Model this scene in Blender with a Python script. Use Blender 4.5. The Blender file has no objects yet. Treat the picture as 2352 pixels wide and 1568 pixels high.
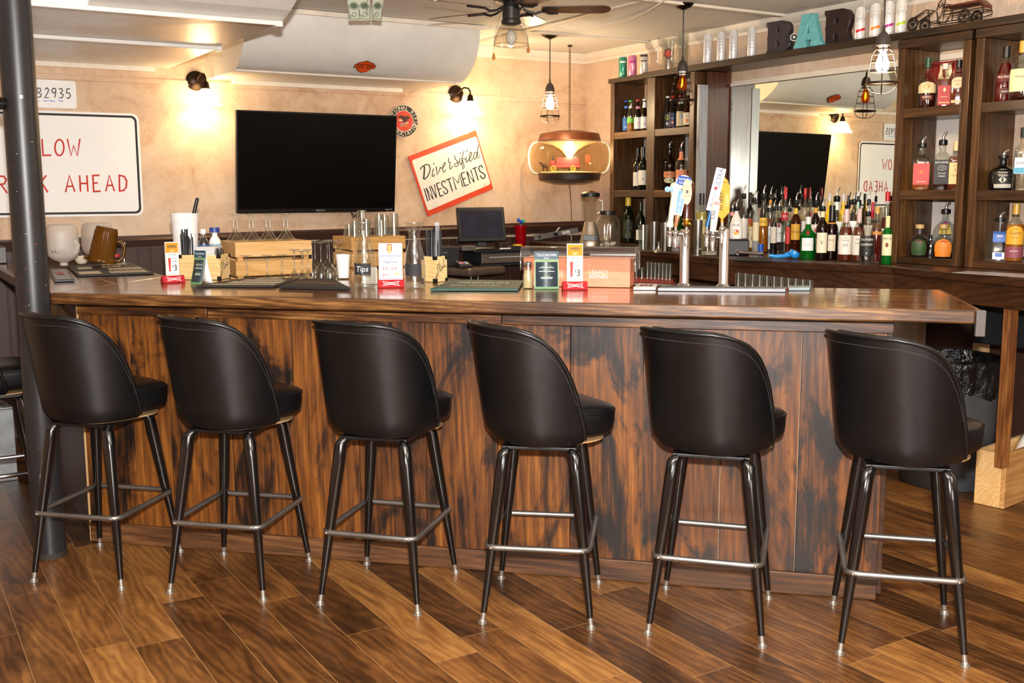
import bpy, bmesh, math, random
from mathutils import Vector as V, Matrix
random.seed(7)
PI = math.pi
SC = bpy.context.scene
COL = SC.collection
# ------------------------------------------------------------------ camera model (2352 x 1568 frame)
F, CX, CY, HC = 2424.0, 1176.0, 784.0, 1.55
PT, RL, YW = math.radians(8.06), math.radians(-0.22), math.radians(31.28)
_s, _c = math.sin(YW), math.cos(YW)
FW = V((_s*math.cos(PT), _c*math.cos(PT), -math.sin(PT)))
UP0 = V((_s*math.sin(PT), _c*math.sin(PT), math.cos(PT)))
RT0 = V((_c, -_s, 0))
RT = RT0*math.cos(RL) + UP0*math.sin(RL)
UP = -RT0*math.sin(RL) + UP0*math.cos(RL)
C0 = V((0, 0, HC))
def ray(px, py): return RT*((px-CX)/F) + UP*((CY-py)/F) + FW
def AZ(px, py, z): d = ray(px, py); return C0 + d*((z-HC)/d.z)
def AY(px, py, y): d = ray(px, py); return C0 + d*(y/d.y)
def AX(px, py, x): d = ray(px, py); return C0 + d*(x/d.x)
def AD(px, py, d): return C0 + ray(px, py)*d
def APL(px, py, P, n): d = ray(px, py); return C0 + d*((P-C0).dot(n)/d.dot(n))
def PXS(P): return F/(P-C0).dot(FW)            # pixels per metre at P
def face_cam(P): return math.atan2(-P[0], P[1])  # rotation that turns local -y to the viewer
cam = bpy.data.cameras.new('camera'); camo = bpy.data.objects.new('camera', cam); COL.objects.link(camo)
cam.sensor_width = 36; cam.lens = 36*F/2352; cam.clip_start = 0.05
camo.matrix_world = Matrix(((RT.x, UP.x, -FW.x, C0.x), (RT.y, UP.y, -FW.y, C0.y), (RT.z, UP.z, -FW.z, C0.z), (0, 0, 0, 1)))
SC.camera = camo
# ------------------------------------------------------------------ key planes
YB, XR, ZC = 7.30, 5.153, 2.664      # back wall, right wall, ceiling
XF = XR-0.32                          # front of the wall shelves
ZK, ZB, ZL = 1.155, 1.135, 1.00        # back counter, bar top, low counters
# ------------------------------------------------------------------ mesh builder
class MB:
    def __init__(s): s.v = []; s.f = []; s.m = []; s.r = []; s.rnd = 0.0; s.mi = 0
    def add(s, vs, fs, M=None, mi=None):
        b = len(s.v)
        s.v += [(M @ V(p)) if M else V(p) for p in vs]
        for f in fs:
            s.f.append(tuple(i+b for i in f)); s.m.append(s.mi if mi is None else mi); s.r.append(s.rnd)
        return s
    def box(s, a, b, M=None, mi=None):
        x0, y0, z0 = a; x1, y1, z1 = b
        return s.add([(x0,y0,z0),(x1,y0,z0),(x1,y1,z0),(x0,y1,z0),(x0,y0,z1),(x1,y0,z1),(x1,y1,z1),(x0,y1,z1)],
              [(0,3,2,1),(4,5,6,7),(0,1,5,4),(1,2,6,5),(2,3,7,6),(3,0,4,7)], M, mi)
    def cbox(s, c, d, M=None, mi=None):
        return s.box((c[0]-d[0]/2, c[1]-d[1]/2, c[2]-d[2]/2), (c[0]+d[0]/2, c[1]+d[1]/2, c[2]+d[2]/2), M, mi)
    def lathe(s, prof, n=24, M=None, mi=None, e=2.0, ax=1.0, ay=1.0, flute=0.0, nf=0, a0=0.0, a1=None):
        full = a1 is None; rng = 2*PI if full else a1-a0; k = n if full else n+1
        vs = []; fs = []; rows = []
        for (r, z) in prof:
            if r <= 1e-6 and full: rows.append([len(vs)]); vs.append((0, 0, z)); continue
            row = []
            for i in range(k):
                a = a0 + rng*i/n; c, q = math.cos(a), math.sin(a)
                g = 1.0
                if e != 2.0: g = (abs(c)**e + abs(q)**e)**(-1.0/e)
                if nf: g *= 1 + flute*math.cos(nf*a)
                row.append(len(vs)); vs.append((r*g*c*ax, r*g*q*ay, z))
            rows.append(row)
        for A, B in zip(rows, rows[1:]):
            m = n if full else n
            for i in range(m):
                j = (i+1) % k if full else i+1
                if len(A) == 1 and len(B) == 1: continue
                if len(A) == 1: fs.append((A[0], B[j], B[i]))
                elif len(B) == 1: fs.append((A[i], A[j], B[0]))
                else: fs.append((A[i], A[j], B[j], B[i]))
        return s.add(vs, fs, M, mi)
    def cyl(s, c, r, z0, z1, n=20, M=None, mi=None, r2=None):
        T = Matrix.Translation((c[0], c[1], 0)); T = M @ T if M else T
        r2 = r if r2 is None else r2
        return s.lathe([(0, z0), (r, z0), (r2, z1), (0, z1)], n, T, mi)
    def ball(s, c, r, n=12, M=None, mi=None, sz=1.0):
        T = Matrix.Translation(c); T = M @ T if M else T
        m = max(4, n//2)
        return s.lathe([(r*math.sin(PI*i/m), -r*sz*math.cos(PI*i/m)) for i in range(m+1)], n, T, mi)
    def tube(s, pts, r, n=8, closed=False, M=None, mi=None, caps=True):
        pts = [V(p) for p in pts]; N = len(pts); vs = []; fs = []
        prev = None
        for i, p in enumerate(pts):
            if closed: t = pts[(i+1) % N]-pts[i-1]
            else: t = pts[min(i+1, N-1)]-pts[max(i-1, 0)]
            t.normalize()
            if prev is None:
                u = t.cross(V((0, 0, 1)))
                if u.length < 1e-3: u = t.cross(V((1, 0, 0)))
            else: u = prev - t*prev.dot(t)
            if u.length < 1e-6: u = t.orthogonal()
            u.normalize(); w = t.cross(u); prev = u
            R = r[i] if isinstance(r, (list, tuple)) else r
            for k in range(n):
                a = 2*PI*k/n; vs.append(p + u*(R*math.cos(a)) + w*(R*math.sin(a)))
        for i in range(N if closed else N-1):
            j = (i+1) % N
            for k in range(n):
                l = (k+1) % n; fs.append((i*n+k, i*n+l, j*n+l, j*n+k))
        if not closed and caps:
            fs.append(tuple(range(n))[::-1]); fs.append(tuple((N-1)*n+k for k in range(n)))
        return s.add(vs, fs, M, mi)
    def torus(s, c, R, r, n=24, m=6, M=None, mi=None, ax=1, ay=1):
        return s.tube([(c[0]+R*ax*math.cos(2*PI*i/n), c[1]+R*ay*math.sin(2*PI*i/n), c[2]) for i in range(n)], r, m, True, M, mi)
    def prism(s, out, z0, z1, M=None, mi=None):   # out: ccw 2-D outline
        n = len(out)
        vs = [(x, y, z0) for x, y in out] + [(x, y, z1) for x, y in out]
        fs = [tuple(range(n))[::-1], tuple(range(n, 2*n))] + [(i, (i+1) % n, n+(i+1) % n, n+i) for i in range(n)]
        return s.add(vs, fs, M, mi)
    def poly(s, pts, M=None, mi=None): return s.add(pts, [tuple(range(len(pts)))], M, mi)
    def stroke(s, pts, w, fn, mi=None):           # flat mitred ribbon through 2-D points; fn maps (x, y) -> 3-D
        q = [pts[0]]
        for p in pts[1:]:
            if math.hypot(p[0]-q[-1][0], p[1]-q[-1][1]) > 1e-9: q.append(p)
        cl = len(q) > 3 and math.hypot(q[0][0]-q[-1][0], q[0][1]-q[-1][1]) < w*.05
        if cl: q = q[:-1]
        n = len(q)
        if n < 2: return s
        L = []; Rr = []; h = w/2
        def nd(a, b): dx, dy = b[0]-a[0], b[1]-a[1]; l = math.hypot(dx, dy); return dx/l, dy/l
        for i in range(n):
            d0 = nd(q[i-1], q[i]) if (i or cl) else nd(q[0], q[1]); d1 = nd(q[i], q[(i+1) % n]) if (i < n-1 or cl) else d0
            nx, ny = -(d0[1]+d1[1]), d0[0]+d1[0]; l = math.hypot(nx, ny)
            if l < .35: nx, ny, m = -d0[1], d0[0], 1.0
            else: nx /= l; ny /= l; m = min(1.6, 1/max(.3, nx*-d0[1]+ny*d0[0]))
            L.append((q[i][0]+nx*h*m, q[i][1]+ny*h*m)); Rr.append((q[i][0]-nx*h*m, q[i][1]-ny*h*m))
        s.k = getattr(s, 'k', 0)+1; off = V((0, -.00012*s.k, 0))
        s.add([V(fn(*p))+off for p in L+Rr], [(i, (i+1) % n, n+(i+1) % n, n+i) for i in range(n if cl else n-1)], None, mi)
        return s
    def text(s, t, size, M=None, mi=None, xs=1.0, bend=0.0, fn=None, align='CENTER', shear=0.0):
        vs, fs = text_geo(t, size, xs, align, shear)
        if bend: vs, fs = finer(vs, fs, abs(bend)*.28)
        if bend: vs = [(bend*math.sin(x/bend), -bend*math.cos(x/bend), y) for x, y in vs]   # wraps round a vertical axis, facing -y
        elif fn: vs = [fn(x, y) for x, y in vs]
        else: vs = [(x, 0, y) for x, y in vs]                                             # stands upright facing -y
        return s.add(vs, fs, M, mi)
    def build(s, name, mats, parent=None, world=False, smooth=None, bev=0.0, sub=0, flip=False):
        me = bpy.data.meshes.new(name)
        vs = s.v
        if world and parent is not None:
            Mi = MW[parent].inverted(); vs = [Mi @ p for p in vs]
        me.from_pydata([tuple(p) for p in vs], [], s.f)
        if not isinstance(mats, (list, tuple)): mats = [mats]
        for m in mats: me.materials.append(m)
        if len(mats) > 1: me.polygons.foreach_set('material_index', s.m)
        at = me.attributes.new('rnd', 'FLOAT', 'FACE'); at.data.foreach_set('value', s.r)
        me.validate(); me.update()
        if smooth is not None:
            me.shade_smooth()
            me.set_sharp_from_angle(angle=math.radians(smooth))
        o = bpy.data.objects.new(name, me); COL.objects.link(o)
        if parent is not None: o.parent = parent
        MW[o] = MW[parent].copy() if parent is not None else Matrix()
        if bev:
            b = o.modifiers.new('bevel', 'BEVEL'); b.width = bev; b.segments = 2; b.limit_method = 'ANGLE'; b.angle_limit = math.radians(40)
        if sub:
            b = o.modifiers.new('sub', 'SUBSURF'); b.levels = sub; b.render_levels = sub
        return o
MW = {}
_tc = {}
def text_geo(t, size, xs=1.0, align='CENTER', shear=0.0):
    key = (t, align, shear)
    if key not in _tc:
        cu = bpy.data.curves.new('t', 'FONT'); cu.body = t; cu.size = 1.0; cu.align_x = align; cu.align_y = 'CENTER'
        cu.resolution_u = 2; cu.fill_mode = 'FRONT'; cu.shear = shear; cu.offset = 0
        ob = bpy.data.objects.new('t', cu); COL.objects.link(ob)
        dg = bpy.context.evaluated_depsgraph_get(); dg.update()
        me = ob.evaluated_get(dg).to_mesh()
        _tc[key] = ([(v.co.x, v.co.y) for v in me.vertices], [tuple(p.vertices) for p in me.polygons])
        ob.evaluated_get(dg).to_mesh_clear()
        bpy.data.objects.remove(ob); bpy.data.curves.remove(cu)
    vs, fs = _tc[key]
    return [(x*size*xs, y*size) for x, y in vs], fs
def finer(vs, fs, lim):
    """split triangles until no edge is longer than lim, so lettering hugs a curved surface"""
    vs = list(vs); tr = []
    for f in fs: tr += [(f[0], f[i], f[i+1]) for i in range(1, len(f)-1)]
    for _ in range(4):
        out = []; mid = {}; ch = False
        def m(a, b):
            k = (min(a, b), max(a, b))
            if k not in mid: mid[k] = len(vs); vs.append(((vs[a][0]+vs[b][0])/2, (vs[a][1]+vs[b][1])/2))
            return mid[k]
        for a, b, c in tr:
            e = [(math.dist(vs[p], vs[q]), p, q, r) for p, q, r in ((a, b, c), (b, c, a), (c, a, b))]
            L, p, q, r = max(e)
            if L > lim: k = m(p, q); out += [(p, k, r), (k, q, r)]; ch = True
            else: out.append((a, b, c))
        tr = out
        if not ch: break
    return vs, tr
def props(o, label=None, cat=None, group=None, kind=None):
    if label: o['label'] = label
    if cat: o['category'] = cat
    if group: o['group'] = group
    if kind: o['kind'] = kind
    return o
def thing(name, label, cat, loc=(0,0,0), rz=0.0, group=None, M=None):
    o = bpy.data.objects.new(name, None); COL.objects.link(o); o.empty_display_size = 0.05
    m = M if M is not None else Matrix.Translation(V(loc)) @ Matrix.Rotation(rz, 4, 'Z')
    o.matrix_world = m; MW[o] = m.copy()
    return props(o, label, cat, group)
def place(o, loc, rz=0.0):
    m = Matrix.Translation(V(loc)) @ Matrix.Rotation(rz, 4, 'Z'); o.matrix_world = m; MW[o] = m; return o
def solo(name, label, cat, mb, mats, loc=(0,0,0), rz=0.0, group=None, **k):
    o = mb.build(name, mats, None, **k); place(o, loc, rz); return props(o, label, cat, group)
def struct(name, mb, mats, **k):
    o = mb.build(name, mats, None, **k); o['kind'] = 'structure'; return o
def dup(root, loc, rz, label, group=None):
    r = root.copy(); COL.objects.link(r); place(r, loc, rz); r['label'] = label
    if group: r['group'] = group
    for ch in list(root.children):
        c = ch.copy(); COL.objects.link(c); c.parent = r
        for g in ch.children:
            d = g.copy(); COL.objects.link(d); d.parent = c
    return r
def Rz(a): return Matrix.Rotation(a, 4, 'Z')
def Rx(a): return Matrix.Rotation(a, 4, 'X')
def Ry(a): return Matrix.Rotation(a, 4, 'Y')
def T(*p): return Matrix.Translation(V(p if len(p) > 1 else p[0]))
def frame(o, x, y, z=None):   # matrix from origin and axis directions
    x = V(x).normalized(); y = V(y); y = (y - x*y.dot(x)).normalized(); z = x.cross(y)
    return Matrix(((x.x, y.x, z.x, o[0]), (x.y, y.y, z.y, o[1]), (x.z, y.z, z.z, o[2]), (0, 0, 0, 1)))
# ------------------------------------------------------------------ materials
def lin(h):
    h = h.lstrip('#'); c = [int(h[i:i+2], 16)/255 for i in (0, 2, 4)]
    return tuple((x/12.92 if x <= .04045 else ((x+.055)/1.055)**2.4) for x in c)+(1,)
class N:
    def __init__(s, name):
        s.m = bpy.data.materials.new(name); s.m.use_nodes = True; s.t = s.m.node_tree; s.t.nodes.clear()
        s.out = s.n('ShaderNodeOutputMaterial')
    def n(s, ty, **k):
        q = s.t.nodes.new(ty)
        for a, b in k.items(): setattr(q, a, b)
        return q
    def l(s, a, b): s.t.links.new(a, b)
    def i(s, node, **k):
        for a, b in k.items(): node.inputs[a.replace('_', ' ')].default_value = b
        return node
    def math(s, op, a, b=None, c=None):
        q = s.n('ShaderNodeMath', operation=op)
        for k, x in enumerate((a, b, c)):
            if x is None: continue
            if isinstance(x, (int, float)): q.inputs[k].default_value = x
            else: s.l(x, q.inputs[k])
        return q.outputs[0]
    def ramp(s, fac, stops):
        q = s.n('ShaderNodeValToRGB'); e = q.color_ramp.elements
        while len(e) < len(stops): e.new(0.5)
        for k, (p, c) in enumerate(stops): e[k].position = p; e[k].color = c if len(c) == 4 else c+(1,)
        s.l(fac, q.inputs[0]); return q.outputs[0]
    def noise(s, vec, scale, det=4, rough=.55, dist=0.0):
        q = s.n('ShaderNodeTexNoise'); q.inputs['Scale'].default_value = scale; q.inputs['Detail'].default_value = det
        q.inputs['Roughness'].default_value = rough; q.inputs['Distortion'].default_value = dist
        if vec is not None: s.l(vec, q.inputs['Vector'])
        return q.outputs['Fac']
    def mapping(s, vec, scale=(1,1,1), rot=(0,0,0), loc=(0,0,0)):
        q = s.n('ShaderNodeMapping'); q.inputs['Scale'].default_value = scale; q.inputs['Rotation'].default_value = rot; q.inputs['Location'].default_value = loc
        s.l(vec, q.inputs['Vector']); return q.outputs[0]
    def obj(s): return s.n('ShaderNodeTexCoord').outputs['Object']
    def mix(s, f, a, b, mode='MIX'):
        q = s.n('ShaderNodeMix', data_type='RGBA', blend_type=mode)
        for k, x in ((0, f), (6, a), (7, b)):
            if isinstance(x, (int, float)): q.inputs[k].default_value = x
            elif isinstance(x, tuple): q.inputs[k].default_value = x
            else: s.l(x, q.inputs[k])
        return q.outputs[2]
    def bump(s, h, st=.3, d=.01):
        q = s.n('ShaderNodeBump'); q.inputs['Strength'].default_value = st; q.inputs['Distance'].default_value = d
        s.l(h, q.inputs['Height']); return q.outputs[0]
    def bsdf(s, col=None, rough=.5, metal=0.0, nrm=None, spec=.5, coat=0.0, coatr=.1, emit=None, es=0.0, trans=0.0, alpha=1.0, sheen=0.0):
        b = s.n('ShaderNodeBsdfPrincipled')
        for k, x in (('Base Color', col), ('Roughness', rough), ('Normal', nrm)):
            if x is None: continue
            if isinstance(x, (tuple, int, float)): b.inputs[k].default_value = x
            else: s.l(x, b.inputs[k])
        b.inputs['Metallic'].default_value = metal; b.inputs['Specular IOR Level'].default_value = spec
        b.inputs['Coat Weight'].default_value = coat; b.inputs['Coat Roughness'].default_value = coatr
        b.inputs['Transmission Weight'].default_value = trans; b.inputs['Alpha'].default_value = alpha
        if emit: b.inputs['Emission Color'].default_value = emit; b.inputs['Emission Strength'].default_value = es
        s.l(b.outputs[0], s.out.inputs[0]); return s.m
_mc = {}
def P(col, rough=.5, metal=0.0, spec=.5, coat=0.0, var=0.06, name=None):
    """plain paint, paper, plastic or metal with a slight procedural unevenness"""
    key = (col, rough, metal, spec, coat, var)
    if key in _mc: return _mc[key]
    n = N(name or 'surface_%s' % col.strip('#')); c = lin(col)
    f = n.noise(n.obj(), 9.0, 3)
    d = tuple(max(0, x*(1-var*2)) for x in c[:3])+(1,); l = tuple(min(1, x*(1+var)) for x in c[:3])+(1,)
    colr = n.ramp(f, [(.3, d), (.7, l)])
    m = n.bsdf(colr, rough, metal, None, spec, coat); _mc[key] = m; return m
def emis(name, col, st, base='#ffffff'):
    n = N(name); return n.bsdf(lin(base), .4, emit=lin(col), es=st)
def glassm(name, tint='#f4f6f4', fres=1.0, body=0.0, rough=0.06, gl=0.06, edge=.45):
    """thin clear glass: see-through tint plus mirror sheen growing at grazing angles"""
    n = N(name); tr = n.n('ShaderNodeBsdfTransparent'); tr.inputs[0].default_value = lin(tint)
    g = n.n('ShaderNodeBsdfGlossy'); g.inputs['Roughness'].default_value = rough; g.inputs[0].default_value = (1, 1, 1, 1)
    lw = n.n('ShaderNodeLayerWeight'); lw.inputs[0].default_value = .25
    fac = n.math('ADD', n.math('MULTIPLY', n.math('POWER', lw.outputs['Facing'], 3.0), .42*fres), gl)
    ms = n.n('ShaderNodeMixShader'); n.l(fac, ms.inputs[0]); n.l(tr.outputs[0], ms.inputs[1]); n.l(g.outputs[0], ms.inputs[2])
    df = n.n('ShaderNodeBsdfDiffuse'); df.inputs[0].default_value = (.92, .93, .92, 1)      # white at grazing edges paints refracted bright surroundings
    m2 = n.n('ShaderNodeMixShader'); n.l(n.math('MULTIPLY', n.math('POWER', lw.outputs['Facing'], 3.2), edge), m2.inputs[0]); n.l(ms.outputs[0], m2.inputs[1]); n.l(df.outputs[0], m2.inputs[2])
    n.l(m2.outputs[0], n.out.inputs[0]); return n.m
def liquidm(name, tint, body, rough=.05, amt=.5):
    """coloured drink or dark glass: tinted see-through body, some inner colour, glossy skin"""
    n = N(name); tr = n.n('ShaderNodeBsdfTransparent'); tr.inputs[0].default_value = lin(tint)
    b = n.n('ShaderNodeBsdfPrincipled'); b.inputs['Base Color'].default_value = lin(body); b.inputs['Roughness'].default_value = rough
    ms = n.n('ShaderNodeMixShader'); ms.inputs[0].default_value = amt; n.l(tr.outputs[0], ms.inputs[1]); n.l(b.outputs[0], ms.inputs[2])
    n.l(ms.outputs[0], n.out.inputs[0]); return n.m
def wood(name, stops, axis='Z', scale=1.0, rough=.45, coat=0.0, coatr=.1, knots=0.0, contrast=1.0, var=.35, bump=.15, spec=.5, blotch=0.0):
    """boards with long grain along an axis; each board (face attribute rnd) gets its own figure and tone"""
    n = N(name); o = n.obj()
    at = n.n('ShaderNodeAttribute', attribute_name='rnd')
    cb = n.n('ShaderNodeCombineXYZ')
    for k, w in enumerate((37.1, 21.7, 53.3)): n.l(n.math('MULTIPLY', at.outputs['Fac'], w), cb.inputs[k])
    ad = n.n('ShaderNodeVectorMath', operation='ADD'); n.l(o, ad.inputs[0]); n.l(cb.outputs[0], ad.inputs[1]); o2 = ad.outputs[0]
    st = {'X': (.07, 1, 1), 'Y': (1, .07, 1), 'Z': (1, 1, .07)}[axis]
    st2 = tuple(1 if x == 1 else .28 for x in st)
    big = n.noise(n.mapping(o2, tuple(5*scale*x for x in st2)), 1.0, 5, .6, .8)
    fine = n.noise(n.mapping(o2, tuple(95*scale*x*(0.5 if x < 1 else 1) for x in st)), 1.0, 4, .65, .3)
    wv = n.n('ShaderNodeTexWave', wave_type='BANDS', bands_direction='DIAGONAL'); wv.inputs['Scale'].default_value = 2.2
    wv.inputs['Distortion'].default_value = 9; wv.inputs['Detail'].default_value = 3; wv.inputs['Detail Scale'].default_value = .8
    n.l(n.mapping(o2, tuple(7*scale*x for x in st)), wv.inputs['Vector'])
    f = n.math('ADD', n.math('MULTIPLY', big, .52), n.math('ADD', n.math('MULTIPLY', fine, .42), n.math('MULTIPLY', wv.outputs['Fac'], .08)))
    f = n.math('ADD', n.math('MULTIPLY', n.math('SUBTRACT', f, .5), 1.7*contrast), .5)
    f = n.math('ADD', f, n.math('MULTIPLY', n.math('SUBTRACT', n.math('FRACT', n.math('MULTIPLY', at.outputs['Fac'], 7.31)), .5), var))
    if blotch:
        bl = n.noise(n.mapping(o2, tuple(x if x == 1 else .45 for x in st)), 3.6, 5, .65, 1.2)
        f = n.math('SUBTRACT', f, n.math('MULTIPLY', n.math('MAXIMUM', n.math('SUBTRACT', bl, .52), 0.0), blotch*4))
    if knots:
        vo = n.n('ShaderNodeTexVoronoi'); vo.inputs['Scale'].default_value = 3.3
        n.l(n.mapping(o2, tuple(x if x == 1 else .55 for x in st)), vo.inputs['Vector'])
        k = n.math('MAXIMUM', n.math('SUBTRACT', 1.0, n.math('MULTIPLY', vo.outputs['Distance'], 9.0)), 0.0)
        k2 = n.math('MULTIPLY', n.math('POWER', k, .7), knots)
        f = n.math('SUBTRACT', f, k2)
    c = n.ramp(f, stops)
    h = n.math('ADD', n.math('MULTIPLY', fine, .6), n.math('MULTIPLY', big, .4))
    return n.bsdf(c, n.math('ADD', n.math('MULTIPLY', fine, .18), rough-.08), 0, n.bump(h, bump, .004), spec, coat, coatr)
FLASH, FILL, BACKFILL, EXPO, MROT, SCE = 900, 45, 120, 0.32, 0.0165, 22
# ------------------------------------------------------------------ shared materials
def plaster(name, stops, sc=1.0, bump=.5):
    n = N(name); o = n.obj()
    a = n.noise(o, 1.1*sc, 5, .6, .5); b = n.noise(o, 5.0*sc, 6, .65, 1.2); d = n.noise(o, 26*sc, 4, .6, 2.0)
    f = n.math('ADD', n.math('MULTIPLY', a, .55), n.math('ADD', n.math('MULTIPLY', b, .33), n.math('MULTIPLY', d, .12)))
    c = n.ramp(f, stops)
    # trowel scratches: thin darker flecks
    s1 = n.noise(n.mapping(o, (1, 1, .35), (0, .6, .4)), 22*sc, 5, .7, 3.0)
    sc1 = n.math('MULTIPLY', n.math('MAXIMUM', n.math('SUBTRACT', s1, .615), 0.0), 6.0)
    sc1 = n.math('MINIMUM', n.math('MULTIPLY', sc1, n.math('MAXIMUM', n.math('SUBTRACT', b, .38), 0.0)), .6)
    c = n.mix(sc1, c, lin('#7a5436'))
    h = n.math('ADD', n.math('MULTIPLY', b, .5), n.math('ADD', n.math('MULTIPLY', d, .3), n.math('MULTIPLY', s1, .5)))
    return n.bsdf(c, .75, 0, n.bump(h, bump, .012), .25)
M_wall = plaster('warm_plaster', [(.3, lin('#a67f63')), (.41, lin('#c7a385')), (.49, lin('#d9bb9d')), (.57, lin('#e2c9ae')), (.7, lin('#eedcc5'))])
M_wallr = plaster('pale_rough_plaster', [(.34, lin('#cfae92')), (.47, lin('#dcc0a6')), (.6, lin('#e6cfba')), (.72, lin('#eedccb'))], 1.4, .9)
M_ceil = plaster('painted_ceiling', [(.3, lin('#e6e2da')), (.5, lin('#edeae3')), (.7, lin('#f3f0ea'))], .8, .12)
M_trim = P('#ebe0cf', .45, var=.04, name='cream_trim_paint')
M_white = P('#f2f0ec', .5, var=.02)
M_duct = P('#e6e3dc', .3, .0, .5, var=.03, name='painted_duct_metal')
M_black = P('#0b0b0c', .4, var=.1)
M_blackg = P('#0a0a0b', .16, spec=.5, coat=.6, var=.1, name='gloss_black_metal')
M_rubber = P('#15161a', .55, var=.15)
M_chrome = P('#d9d9da', .14, 1.0, var=.03, name='chrome')
M_steel = P('#b9b7b2', .3, 1.0, var=.05, name='brushed_steel')
M_bronze = P('#2c1f16', .35, .85, var=.15, name='dark_bronze')
M_brass = P('#c9a04a', .3, 1.0, var=.05, name='brass')
M_galv = P('#a4a7a8', .45, .8, var=.15, name='galvanised')
M_wains = P('#40261d', .5, var=.12, name='brown_wainscot_paint')
M_ink = P('#14110f', .6, var=.05)
M_red = P('#c81f24', .4, var=.05)
M_signred = P('#cc2a20', .7, var=.05)
M_silv = P('#e6e6e6', .3, .6, var=.03)
W_DARK = [(.18, lin('#160b06')), (.42, lin('#3a1f10')), (.62, lin('#5a3318')), (.85, lin('#7a4a22'))]
W_SHELF = [(.2, lin('#170f09')), (.45, lin('#33200f')), (.65, lin('#4d3118')), (.88, lin('#704d26'))]
M_shelf = wood('shelf_wood_upright', W_SHELF, 'Z', 1.0, .36, .3, .2, knots=.0)
M_shelfy = wood('shelf_wood_level', W_SHELF, 'Y', 1.0, .36, .3, .2)
M_bar = wood('bar_front_planks', [(.12, lin('#120803')), (.32, lin('#351b08')), (.5, lin('#5f3510')), (.68, lin('#804b18')), (.92, lin('#ad742d'))], 'Z', 1.0, .45, .1, .25, knots=.5, var=.16, blotch=.8, contrast=.95)
M_bartop = wood('bar_top_boards', [(.1, lin('#2a150a')), (.35, lin('#4e2a12')), (.55, lin('#6f421d')), (.8, lin('#93602e'))], 'X', 1.0, .2, .5, .08, knots=.15, var=.2, bump=.08)
M_baredge = wood('bar_edge_board', [(.2, lin('#1c0f08')), (.45, lin('#3b2311')), (.65, lin('#5a391b')), (.9, lin('#8d6436'))], 'X', 1.8, .35, .25, .2, var=.15, contrast=1.2)
M_bartrim = wood('bar_trim_board', [(.2, lin('#180b05')), (.45, lin('#3c200c')), (.65, lin('#653c18')), (.9, lin('#a0703a'))], 'X', 1.4, .4, .15, .25, knots=.4, var=.2, contrast=1.3)
M_wingtop = wood('wing_top_boards', [(.1, lin('#2a150a')), (.35, lin('#4e2a12')), (.55, lin('#6f421d')), (.8, lin('#93602e'))], 'Y', 1.0, .2, .5, .08, var=.2, bump=.08)
M_ctr = wood('back_counter_wood', [(.15, lin('#140b06')), (.42, lin('#2e190c')), (.62, lin('#4a2b14')), (.85, lin('#6f4623'))], 'Y', 1.0, .3, .35, .15, contrast=.6, var=.15, bump=.05)
M_pine = wood('pale_pine', [(.15, lin('#a8753c')), (.4, lin('#cf9c58')), (.6, lin('#dfb172')), (.85, lin('#eac88f'))], 'X', 1.2, .5, 0, knots=.25, var=.25, contrast=.8)
M_stud = wood('pine_stud', [(.15, lin('#a97e4f')), (.5, lin('#d2ab78')), (.85, lin('#e8cda2'))], 'Z', 1.2, .6, knots=.3, var=.2, contrast=.8)
M_stoli = wood('light_caddy_wood', [(.15, lin('#c79a5c')), (.45, lin('#e3bf82')), (.8, lin('#f0d9a6'))], 'X', 1.6, .45, .1, var=.1, contrast=.9)
M_glass = glassm('clear_glass', '#f7f8f6')
M_glassw = glassm('worn_glass', '#f3f5f2', 1.0, gl=.13, edge=.8, rough=.16)
M_acry = glassm('clear_acrylic', '#eef0f0', .8, gl=.08)
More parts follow.
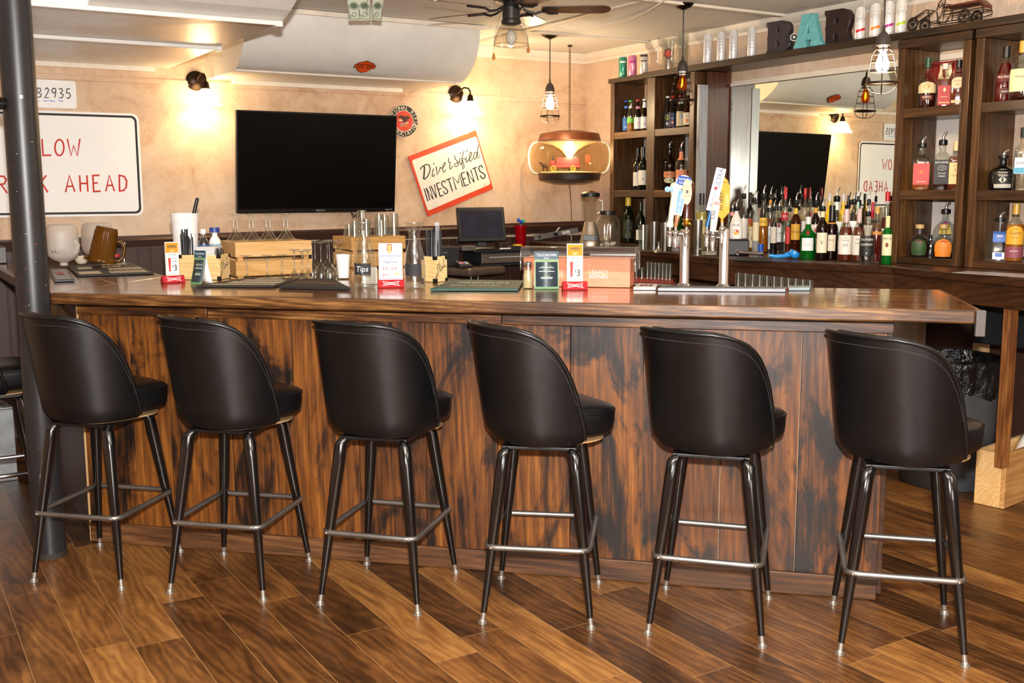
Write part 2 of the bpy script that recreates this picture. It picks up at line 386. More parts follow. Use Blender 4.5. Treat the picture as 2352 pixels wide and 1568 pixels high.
# ------------------------------------------------------------------ floor
def floor_mat():
    n = N('laminate_floor'); o = n.obj(); sp = n.n('ShaderNodeSeparateXYZ'); n.l(o, sp.inputs[0])
    w = .165
    xs = n.math('DIVIDE', n.math('SUBTRACT', sp.outputs[0], .02), w); ix = n.math('FLOOR', xs); fx = n.math('FRACT', xs)
    wn = n.n('ShaderNodeTexWhiteNoise', noise_dimensions='1D'); n.l(ix, wn.inputs['W'])
    ys = n.math('ADD', n.math('DIVIDE', sp.outputs[1], 1.22), n.math('MULTIPLY', wn.outputs['Value'], 5.0)); iy = n.math('FLOOR', ys); fy = n.math('FRACT', ys)
    cb = n.n('ShaderNodeCombineXYZ'); n.l(ix, cb.inputs[0]); n.l(iy, cb.inputs[1])
    w2 = n.n('ShaderNodeTexWhiteNoise', noise_dimensions='2D'); n.l(cb.outputs[0], w2.inputs['Vector'])
    of = n.n('ShaderNodeVectorMath', operation='MULTIPLY_ADD'); n.l(w2.outputs['Color'], of.inputs[0]); of.inputs[1].default_value = (9, 9, 9); n.l(o, of.inputs[2])
    v = of.outputs[0]
    a = n.noise(n.mapping(v, (1, .3, 1)), 7, 4, .6, 1.0)
    g = n.noise(n.mapping(v, (1, .12, 1)), 42, 4, .6, 1.2)
    s = n.noise(n.mapping(v, (.35, 1, 1)), 60, 3, .6, .3)
    wv = n.n('ShaderNodeTexWave', wave_type='RINGS', rings_direction='Z'); wv.inputs['Scale'].default_value = 6; wv.inputs['Distortion'].default_value = 14; wv.inputs['Detail'].default_value = 3; wv.inputs['Detail Scale'].default_value = 1.1
    n.l(n.mapping(v, (1.6, .35, 1)), wv.inputs['Vector'])
    f = n.math('ADD', n.math('MULTIPLY', a, .62), n.math('ADD', n.math('MULTIPLY', g, .2), n.math('MULTIPLY', s, .1)))
    f = n.math('ADD', f, n.math('MULTIPLY', n.math('SUBTRACT', wv.outputs['Fac'], .5), .1))
    f = n.math('ADD', f, n.math('MULTIPLY', n.math('SUBTRACT', w2.outputs['Value'], .5), .3))
    f = n.math('ADD', n.math('MULTIPLY', n.math('SUBTRACT', f, .46), 1.35), .5)
    c = n.ramp(f, [(.06, lin('#1c1008')), (.3, lin('#41260f')), (.5, lin('#643f1e')), (.68, lin('#83572b')), (.92, lin('#a5773f'))])
    edge = n.math('MINIMUM', n.math('MULTIPLY', n.math('MINIMUM', fx, n.math('SUBTRACT', 1.0, fx)), w), n.math('MULTIPLY', n.math('MINIMUM', fy, n.math('SUBTRACT', 1.0, fy)), 1.22))
    ln = n.math('LESS_THAN', edge, .0011)
    c = n.mix(n.math('MULTIPLY', ln, .75), c, lin('#a98556'))
    h = n.math('ADD', n.math('MULTIPLY', g, .5), n.math('MULTIPLY', ln, -1.0))
    return n.bsdf(c, n.math('ADD', n.math('MULTIPLY', a, .15), .27), 0, n.bump(h, .12, .003), .5)
X0, Y0 = -3.2, -4.0
struct('floor', MB().box((X0-.1, Y0-.1, -.1), (XR+.8, YB+.1, 0)), floor_mat())
struct('ceiling', MB().box((X0-.1, Y0-.1, ZC), (XR+.1, YB+.1, ZC+.1)), M_ceil)
struct('wall_back', MB().box((X0-.1, YB, 0), (XR+.1, YB+.1, ZC)), M_wall)
struct('wall_left', MB().box((X0-.1, Y0, 0), (X0, YB, ZC)), M_wall)
struct('wall_front', MB().box((X0-.1, Y0-.1, 0), (XR+.1, Y0, ZC)), M_wall)
# the right wall steps back into an unlit bay below the counter near the trash can
mb = MB(); mb.box((XR, 4.4, 0), (XR+.1, YB, ZC)); mb.box((XR, Y0, ZK), (XR+.1, 4.4, ZC)); mb.box((XR+.7, Y0, 0), (XR+.8, 4.4, ZK)); mb.box((XR, 4.4, 0), (XR+.8, 4.5, ZK)); mb.box((XR, Y0, ZK), (XR+.8, 4.4, ZK+.05))
struct('wall_right', mb, M_wallr)
struct('trim_1', MB().box((XR+.66, Y0, 0.0), (XR+.7, 4.4, ZK-.001)), M_wains)
# crown moulding along back and right wall
mb = MB()
z1 = AY(1344, 148, YB).z
prof = [(0, z1), (.012, z1), (.02, z1+.02), (.035, z1+.03), (.05, z1+.055), (.055, ZC-.002), (0, ZC-.002)]
mb.prism([(-d, z) for d, z in prof][::1], 0, XR-X0, Matrix(((0, 0, 1, X0), (1, 0, 0, YB), (0, 1, 0, 0), (0, 0, 0, 1))))
struct('trim_2', mb, M_trim, smooth=30)
mb = MB(); mb.prism([(-d, z) for d, z in prof], Y0, YB, Matrix(((1, 0, 0, XR), (0, 0, 1, 0), (0, 1, 0, 0), (0, 0, 0, 1))))
struct('trim_3', mb, M_trim, smooth=30)
# picture rail on the back wall and its white painted strip
zr = AY(530, 190, YB).z
struct('trim_4', MB().box((X0, YB-.012, zr-.035), (XR, YB, zr+.0)), M_wall, bev=.004)
a, b = AY(530, 190, YB).x, AY(921, 210, YB).x
struct('trim_5', MB().box((a, YB-.03, zr-.012), (b, YB-.001, zr+.03)), M_trim, bev=.003)
# ceiling battens
zb = ZC-.012
struct('trim_6', MB().box((3.98, -2, zb), (4.03, YB-.06, ZC)), M_trim, bev=.003)
struct('trim_7', MB().box((1.2, 6.40, zb-.002), (XR-.06, 6.45, ZC)), M_trim, bev=.003)
struct('trim_8', MB().box((1.2, 5.02, zb-.004), (XR-.06, 5.07, ZC)), M_trim, bev=.003)
# wainscot: cap rail and beadboard panel (runs a touch off level, as in the photograph)
A, B = AY(-30, 557, YB), AY(1344, 507, YB)
mb = MB()
def rail(d0, d1, h0, h1):
    mb.add([(A.x-1.5, YB-d1, A.z-h1), (B.x, YB-d1, B.z-h1), (B.x, YB, B.z-h1), (A.x-1.5, YB, A.z-h1),
            (A.x-1.5, YB-d0, A.z-h0), (B.x, YB-d0, B.z-h0), (B.x, YB, B.z-h0), (A.x-1.5, YB, A.z-h0)],
           [(0,3,2,1),(4,5,6,7),(0,1,5,4),(1,2,6,5),(2,3,7,6),(3,0,4,7)])
rail(.022, .022, 0, .012); rail(.022, .045, .012, .03); rail(.035, .02, .03, .075); rail(.028, .028, .075, .09)
struct('trim_9', mb, M_wains)
mb = MB()
x = A.x-1.5
while x < XR:
    mb.box((x, YB-.012, 0), (min(x+.072, XR), YB, min(A.z, B.z)-.06)); x += .08
mb.box((A.x-1.5, YB-.007, 0), (XR, YB, A.z-.06))
struct('trim_10', mb, M_wains, bev=.003)
# pale painted board and trim on the right wall behind mirror and shelves
ym0, ym1 = AX(1690, 300, XR).y, AX(2062, 300, XR).y
zmt = AX(1850, 179, XR).z
struct('trim_11', MB().box((XR-.012, 3.5, ZK), (XR, 5.7, zmt-.004)), P('#d9d0c8', .5, var=.04, name='pale_wall_board'))
struct('trim_12', MB().box((XR-.03, 2.2, zmt), (XR, 5.7, zmt+.035)), M_trim, bev=.004)
struct('trim_13', MB().box((XR-.011, 5.7, ZK), (XR, 6.75, zmt-.2)), P('#c9beb2', .5, var=.05, name='shelf_backing_paint'))
# ------------------------------------------------------------------ mirror
n = N('mirror_silver'); mm = n.bsdf(lin('#e9ebdf'), 0.0, 1.0)
t = thing('wall_mirror', 'large frameless mirror on the right wall between the two bottle shelves', 'mirror', (XR-.019, (ym0+ym1)/2, ZK), 0, M=T(XR-.024, (ym0+ym1)/2, ZK) @ Rz(MROT) @ Ry(.003))
hw = abs(ym0-ym1)/2
MB().box((-.006, -hw, .01), (-.001, hw, zmt-ZK-.004)).build('mirror_glass', mm, t)
mb = MB(); mb.box((-.03, -hw, zmt-ZK-.004), (0, hw, zmt-ZK+.012)); mb.build('top_channel', M_trim, t)
# ------------------------------------------------------------------ boxy ceiling ducts
def crossbreak(mb, a, b, c, d, dz):   # panel with its X fold
    m = (V(a)+V(b)+V(c)+V(d))/4 + V((0, 0, dz)); mb.add([a, b, c, d, m], [(0, 1, 4), (1, 2, 4), (2, 3, 4), (3, 0, 4)])
zd = AY(385, 157, YB).z
xd = AZ(510, 107, zd).x; xs = -1.6
ys = [YB, AZ(510, 107, zd).y, AZ(680, 52, zd).y]
t = thing('sheet_metal_duct', 'low boxy white sheet metal duct hanging over the road sign', 'duct', (0, ys[2], zd))
mb = MB()
x3 = [xs, .2, xd]
for p, q in zip(ys, ys[1:]):
    for u, w in zip(x3, x3[1:]): crossbreak(mb, (u, p, zd), (u, q, zd), (w, q, zd), (w, p, zd), -.018)
fr = [(ys[2], zd), (ys[2]-.12, zd+.035), (ys[2]-.25, zd+.09), (ys[2]-.33, zd+.17), (ys[2]-.36, ZC-.002)]
xf = AZ(112, 40, zd).x+.1
for (p, z), (q, w) in zip(fr, fr[1:]): mb.poly([(xf, p, z), (xf, q, w), (xd, q, w), (xd, p, z)])
mb.poly([(xf, p, z) for p, z in fr]+[(xf, ys[2], ZC-.002)]); mb.poly([(xs, ys[2], zd), (xf, ys[2], zd), (xf, ys[2], ZC-.002), (xs, ys[2], ZC-.002)])
mb.poly([(xd, YB, zd), (xd, ys[2], zd)]+[(xd, p, z) for p, z in fr[1:]]+[(xd, YB, ZC-.002)])
mb.build('duct_shell', M_duct, t, world=True)
for y in ys[1:]:
    m2 = MB(); m2.box((xs, y-.012, zd-.022), (xd-.03, y+.012, zd-.001)); m2.box((xd-.04, y-.02, zd-.028), (xd-.005, y+.02, zd-.001)); m2.build('standing_seam', M_duct, t, world=True, bev=.004)
MB().box((xs, YB-.03, zd-.03), (xd-.1, YB-.002, zd)).build('wall_flange', M_trim, t, world=True)
mb = MB()
p1 = AZ(72, 62, zd-.02); mb.box((p1.x-.25, ys[2]-.2, zd-.12), (p1.x-.21, YB-.1, zd-.002)); mb.build('end_flange', M_duct, t, world=True)
# second duct: barrel-fronted transition above the television
zu = AY(921, 205, YB).z
L0, R0 = AZ(538, 157, zu+.01), AZ(1060, 187, zu+.01)
t = thing('barrel_duct', 'big white duct with rounded front above the television', 'duct', (L0.x, L0.y, zu))
yf = (L0.y+R0.y)/2; dR = ZC-.004-zu
pf = [(0, .004), (.03, .008), (.08, .03), (.14, .07), (.195, .12), (.235, .18), (.262, .25), (.272, .32), (.274, dR)]
mb = MB()
xl, xr = L0.x, R0.x
rows = [[(xl+(xr-xl)*i/24, yf-d, zu+min(z, dR)) for i in range(25)] for d, z in pf]
b = len(mb.v); vs = [p for r_ in rows for p in r_]
mb.add(vs, [(i*25+j, i*25+j+1, i*25+26+j, i*25+25+j) for i in range(len(rows)-1) for j in range(24)])
mb.build('curved_front', M_duct, t, world=True, smooth=60)
mb = MB(); crossbreak(mb, (xl, yf, zu), (xr, yf, zu), (xr, YB-.002, zu), (xl, YB-.002, zu), .01)
mb.build('underside', M_duct, t, world=True)
for xx, nm in ((xl, 'end_panel'), (xr, 'end_panel')):
    mb = MB(); mb.poly([(xx, YB-.002, zu), (xx, yf, zu)]+[(xx, yf-d, zu+min(z, dR)) for d, z in pf]+[(xx, YB-.002, ZC-.004)]); mb.build(nm, M_duct, t, world=True)
mb = MB(); mb.tube([(xl, yf, zu), (xr, yf, zu)], .008, 8); mb.cbox((xr-.03, yf, zu-.003), (.05, .03, .012)); mb.build('bottom_seam', M_trim, t, world=True)
mb = MB(); mb.box((xl, yf-.3, ZC-.03), (xr+.03, yf-.276, ZC-.003)); mb.build('top_trim', M_trim, t, world=True)
def on_front(px, py):   # point on the barrel front seen at a pixel
    d = ray(px, py); best = None
    for (d0, a0), (d1, a1) in zip(pf, pf[1:]):
        for k in range(20):
            u = k/20; y = yf-(d0+(d1-d0)*u); z = zu+a0+(a1-a0)*u; q = C0+d*(y/d.y); e = abs(q.z-z)
            if best is None or e < best[0]: best = (e, q, V((0, -(a1-a0), -(d1-d0))).normalized())
    return best[1], best[2]
# orange shield sticker on the barrel front
q, nn = on_front(837, 151)
Mx = frame(q+nn*.006, (1, 0, 0), nn.cross(V((1, 0, 0))))
t = thing('shield_sticker', 'small orange and black bar-and-shield sticker on the rounded duct', 'sticker', M=Mx)
mb = MB()
sh = [(-.055, -.012), (-.03, -.045), (0, -.058), (.03, -.045), (.055, -.012), (.055, .03), (.03, .04), (0, .055), (-.03, .04), (-.055, .03)]
mb.prism([(x*1.08, y*1.08) for x, y in sh], 0, .0015, mi=1); mb.prism(sh, .0015, .0025, mi=0)
mb.prism([(-.075, -.014), (.075, -.014), (.075, .022), (-.075, .022)], .0025, .0035, mi=1)
mb.prism([(-.071, -.010), (.071, -.010), (.071, .018), (-.071, .018)], .0035, .0045, mi=0)
for x in (-.05, -.035, -.02, .02, .035, .05): mb.prism([(x-.003, -.004), (x+.003, -.004), (x+.003, .012), (x-.003, .012)], .0045, .005, mi=1)
mb.build('emblem', [P('#e2541d', .4), M_ink], t)
# ------------------------------------------------------------------ bar
O1, O2 = AZ(215, 1240, 0), AZ(2010, 1375, 0)
TH = math.atan2(O2.y-O1.y, O2.x-O1.x); LB = (O2-O1).length
bar = thing('bar_counter', 'long dark plank-fronted bar with glossy overhanging wooden top behind the row of stools', 'bar counter', (O1.x, O1.y, 0), TH)
BM = MW[bar]; BI = BM.inverted(); bn = (BM.to_3x3() @ V((0, 1, 0)))
def on_panel(px, py): return BI @ APL(px, py, O1, bn)
cuts = [0.0]+[on_panel(x, 900).x for x in (303, 388, 455, 530, 673, 822, 977, 1143, 1310, 1478, 1658, 1838)]+[LB]
mb = MB(); rr = random.Random(3)
for a, b in zip(cuts, cuts[1:]):
    mb.rnd = rr.random(); mb.box((a+.0012, 0, .02), (b-.0012, .02, 1.09))
mb.build('front_planks', M_bar, bar, bev=.0015)
MB().box((0, .0215, .01), (LB, .03, 1.08)).build('gap_light_board', P('#cbb69a', .7), bar)  # pale board paints the light showing through the plank gaps
mb = MB(); mb.rnd = .3
for a, b in ((0, .62), (.625, 1.9), (1.905, LB+.02)): mb.rnd = rr.random(); mb.box((a, -.022, 1.028), (b, 0, 1.085))
mb.build('top_trim', M_bartrim, bar, bev=.003)
mb = MB()
for a, b in ((0, 1.5), (1.503, LB)): mb.rnd = rr.random(); mb.box((a, -.02, .002), (b, 0, .088))
mb.build('kick_board', wood('kick_board_wood', [(.15, lin('#1d120b')), (.4, lin('#3f2714')), (.62, lin('#5d3b20')), (.85, lin('#7d5631'))], 'X', 1.2, .5), bar, bev=.003)
for a_, b_ in (((LB-.05, -.012, .09), (LB, 0, 1.027)), ((LB, 0, .02), (LB+.02, .5, 1.087)), ((0, -.01, .09), (.04, 0, 1.027))): mb = MB(); mb.rnd = .6; mb.box(a_, b_); mb.build('end_board', M_bar if b_[1] < .1 else M_ctr, bar, bev=.002)
TX0, TX1, TY0, TY1 = 0.0, BI.__matmul__(AZ(2242, 709, ZB)).x, -.165, .655
mb = MB(); w = (TY1-TY0-.035)/5
for k in range(5): mb.rnd = rr.random(); mb.box((TX0, TY0+.035+w*k+.0008, 1.092), (TX1, TY0+.035+w*(k+1)-.0008, ZB-.0005))
mb.build('top_boards', M_bartop, bar, bev=.0015)
mb = MB(); mb.rnd = .41; mb.box((TX0-.02, TY0, 1.088), (TX1-.012, TY0+.0345, ZB)); mb.build('front_edge_board', M_baredge, bar, bev=.007)
mb = MB(); mb.rnd = .8; mb.box((TX1+.0005, TY0+.02, 1.09), (TX1+.016, TY1, ZB-.001)); mb.build('end_edge_board', M_bartrim, bar, bev=.004)
mb = MB(); mb.box((TX1-.011, TY0-.004, 1.045), (TX1+.02, TY0+.02, ZB+.001))
for k in range(16): mb.box((TX1-.012, TY0-.006, 1.048+k*.0055), (TX1+.021, TY0-.003, 1.051+k*.0055))
mb.build('corner_guard', P('#5a5450', .5), bar, bev=.004)
def corbel(x):
    m = MB(); m.rnd = .2; sg = 1 if x < 1 else -1; o_ = [(x-.17*sg, 1.087), (x-.17*sg, 1.06), (x+.045*sg, .84), (x+.045*sg, .93), (x-.085*sg, 1.087)]
    m.prism(o_ if sg > 0 else o_[::-1], .025, .065, Matrix(((1, 0, 0, 0), (0, 0, -1, 0), (0, 1, 0, 0), (0, 0, 0, 1))))
    m.build('bracket', M_shelf, bar, bev=.003)
corbel(.02)
mb = MB(); mb.box((-.014, -.004, .001), (-.003, .02, 1.085)); mb.build('end_stud', M_stud, bar)
# wing of the bar that runs back to the wall
A_, B_ = BM @ V((TX0, TY0, 0)), AZ(372, 623, ZB)
wr0, wr1 = V((1.36, 5.30, 0)), V((1.0, YB-.035, 0)); wl = .645
pts = [(wl, YB-.035), (wl, A_.y+.06), (BM @ V((TX0, TY0+.03, 0))).to_2d()[:], (BM @ V((TX0, TY1, 0))).to_2d()[:], (1.33, 5.85), (wr1.x, wr1.y)]
mb = MB()
ins = BI
for k in range(4):
    x0, x1 = wl+.16*k, wl+.16*(k+1)-.0015
    mb.rnd = rr.random()
    yb0 = lambda x: (BM @ V((TX0-.001, 0, 0))).y + (x-(BM @ V((TX0-.001, 0, 0))).x)*math.tan(TH+PI/2)
    xr_ = lambda y: 1.33+(y-5.85)*(wr1.x-1.33)/(wr1.y-5.85) if y > 5.85 else 1.35
    mb.add([(x0, max(yb0(x0), 4.78)+.012, 1.092), (x1, max(yb0(x1), 4.78)+.012, 1.092), (x1, YB-.035, 1.092), (x0, YB-.035, 1.092),
            (x0, max(yb0(x0), 4.78)+.012, ZB-.0005), (x1, max(yb0(x1), 4.78)+.012, ZB-.0005), (x1, YB-.035, ZB-.0005), (x0, YB-.035, ZB-.0005)],
           [(0,3,2,1),(4,5,6,7),(0,1,5,4),(1,2,6,5),(2,3,7,6),(3,0,4,7)])
mb.build('wing_top', M_wingtop, bar, world=True, bev=.002)
mb = MB(); mb.box((wl+.13, 5.0, .005), (wl+.15, YB-.04, 1.09)); mb.build('wing_front_panel', M_wains, bar, world=True)
mb = MB(); mb.rnd = .5; mb.box((wl-.03, 4.95, 1.085), (wl-.001, YB-.035, ZB)); mb.build('wing_edge_board', M_baredge, bar, world=True, bev=.006)
mb = MB(); mb.rnd = .7; mb.box((wl-.1, YB-.3, ZB+.002), (wl+.06, YB-.05, ZB+.1)); solo('wooden_block_shelf', 'worn wooden block on the far left end of the bar by the wall', 'block', mb, M_shelf, bev=.004)
# ------------------------------------------------------------------ bar stools
M_vinyl = N('black_vinyl'); _o = M_vinyl.obj(); _f = M_vinyl.noise(_o, 5, 4, .6); _g = M_vinyl.noise(_o, 220, 2)
M_vinyl = M_vinyl.bsdf(M_vinyl.ramp(_f, [(.3, lin('#050607')), (.7, lin('#090a0c'))]), M_vinyl.math('ADD', M_vinyl.math('MULTIPLY', _f, .2), .27), 0, M_vinyl.bump(M_vinyl.math('ADD', M_vinyl.math('MULTIPLY', _f, 1.0), M_vinyl.math('MULTIPLY', _g, .12)), .25, .006), .5)
M_ring = P('#8f8d89', .38, .9, var=.12, name='worn_footrest_steel')
M_glide = P('#b4aea4', .35, .8, var=.1, name='foot_glide_metal')
M_rim = P('#a8845a', .6, var=.12, name='plywood_edge')
def sup(a, ax, ay, e):
    c, q = math.cos(a), math.sin(a); g = (abs(c)**e+abs(q)**e)**(-1/e); return ax*g*c, ay*g*q
def stool_parts(root, seat_rot, chrome=False):
    SM = Rz(seat_rot); DROP = [(0, 0), (34, .002), (44, .009), (52, .02), (60, .038), (67, .064), (73, .095), (79, .135), (84, .175), (88.5, .215), (92.5, .258), (96, .3), (99.5, .338), (103, .377), (106.1, .411)]
    zb, zt = .655, 1.08
    def top(ph):
        a = abs(ph)
        for (p, d), (q, e) in zip(DROP, DROP[1:]):
            if a <= q: s = (a-p)/(q-p); return zt-(d+(e-d)*s)
    def pt(ph, t, inset=0.0):
        h = top(ph); z = zb+(h-zb)*t
        x, y = sup(math.radians(ph)-PI/2, .214-inset, .2-inset, 2.45)
        u = (z-zb)/(zt-zb); sc = 1+.12*u
        if z < .70: sc = 1+.12*u - .10*((.70-z)/.045)**2
        lean = -.045*u*max(0, math.cos(math.radians(ph)))
        return V((x*sc, y*sc+lean, z))
    n, m = 56, 12; ph = [-106+212*i/n for i in range(n+1)]
    mb = MB(); vs = []; fs = []
    for i in range(n+1):
        for j in range(m+1): vs.append(pt(ph[i], j/m))
        for j in range(m+1): vs.append(pt(ph[i], j/m, .034))
    K = 2*(m+1)
    for i in range(n):
        for j in range(m):
            a, b = i*K+j, (i+1)*K+j; fs.append((a, b, b+1, a+1)); a += m+1; b += m+1; fs.append((a, a+1, b+1, b))
        fs.append((i*K+m, (i+1)*K+m, (i+1)*K+2*m+1, i*K+2*m+1)); fs.append((i*K, i*K+m+1, (i+1)*K+m+1, (i+1)*K))
    for i in (0, n):
        for j in range(m): q = (i*K+j, i*K+j+1, i*K+m+1+j+1, i*K+m+1+j); fs.append(q if i == 0 else q[::-1])
    mb.add(vs, fs, SM); back = mb.build('backrest', M_vinyl, root, smooth=50)
    mb = MB(); mb.tube([pt(p, 1)*1.0+V((0, 0, .002)) for p in ph], .0075, 8, M=SM)
    mb.tube([pt(p, 1, .034)+V((0, 0, .002)) for p in ph], .0065, 8, M=SM)
    mb.build('piping', M_vinyl, back, smooth=60)
    mb = MB()
    for i in range(0, n*3, 1):
        p = -92+184*i/(n*3); q = pt(p, 1-.028/(top(p)-zb), -.0012); r = pt(p+.75, 1-.028/(top(p)-zb), -.0012); mb.tube([q, r], .0008, 4, M=SM, caps=False)
    mb.build('stitching', P('#4d4845', .7), back)
    # cushion
    mb = MB(); S2 = SM @ T(0, .05, 0)
    prof = [(0, .672), (.9, .672), (.96, .68), (.985, .70), (1.0, .735), (.985, .757), (.95, .768), (.8, .779), (.5, .786), (0, .788)]
    rows = []; vs = []; fs = []; nn = 48
    for r, z in prof:
        if r == 0: rows.append([len(vs)]); vs.append((0, 0, z)); continue
        rows.append(list(range(len(vs), len(vs)+nn)))
        for i in range(nn): x, y = sup(2*PI*i/nn, .19*r, .196*r, 3.6); vs.append((x, y, z))
    for A, B in zip(rows, rows[1:]):
        for i in range(nn):
            j = (i+1) % nn
            if len(A) == 1: fs.append((A[0], B[j], B[i]))
            elif len(B) == 1: fs.append((A[i], A[j], B[0]))
            else: fs.append((A[i], A[j], B[j], B[i]))
    mb.add(vs, fs, S2); seat = mb.build('seat', M_vinyl, root, smooth=60)
    mb = MB(); mb.tube([(sup(2*PI*i/nn, .1885, .1945, 3.6)+(.756,)) for i in range(nn)], .0045, 6, True, M=S2); mb.build('welt', M_vinyl, seat, smooth=60)
    mb = MB(); mb.prism([sup(2*PI*i/nn, .174, .183, 2.9) for i in range(nn)], .649, .6545, SM @ T(0, .03, 0)); mb.build('plywood_base', M_rim, root, smooth=40)
    mb = MB(); mb.cbox((0, 0, .637), (.27, .3, .014)); mb.cyl((0, 0), .09, .615, .63, 24); mb.build('swivel_plate', M_black, root, bev=.004)
    for sx in (-1, 1):
        for sy in (-1, 1):
            mb = MB()
            p0, p1, p2 = V((sx*.105, sy*.125, .632)), V((sx*.128, sy*.148, .612)), V((sx*.193, sy*.22, .042))
            mb.tube([p0, p0.lerp(p1, .5)+V((0, 0, .006)), p1, p1.lerp(p2, .12), p1.lerp(p2, .5), p2], [.015, .019, .0235, .0245, .0195, .0112], 14)
            lg = mb.build('leg', M_blackg, root, smooth=50)
            d = (p2-p1).normalized(); e = p2+d*.036
            mb = MB(); mb.tube([p2-d*.004, e], .0088, 12); mb.cyl((e.x, e.y), .0165, .001, .008, 16); mb.ball((e.x, e.y, .009), .012, 10)
            mb.build('foot_glide', M_glide, lg, smooth=40)
    zr_ = .283; hx, hy, r = .186, .211, .04; pts = []
    for cx, cy, a0 in ((hx-r, hy-r, 0), (-hx+r, hy-r, 90), (-hx+r, -hy+r, 180), (hx-r, -hy+r, 270)):
        for k in range(7): a = math.radians(a0+90*k/6); pts.append((cx+r*math.cos(a), cy+r*math.sin(a), zr_))
    mb = MB(); mb.tube(pts, .0108, 10, True)
    mb.build('footrest_ring', M_chrome if chrome else M_ring, root, smooth=60)
    for sx in (-1, 1):
        for sy in (-1, 1):
            mb = MB(); mb.ball((sx*.166, sy*.2205, zr_+.001), .0062, 8); mb.build('bolt', M_chrome, root, smooth=60)
FEET = [[(90,1332),(294,1354),(233,1254),(430,1250)],[(406,1359),(616,1376),(511,1272),(704,1286)],[(742,1382),(977,1406),(833,1296),(1046,1317)],
        [(1112,1427),(1361,1441),(1153,1327),(1373,1337)],[(1495,1453),(1752,1482),(1529,1350),(1759,1373)],[(1931,1500),(2215,1527),(1914,1384),(2163,1406)]]
REL = [60, 55, 40, 60, 35, 39]
LBL = ['black vinyl bucket-back bar stool nearest the round iron post', 'black bar stool second from the iron post, turned to the right',
       'black bar stool below the folded drinks card and the big TV stand, third from the post', 'black bar stool swivelled widest, showing most of its seat, mid-row',
       'black bar stool second from the right end of the row', 'black bar stool at the right end of the row, beside the trash can']
LBL[2] = 'black bar stool third from the iron post, two white specks on its edge'
for Fp, rel, lb in zip(FEET, REL, LBL):
    q = [AZ(*p, 0) for p in Fp]; c = (q[0]+q[1]+q[2]+q[3])/4
    a = ((q[1]-q[0])+(q[3]-q[2])); rz = math.atan2(a.y, a.x)
    if lb is LBL[0]: c = (q[0]+q[1]+q[2])/3 + ((q[1]-q[0])*.5+(q[2]-q[0])*.5)/3; rz = TH; c = q[0]+(BM.to_3x3() @ V((.19, .215, 0)))
    c = c-bn*.014; t = thing('bar_stool', lb, 'bar stool', (c.x, c.y, 0), rz, 'bar stools along the front of the bar')
    az = math.atan2(c.x, c.y)                      # bearing from the viewer
    face = az+math.radians(rel)                    # bearing the seat faces
    stool_parts(t, -face-rz)
t = thing('bar_stool', 'black bar stool with chrome footrest cut off by the left picture edge', 'bar stool', (.40, 5.36, 0), -PI/2)
stool_parts(t, math.radians(8), True)
# ------------------------------------------------------------------ iron post
pc = AZ(118, 1278, 0); pr = .066
t = thing('iron_post', 'round black painted steel support post at the left end of the bar', 'post', (pc.x, pc.y+.02, 0))
mb = MB(); mb.lathe([(pr, .004), (pr, ZC-.003)], 40); mb.build('post_pipe', P('#232324', .38, var=.12, name='black_post_paint'), t, smooth=60)
mb = MB(); mb.lathe([(0, .001), (pr+.004, .001), (pr+.004, .02), (pr, .024)], 40); mb.build('base_ring', P('#2b2219', .7), t, smooth=40)
mb = MB(); r2 = random.Random(5)
for k in range(46):
    a = math.radians(-90-5+r2.uniform(-75, 75)); z = r2.choice([r2.uniform(.9, 1.5), r2.uniform(.05, 2.3)]); w = r2.uniform(.0015, .0048); h = r2.uniform(.0006, .0016)
    x, y = (pr+.0008)*math.cos(a), (pr+.0008)*math.sin(a); u = V((-math.sin(a), math.cos(a), 0)); p = V((x, y, z))
    mb.add([p-u*w-V((0,0,h)), p+u*w-V((0,0,h*.3)), p+u*w*.6+V((0,0,h)), p-u*w*.7+V((0,0,h*.8))], [(0, 1, 2, 3)], mi=r2.choice([0, 0, 0, 1]))
mb.build('paint_flecks', [P('#b8402f', .6), P('#c9c6c0', .6)], t)
mb = MB(); q = AY(42, 222, pc.y-.04); q.z
a = math.radians(-92); mb.cbox(((pr+.0006)*math.cos(a), (pr+.0006)*math.sin(a), q.z), (.012, .001, .014)); mb.build('paint_chip', P('#c9c7c3', .6), t)
mb = MB(); a = math.radians(-160); mb.lathe([(0, -.012), (.02, -.012), (.026, .012), (.02, .012), (.016, -.006), (0, -.006)], 16, T((pr+.004)*math.cos(a), (pr+.004)*math.sin(a), AY(12, 238, pc.y).z) @ Rz(a) @ Ry(PI/2))
mb.build('bottle_opener', M_black, t, smooth=40)
# ------------------------------------------------------------------ right wall counter and shelves
E = [AZ(x, y, ZK) for x, y in ((1457,573),(1564,581),(1583,586),(1648,591),(1667,595),(2049,611),(2185,624),(2352,639),(2430,646))]
fe = [(4.53, YB-.12), (4.53, 6.5)]+[(p.x, p.y) for p in E]
out = fe+[(XR-.035, E[-1].y), (XR-.035, YB-.12)]
t = thing('back_counter', 'dark wooden back counter along the right wall under the mirror and shelves', 'counter', (4.6, 4.6, 0))
mb = MB(); mb.rnd = .2; mb.prism(out, ZK-.042, ZK, ); mb.build('counter_top', M_ctr, t, world=True, bev=.006)
mb = MB(); mb.rnd = .6
ap = [V((p[0]+.03, p[1]+.01, 0)) for p in fe[1:]]
for p, q in zip(ap, ap[1:]): mb.add([(p.x, p.y, ZK-.15), (q.x, q.y, ZK-.15), (q.x, q.y, ZK-.044), (p.x, p.y, ZK-.044), (p.x+.02, p.y+.01, ZK-.15), (q.x+.02, q.y+.01, ZK-.15), (q.x+.02, q.y+.01, ZK-.044), (p.x+.02, p.y+.01, ZK-.044)], [(0,3,2,1),(4,5,6,7),(0,1,5,4),(1,2,6,5),(2,3,7,6),(3,0,4,7)])
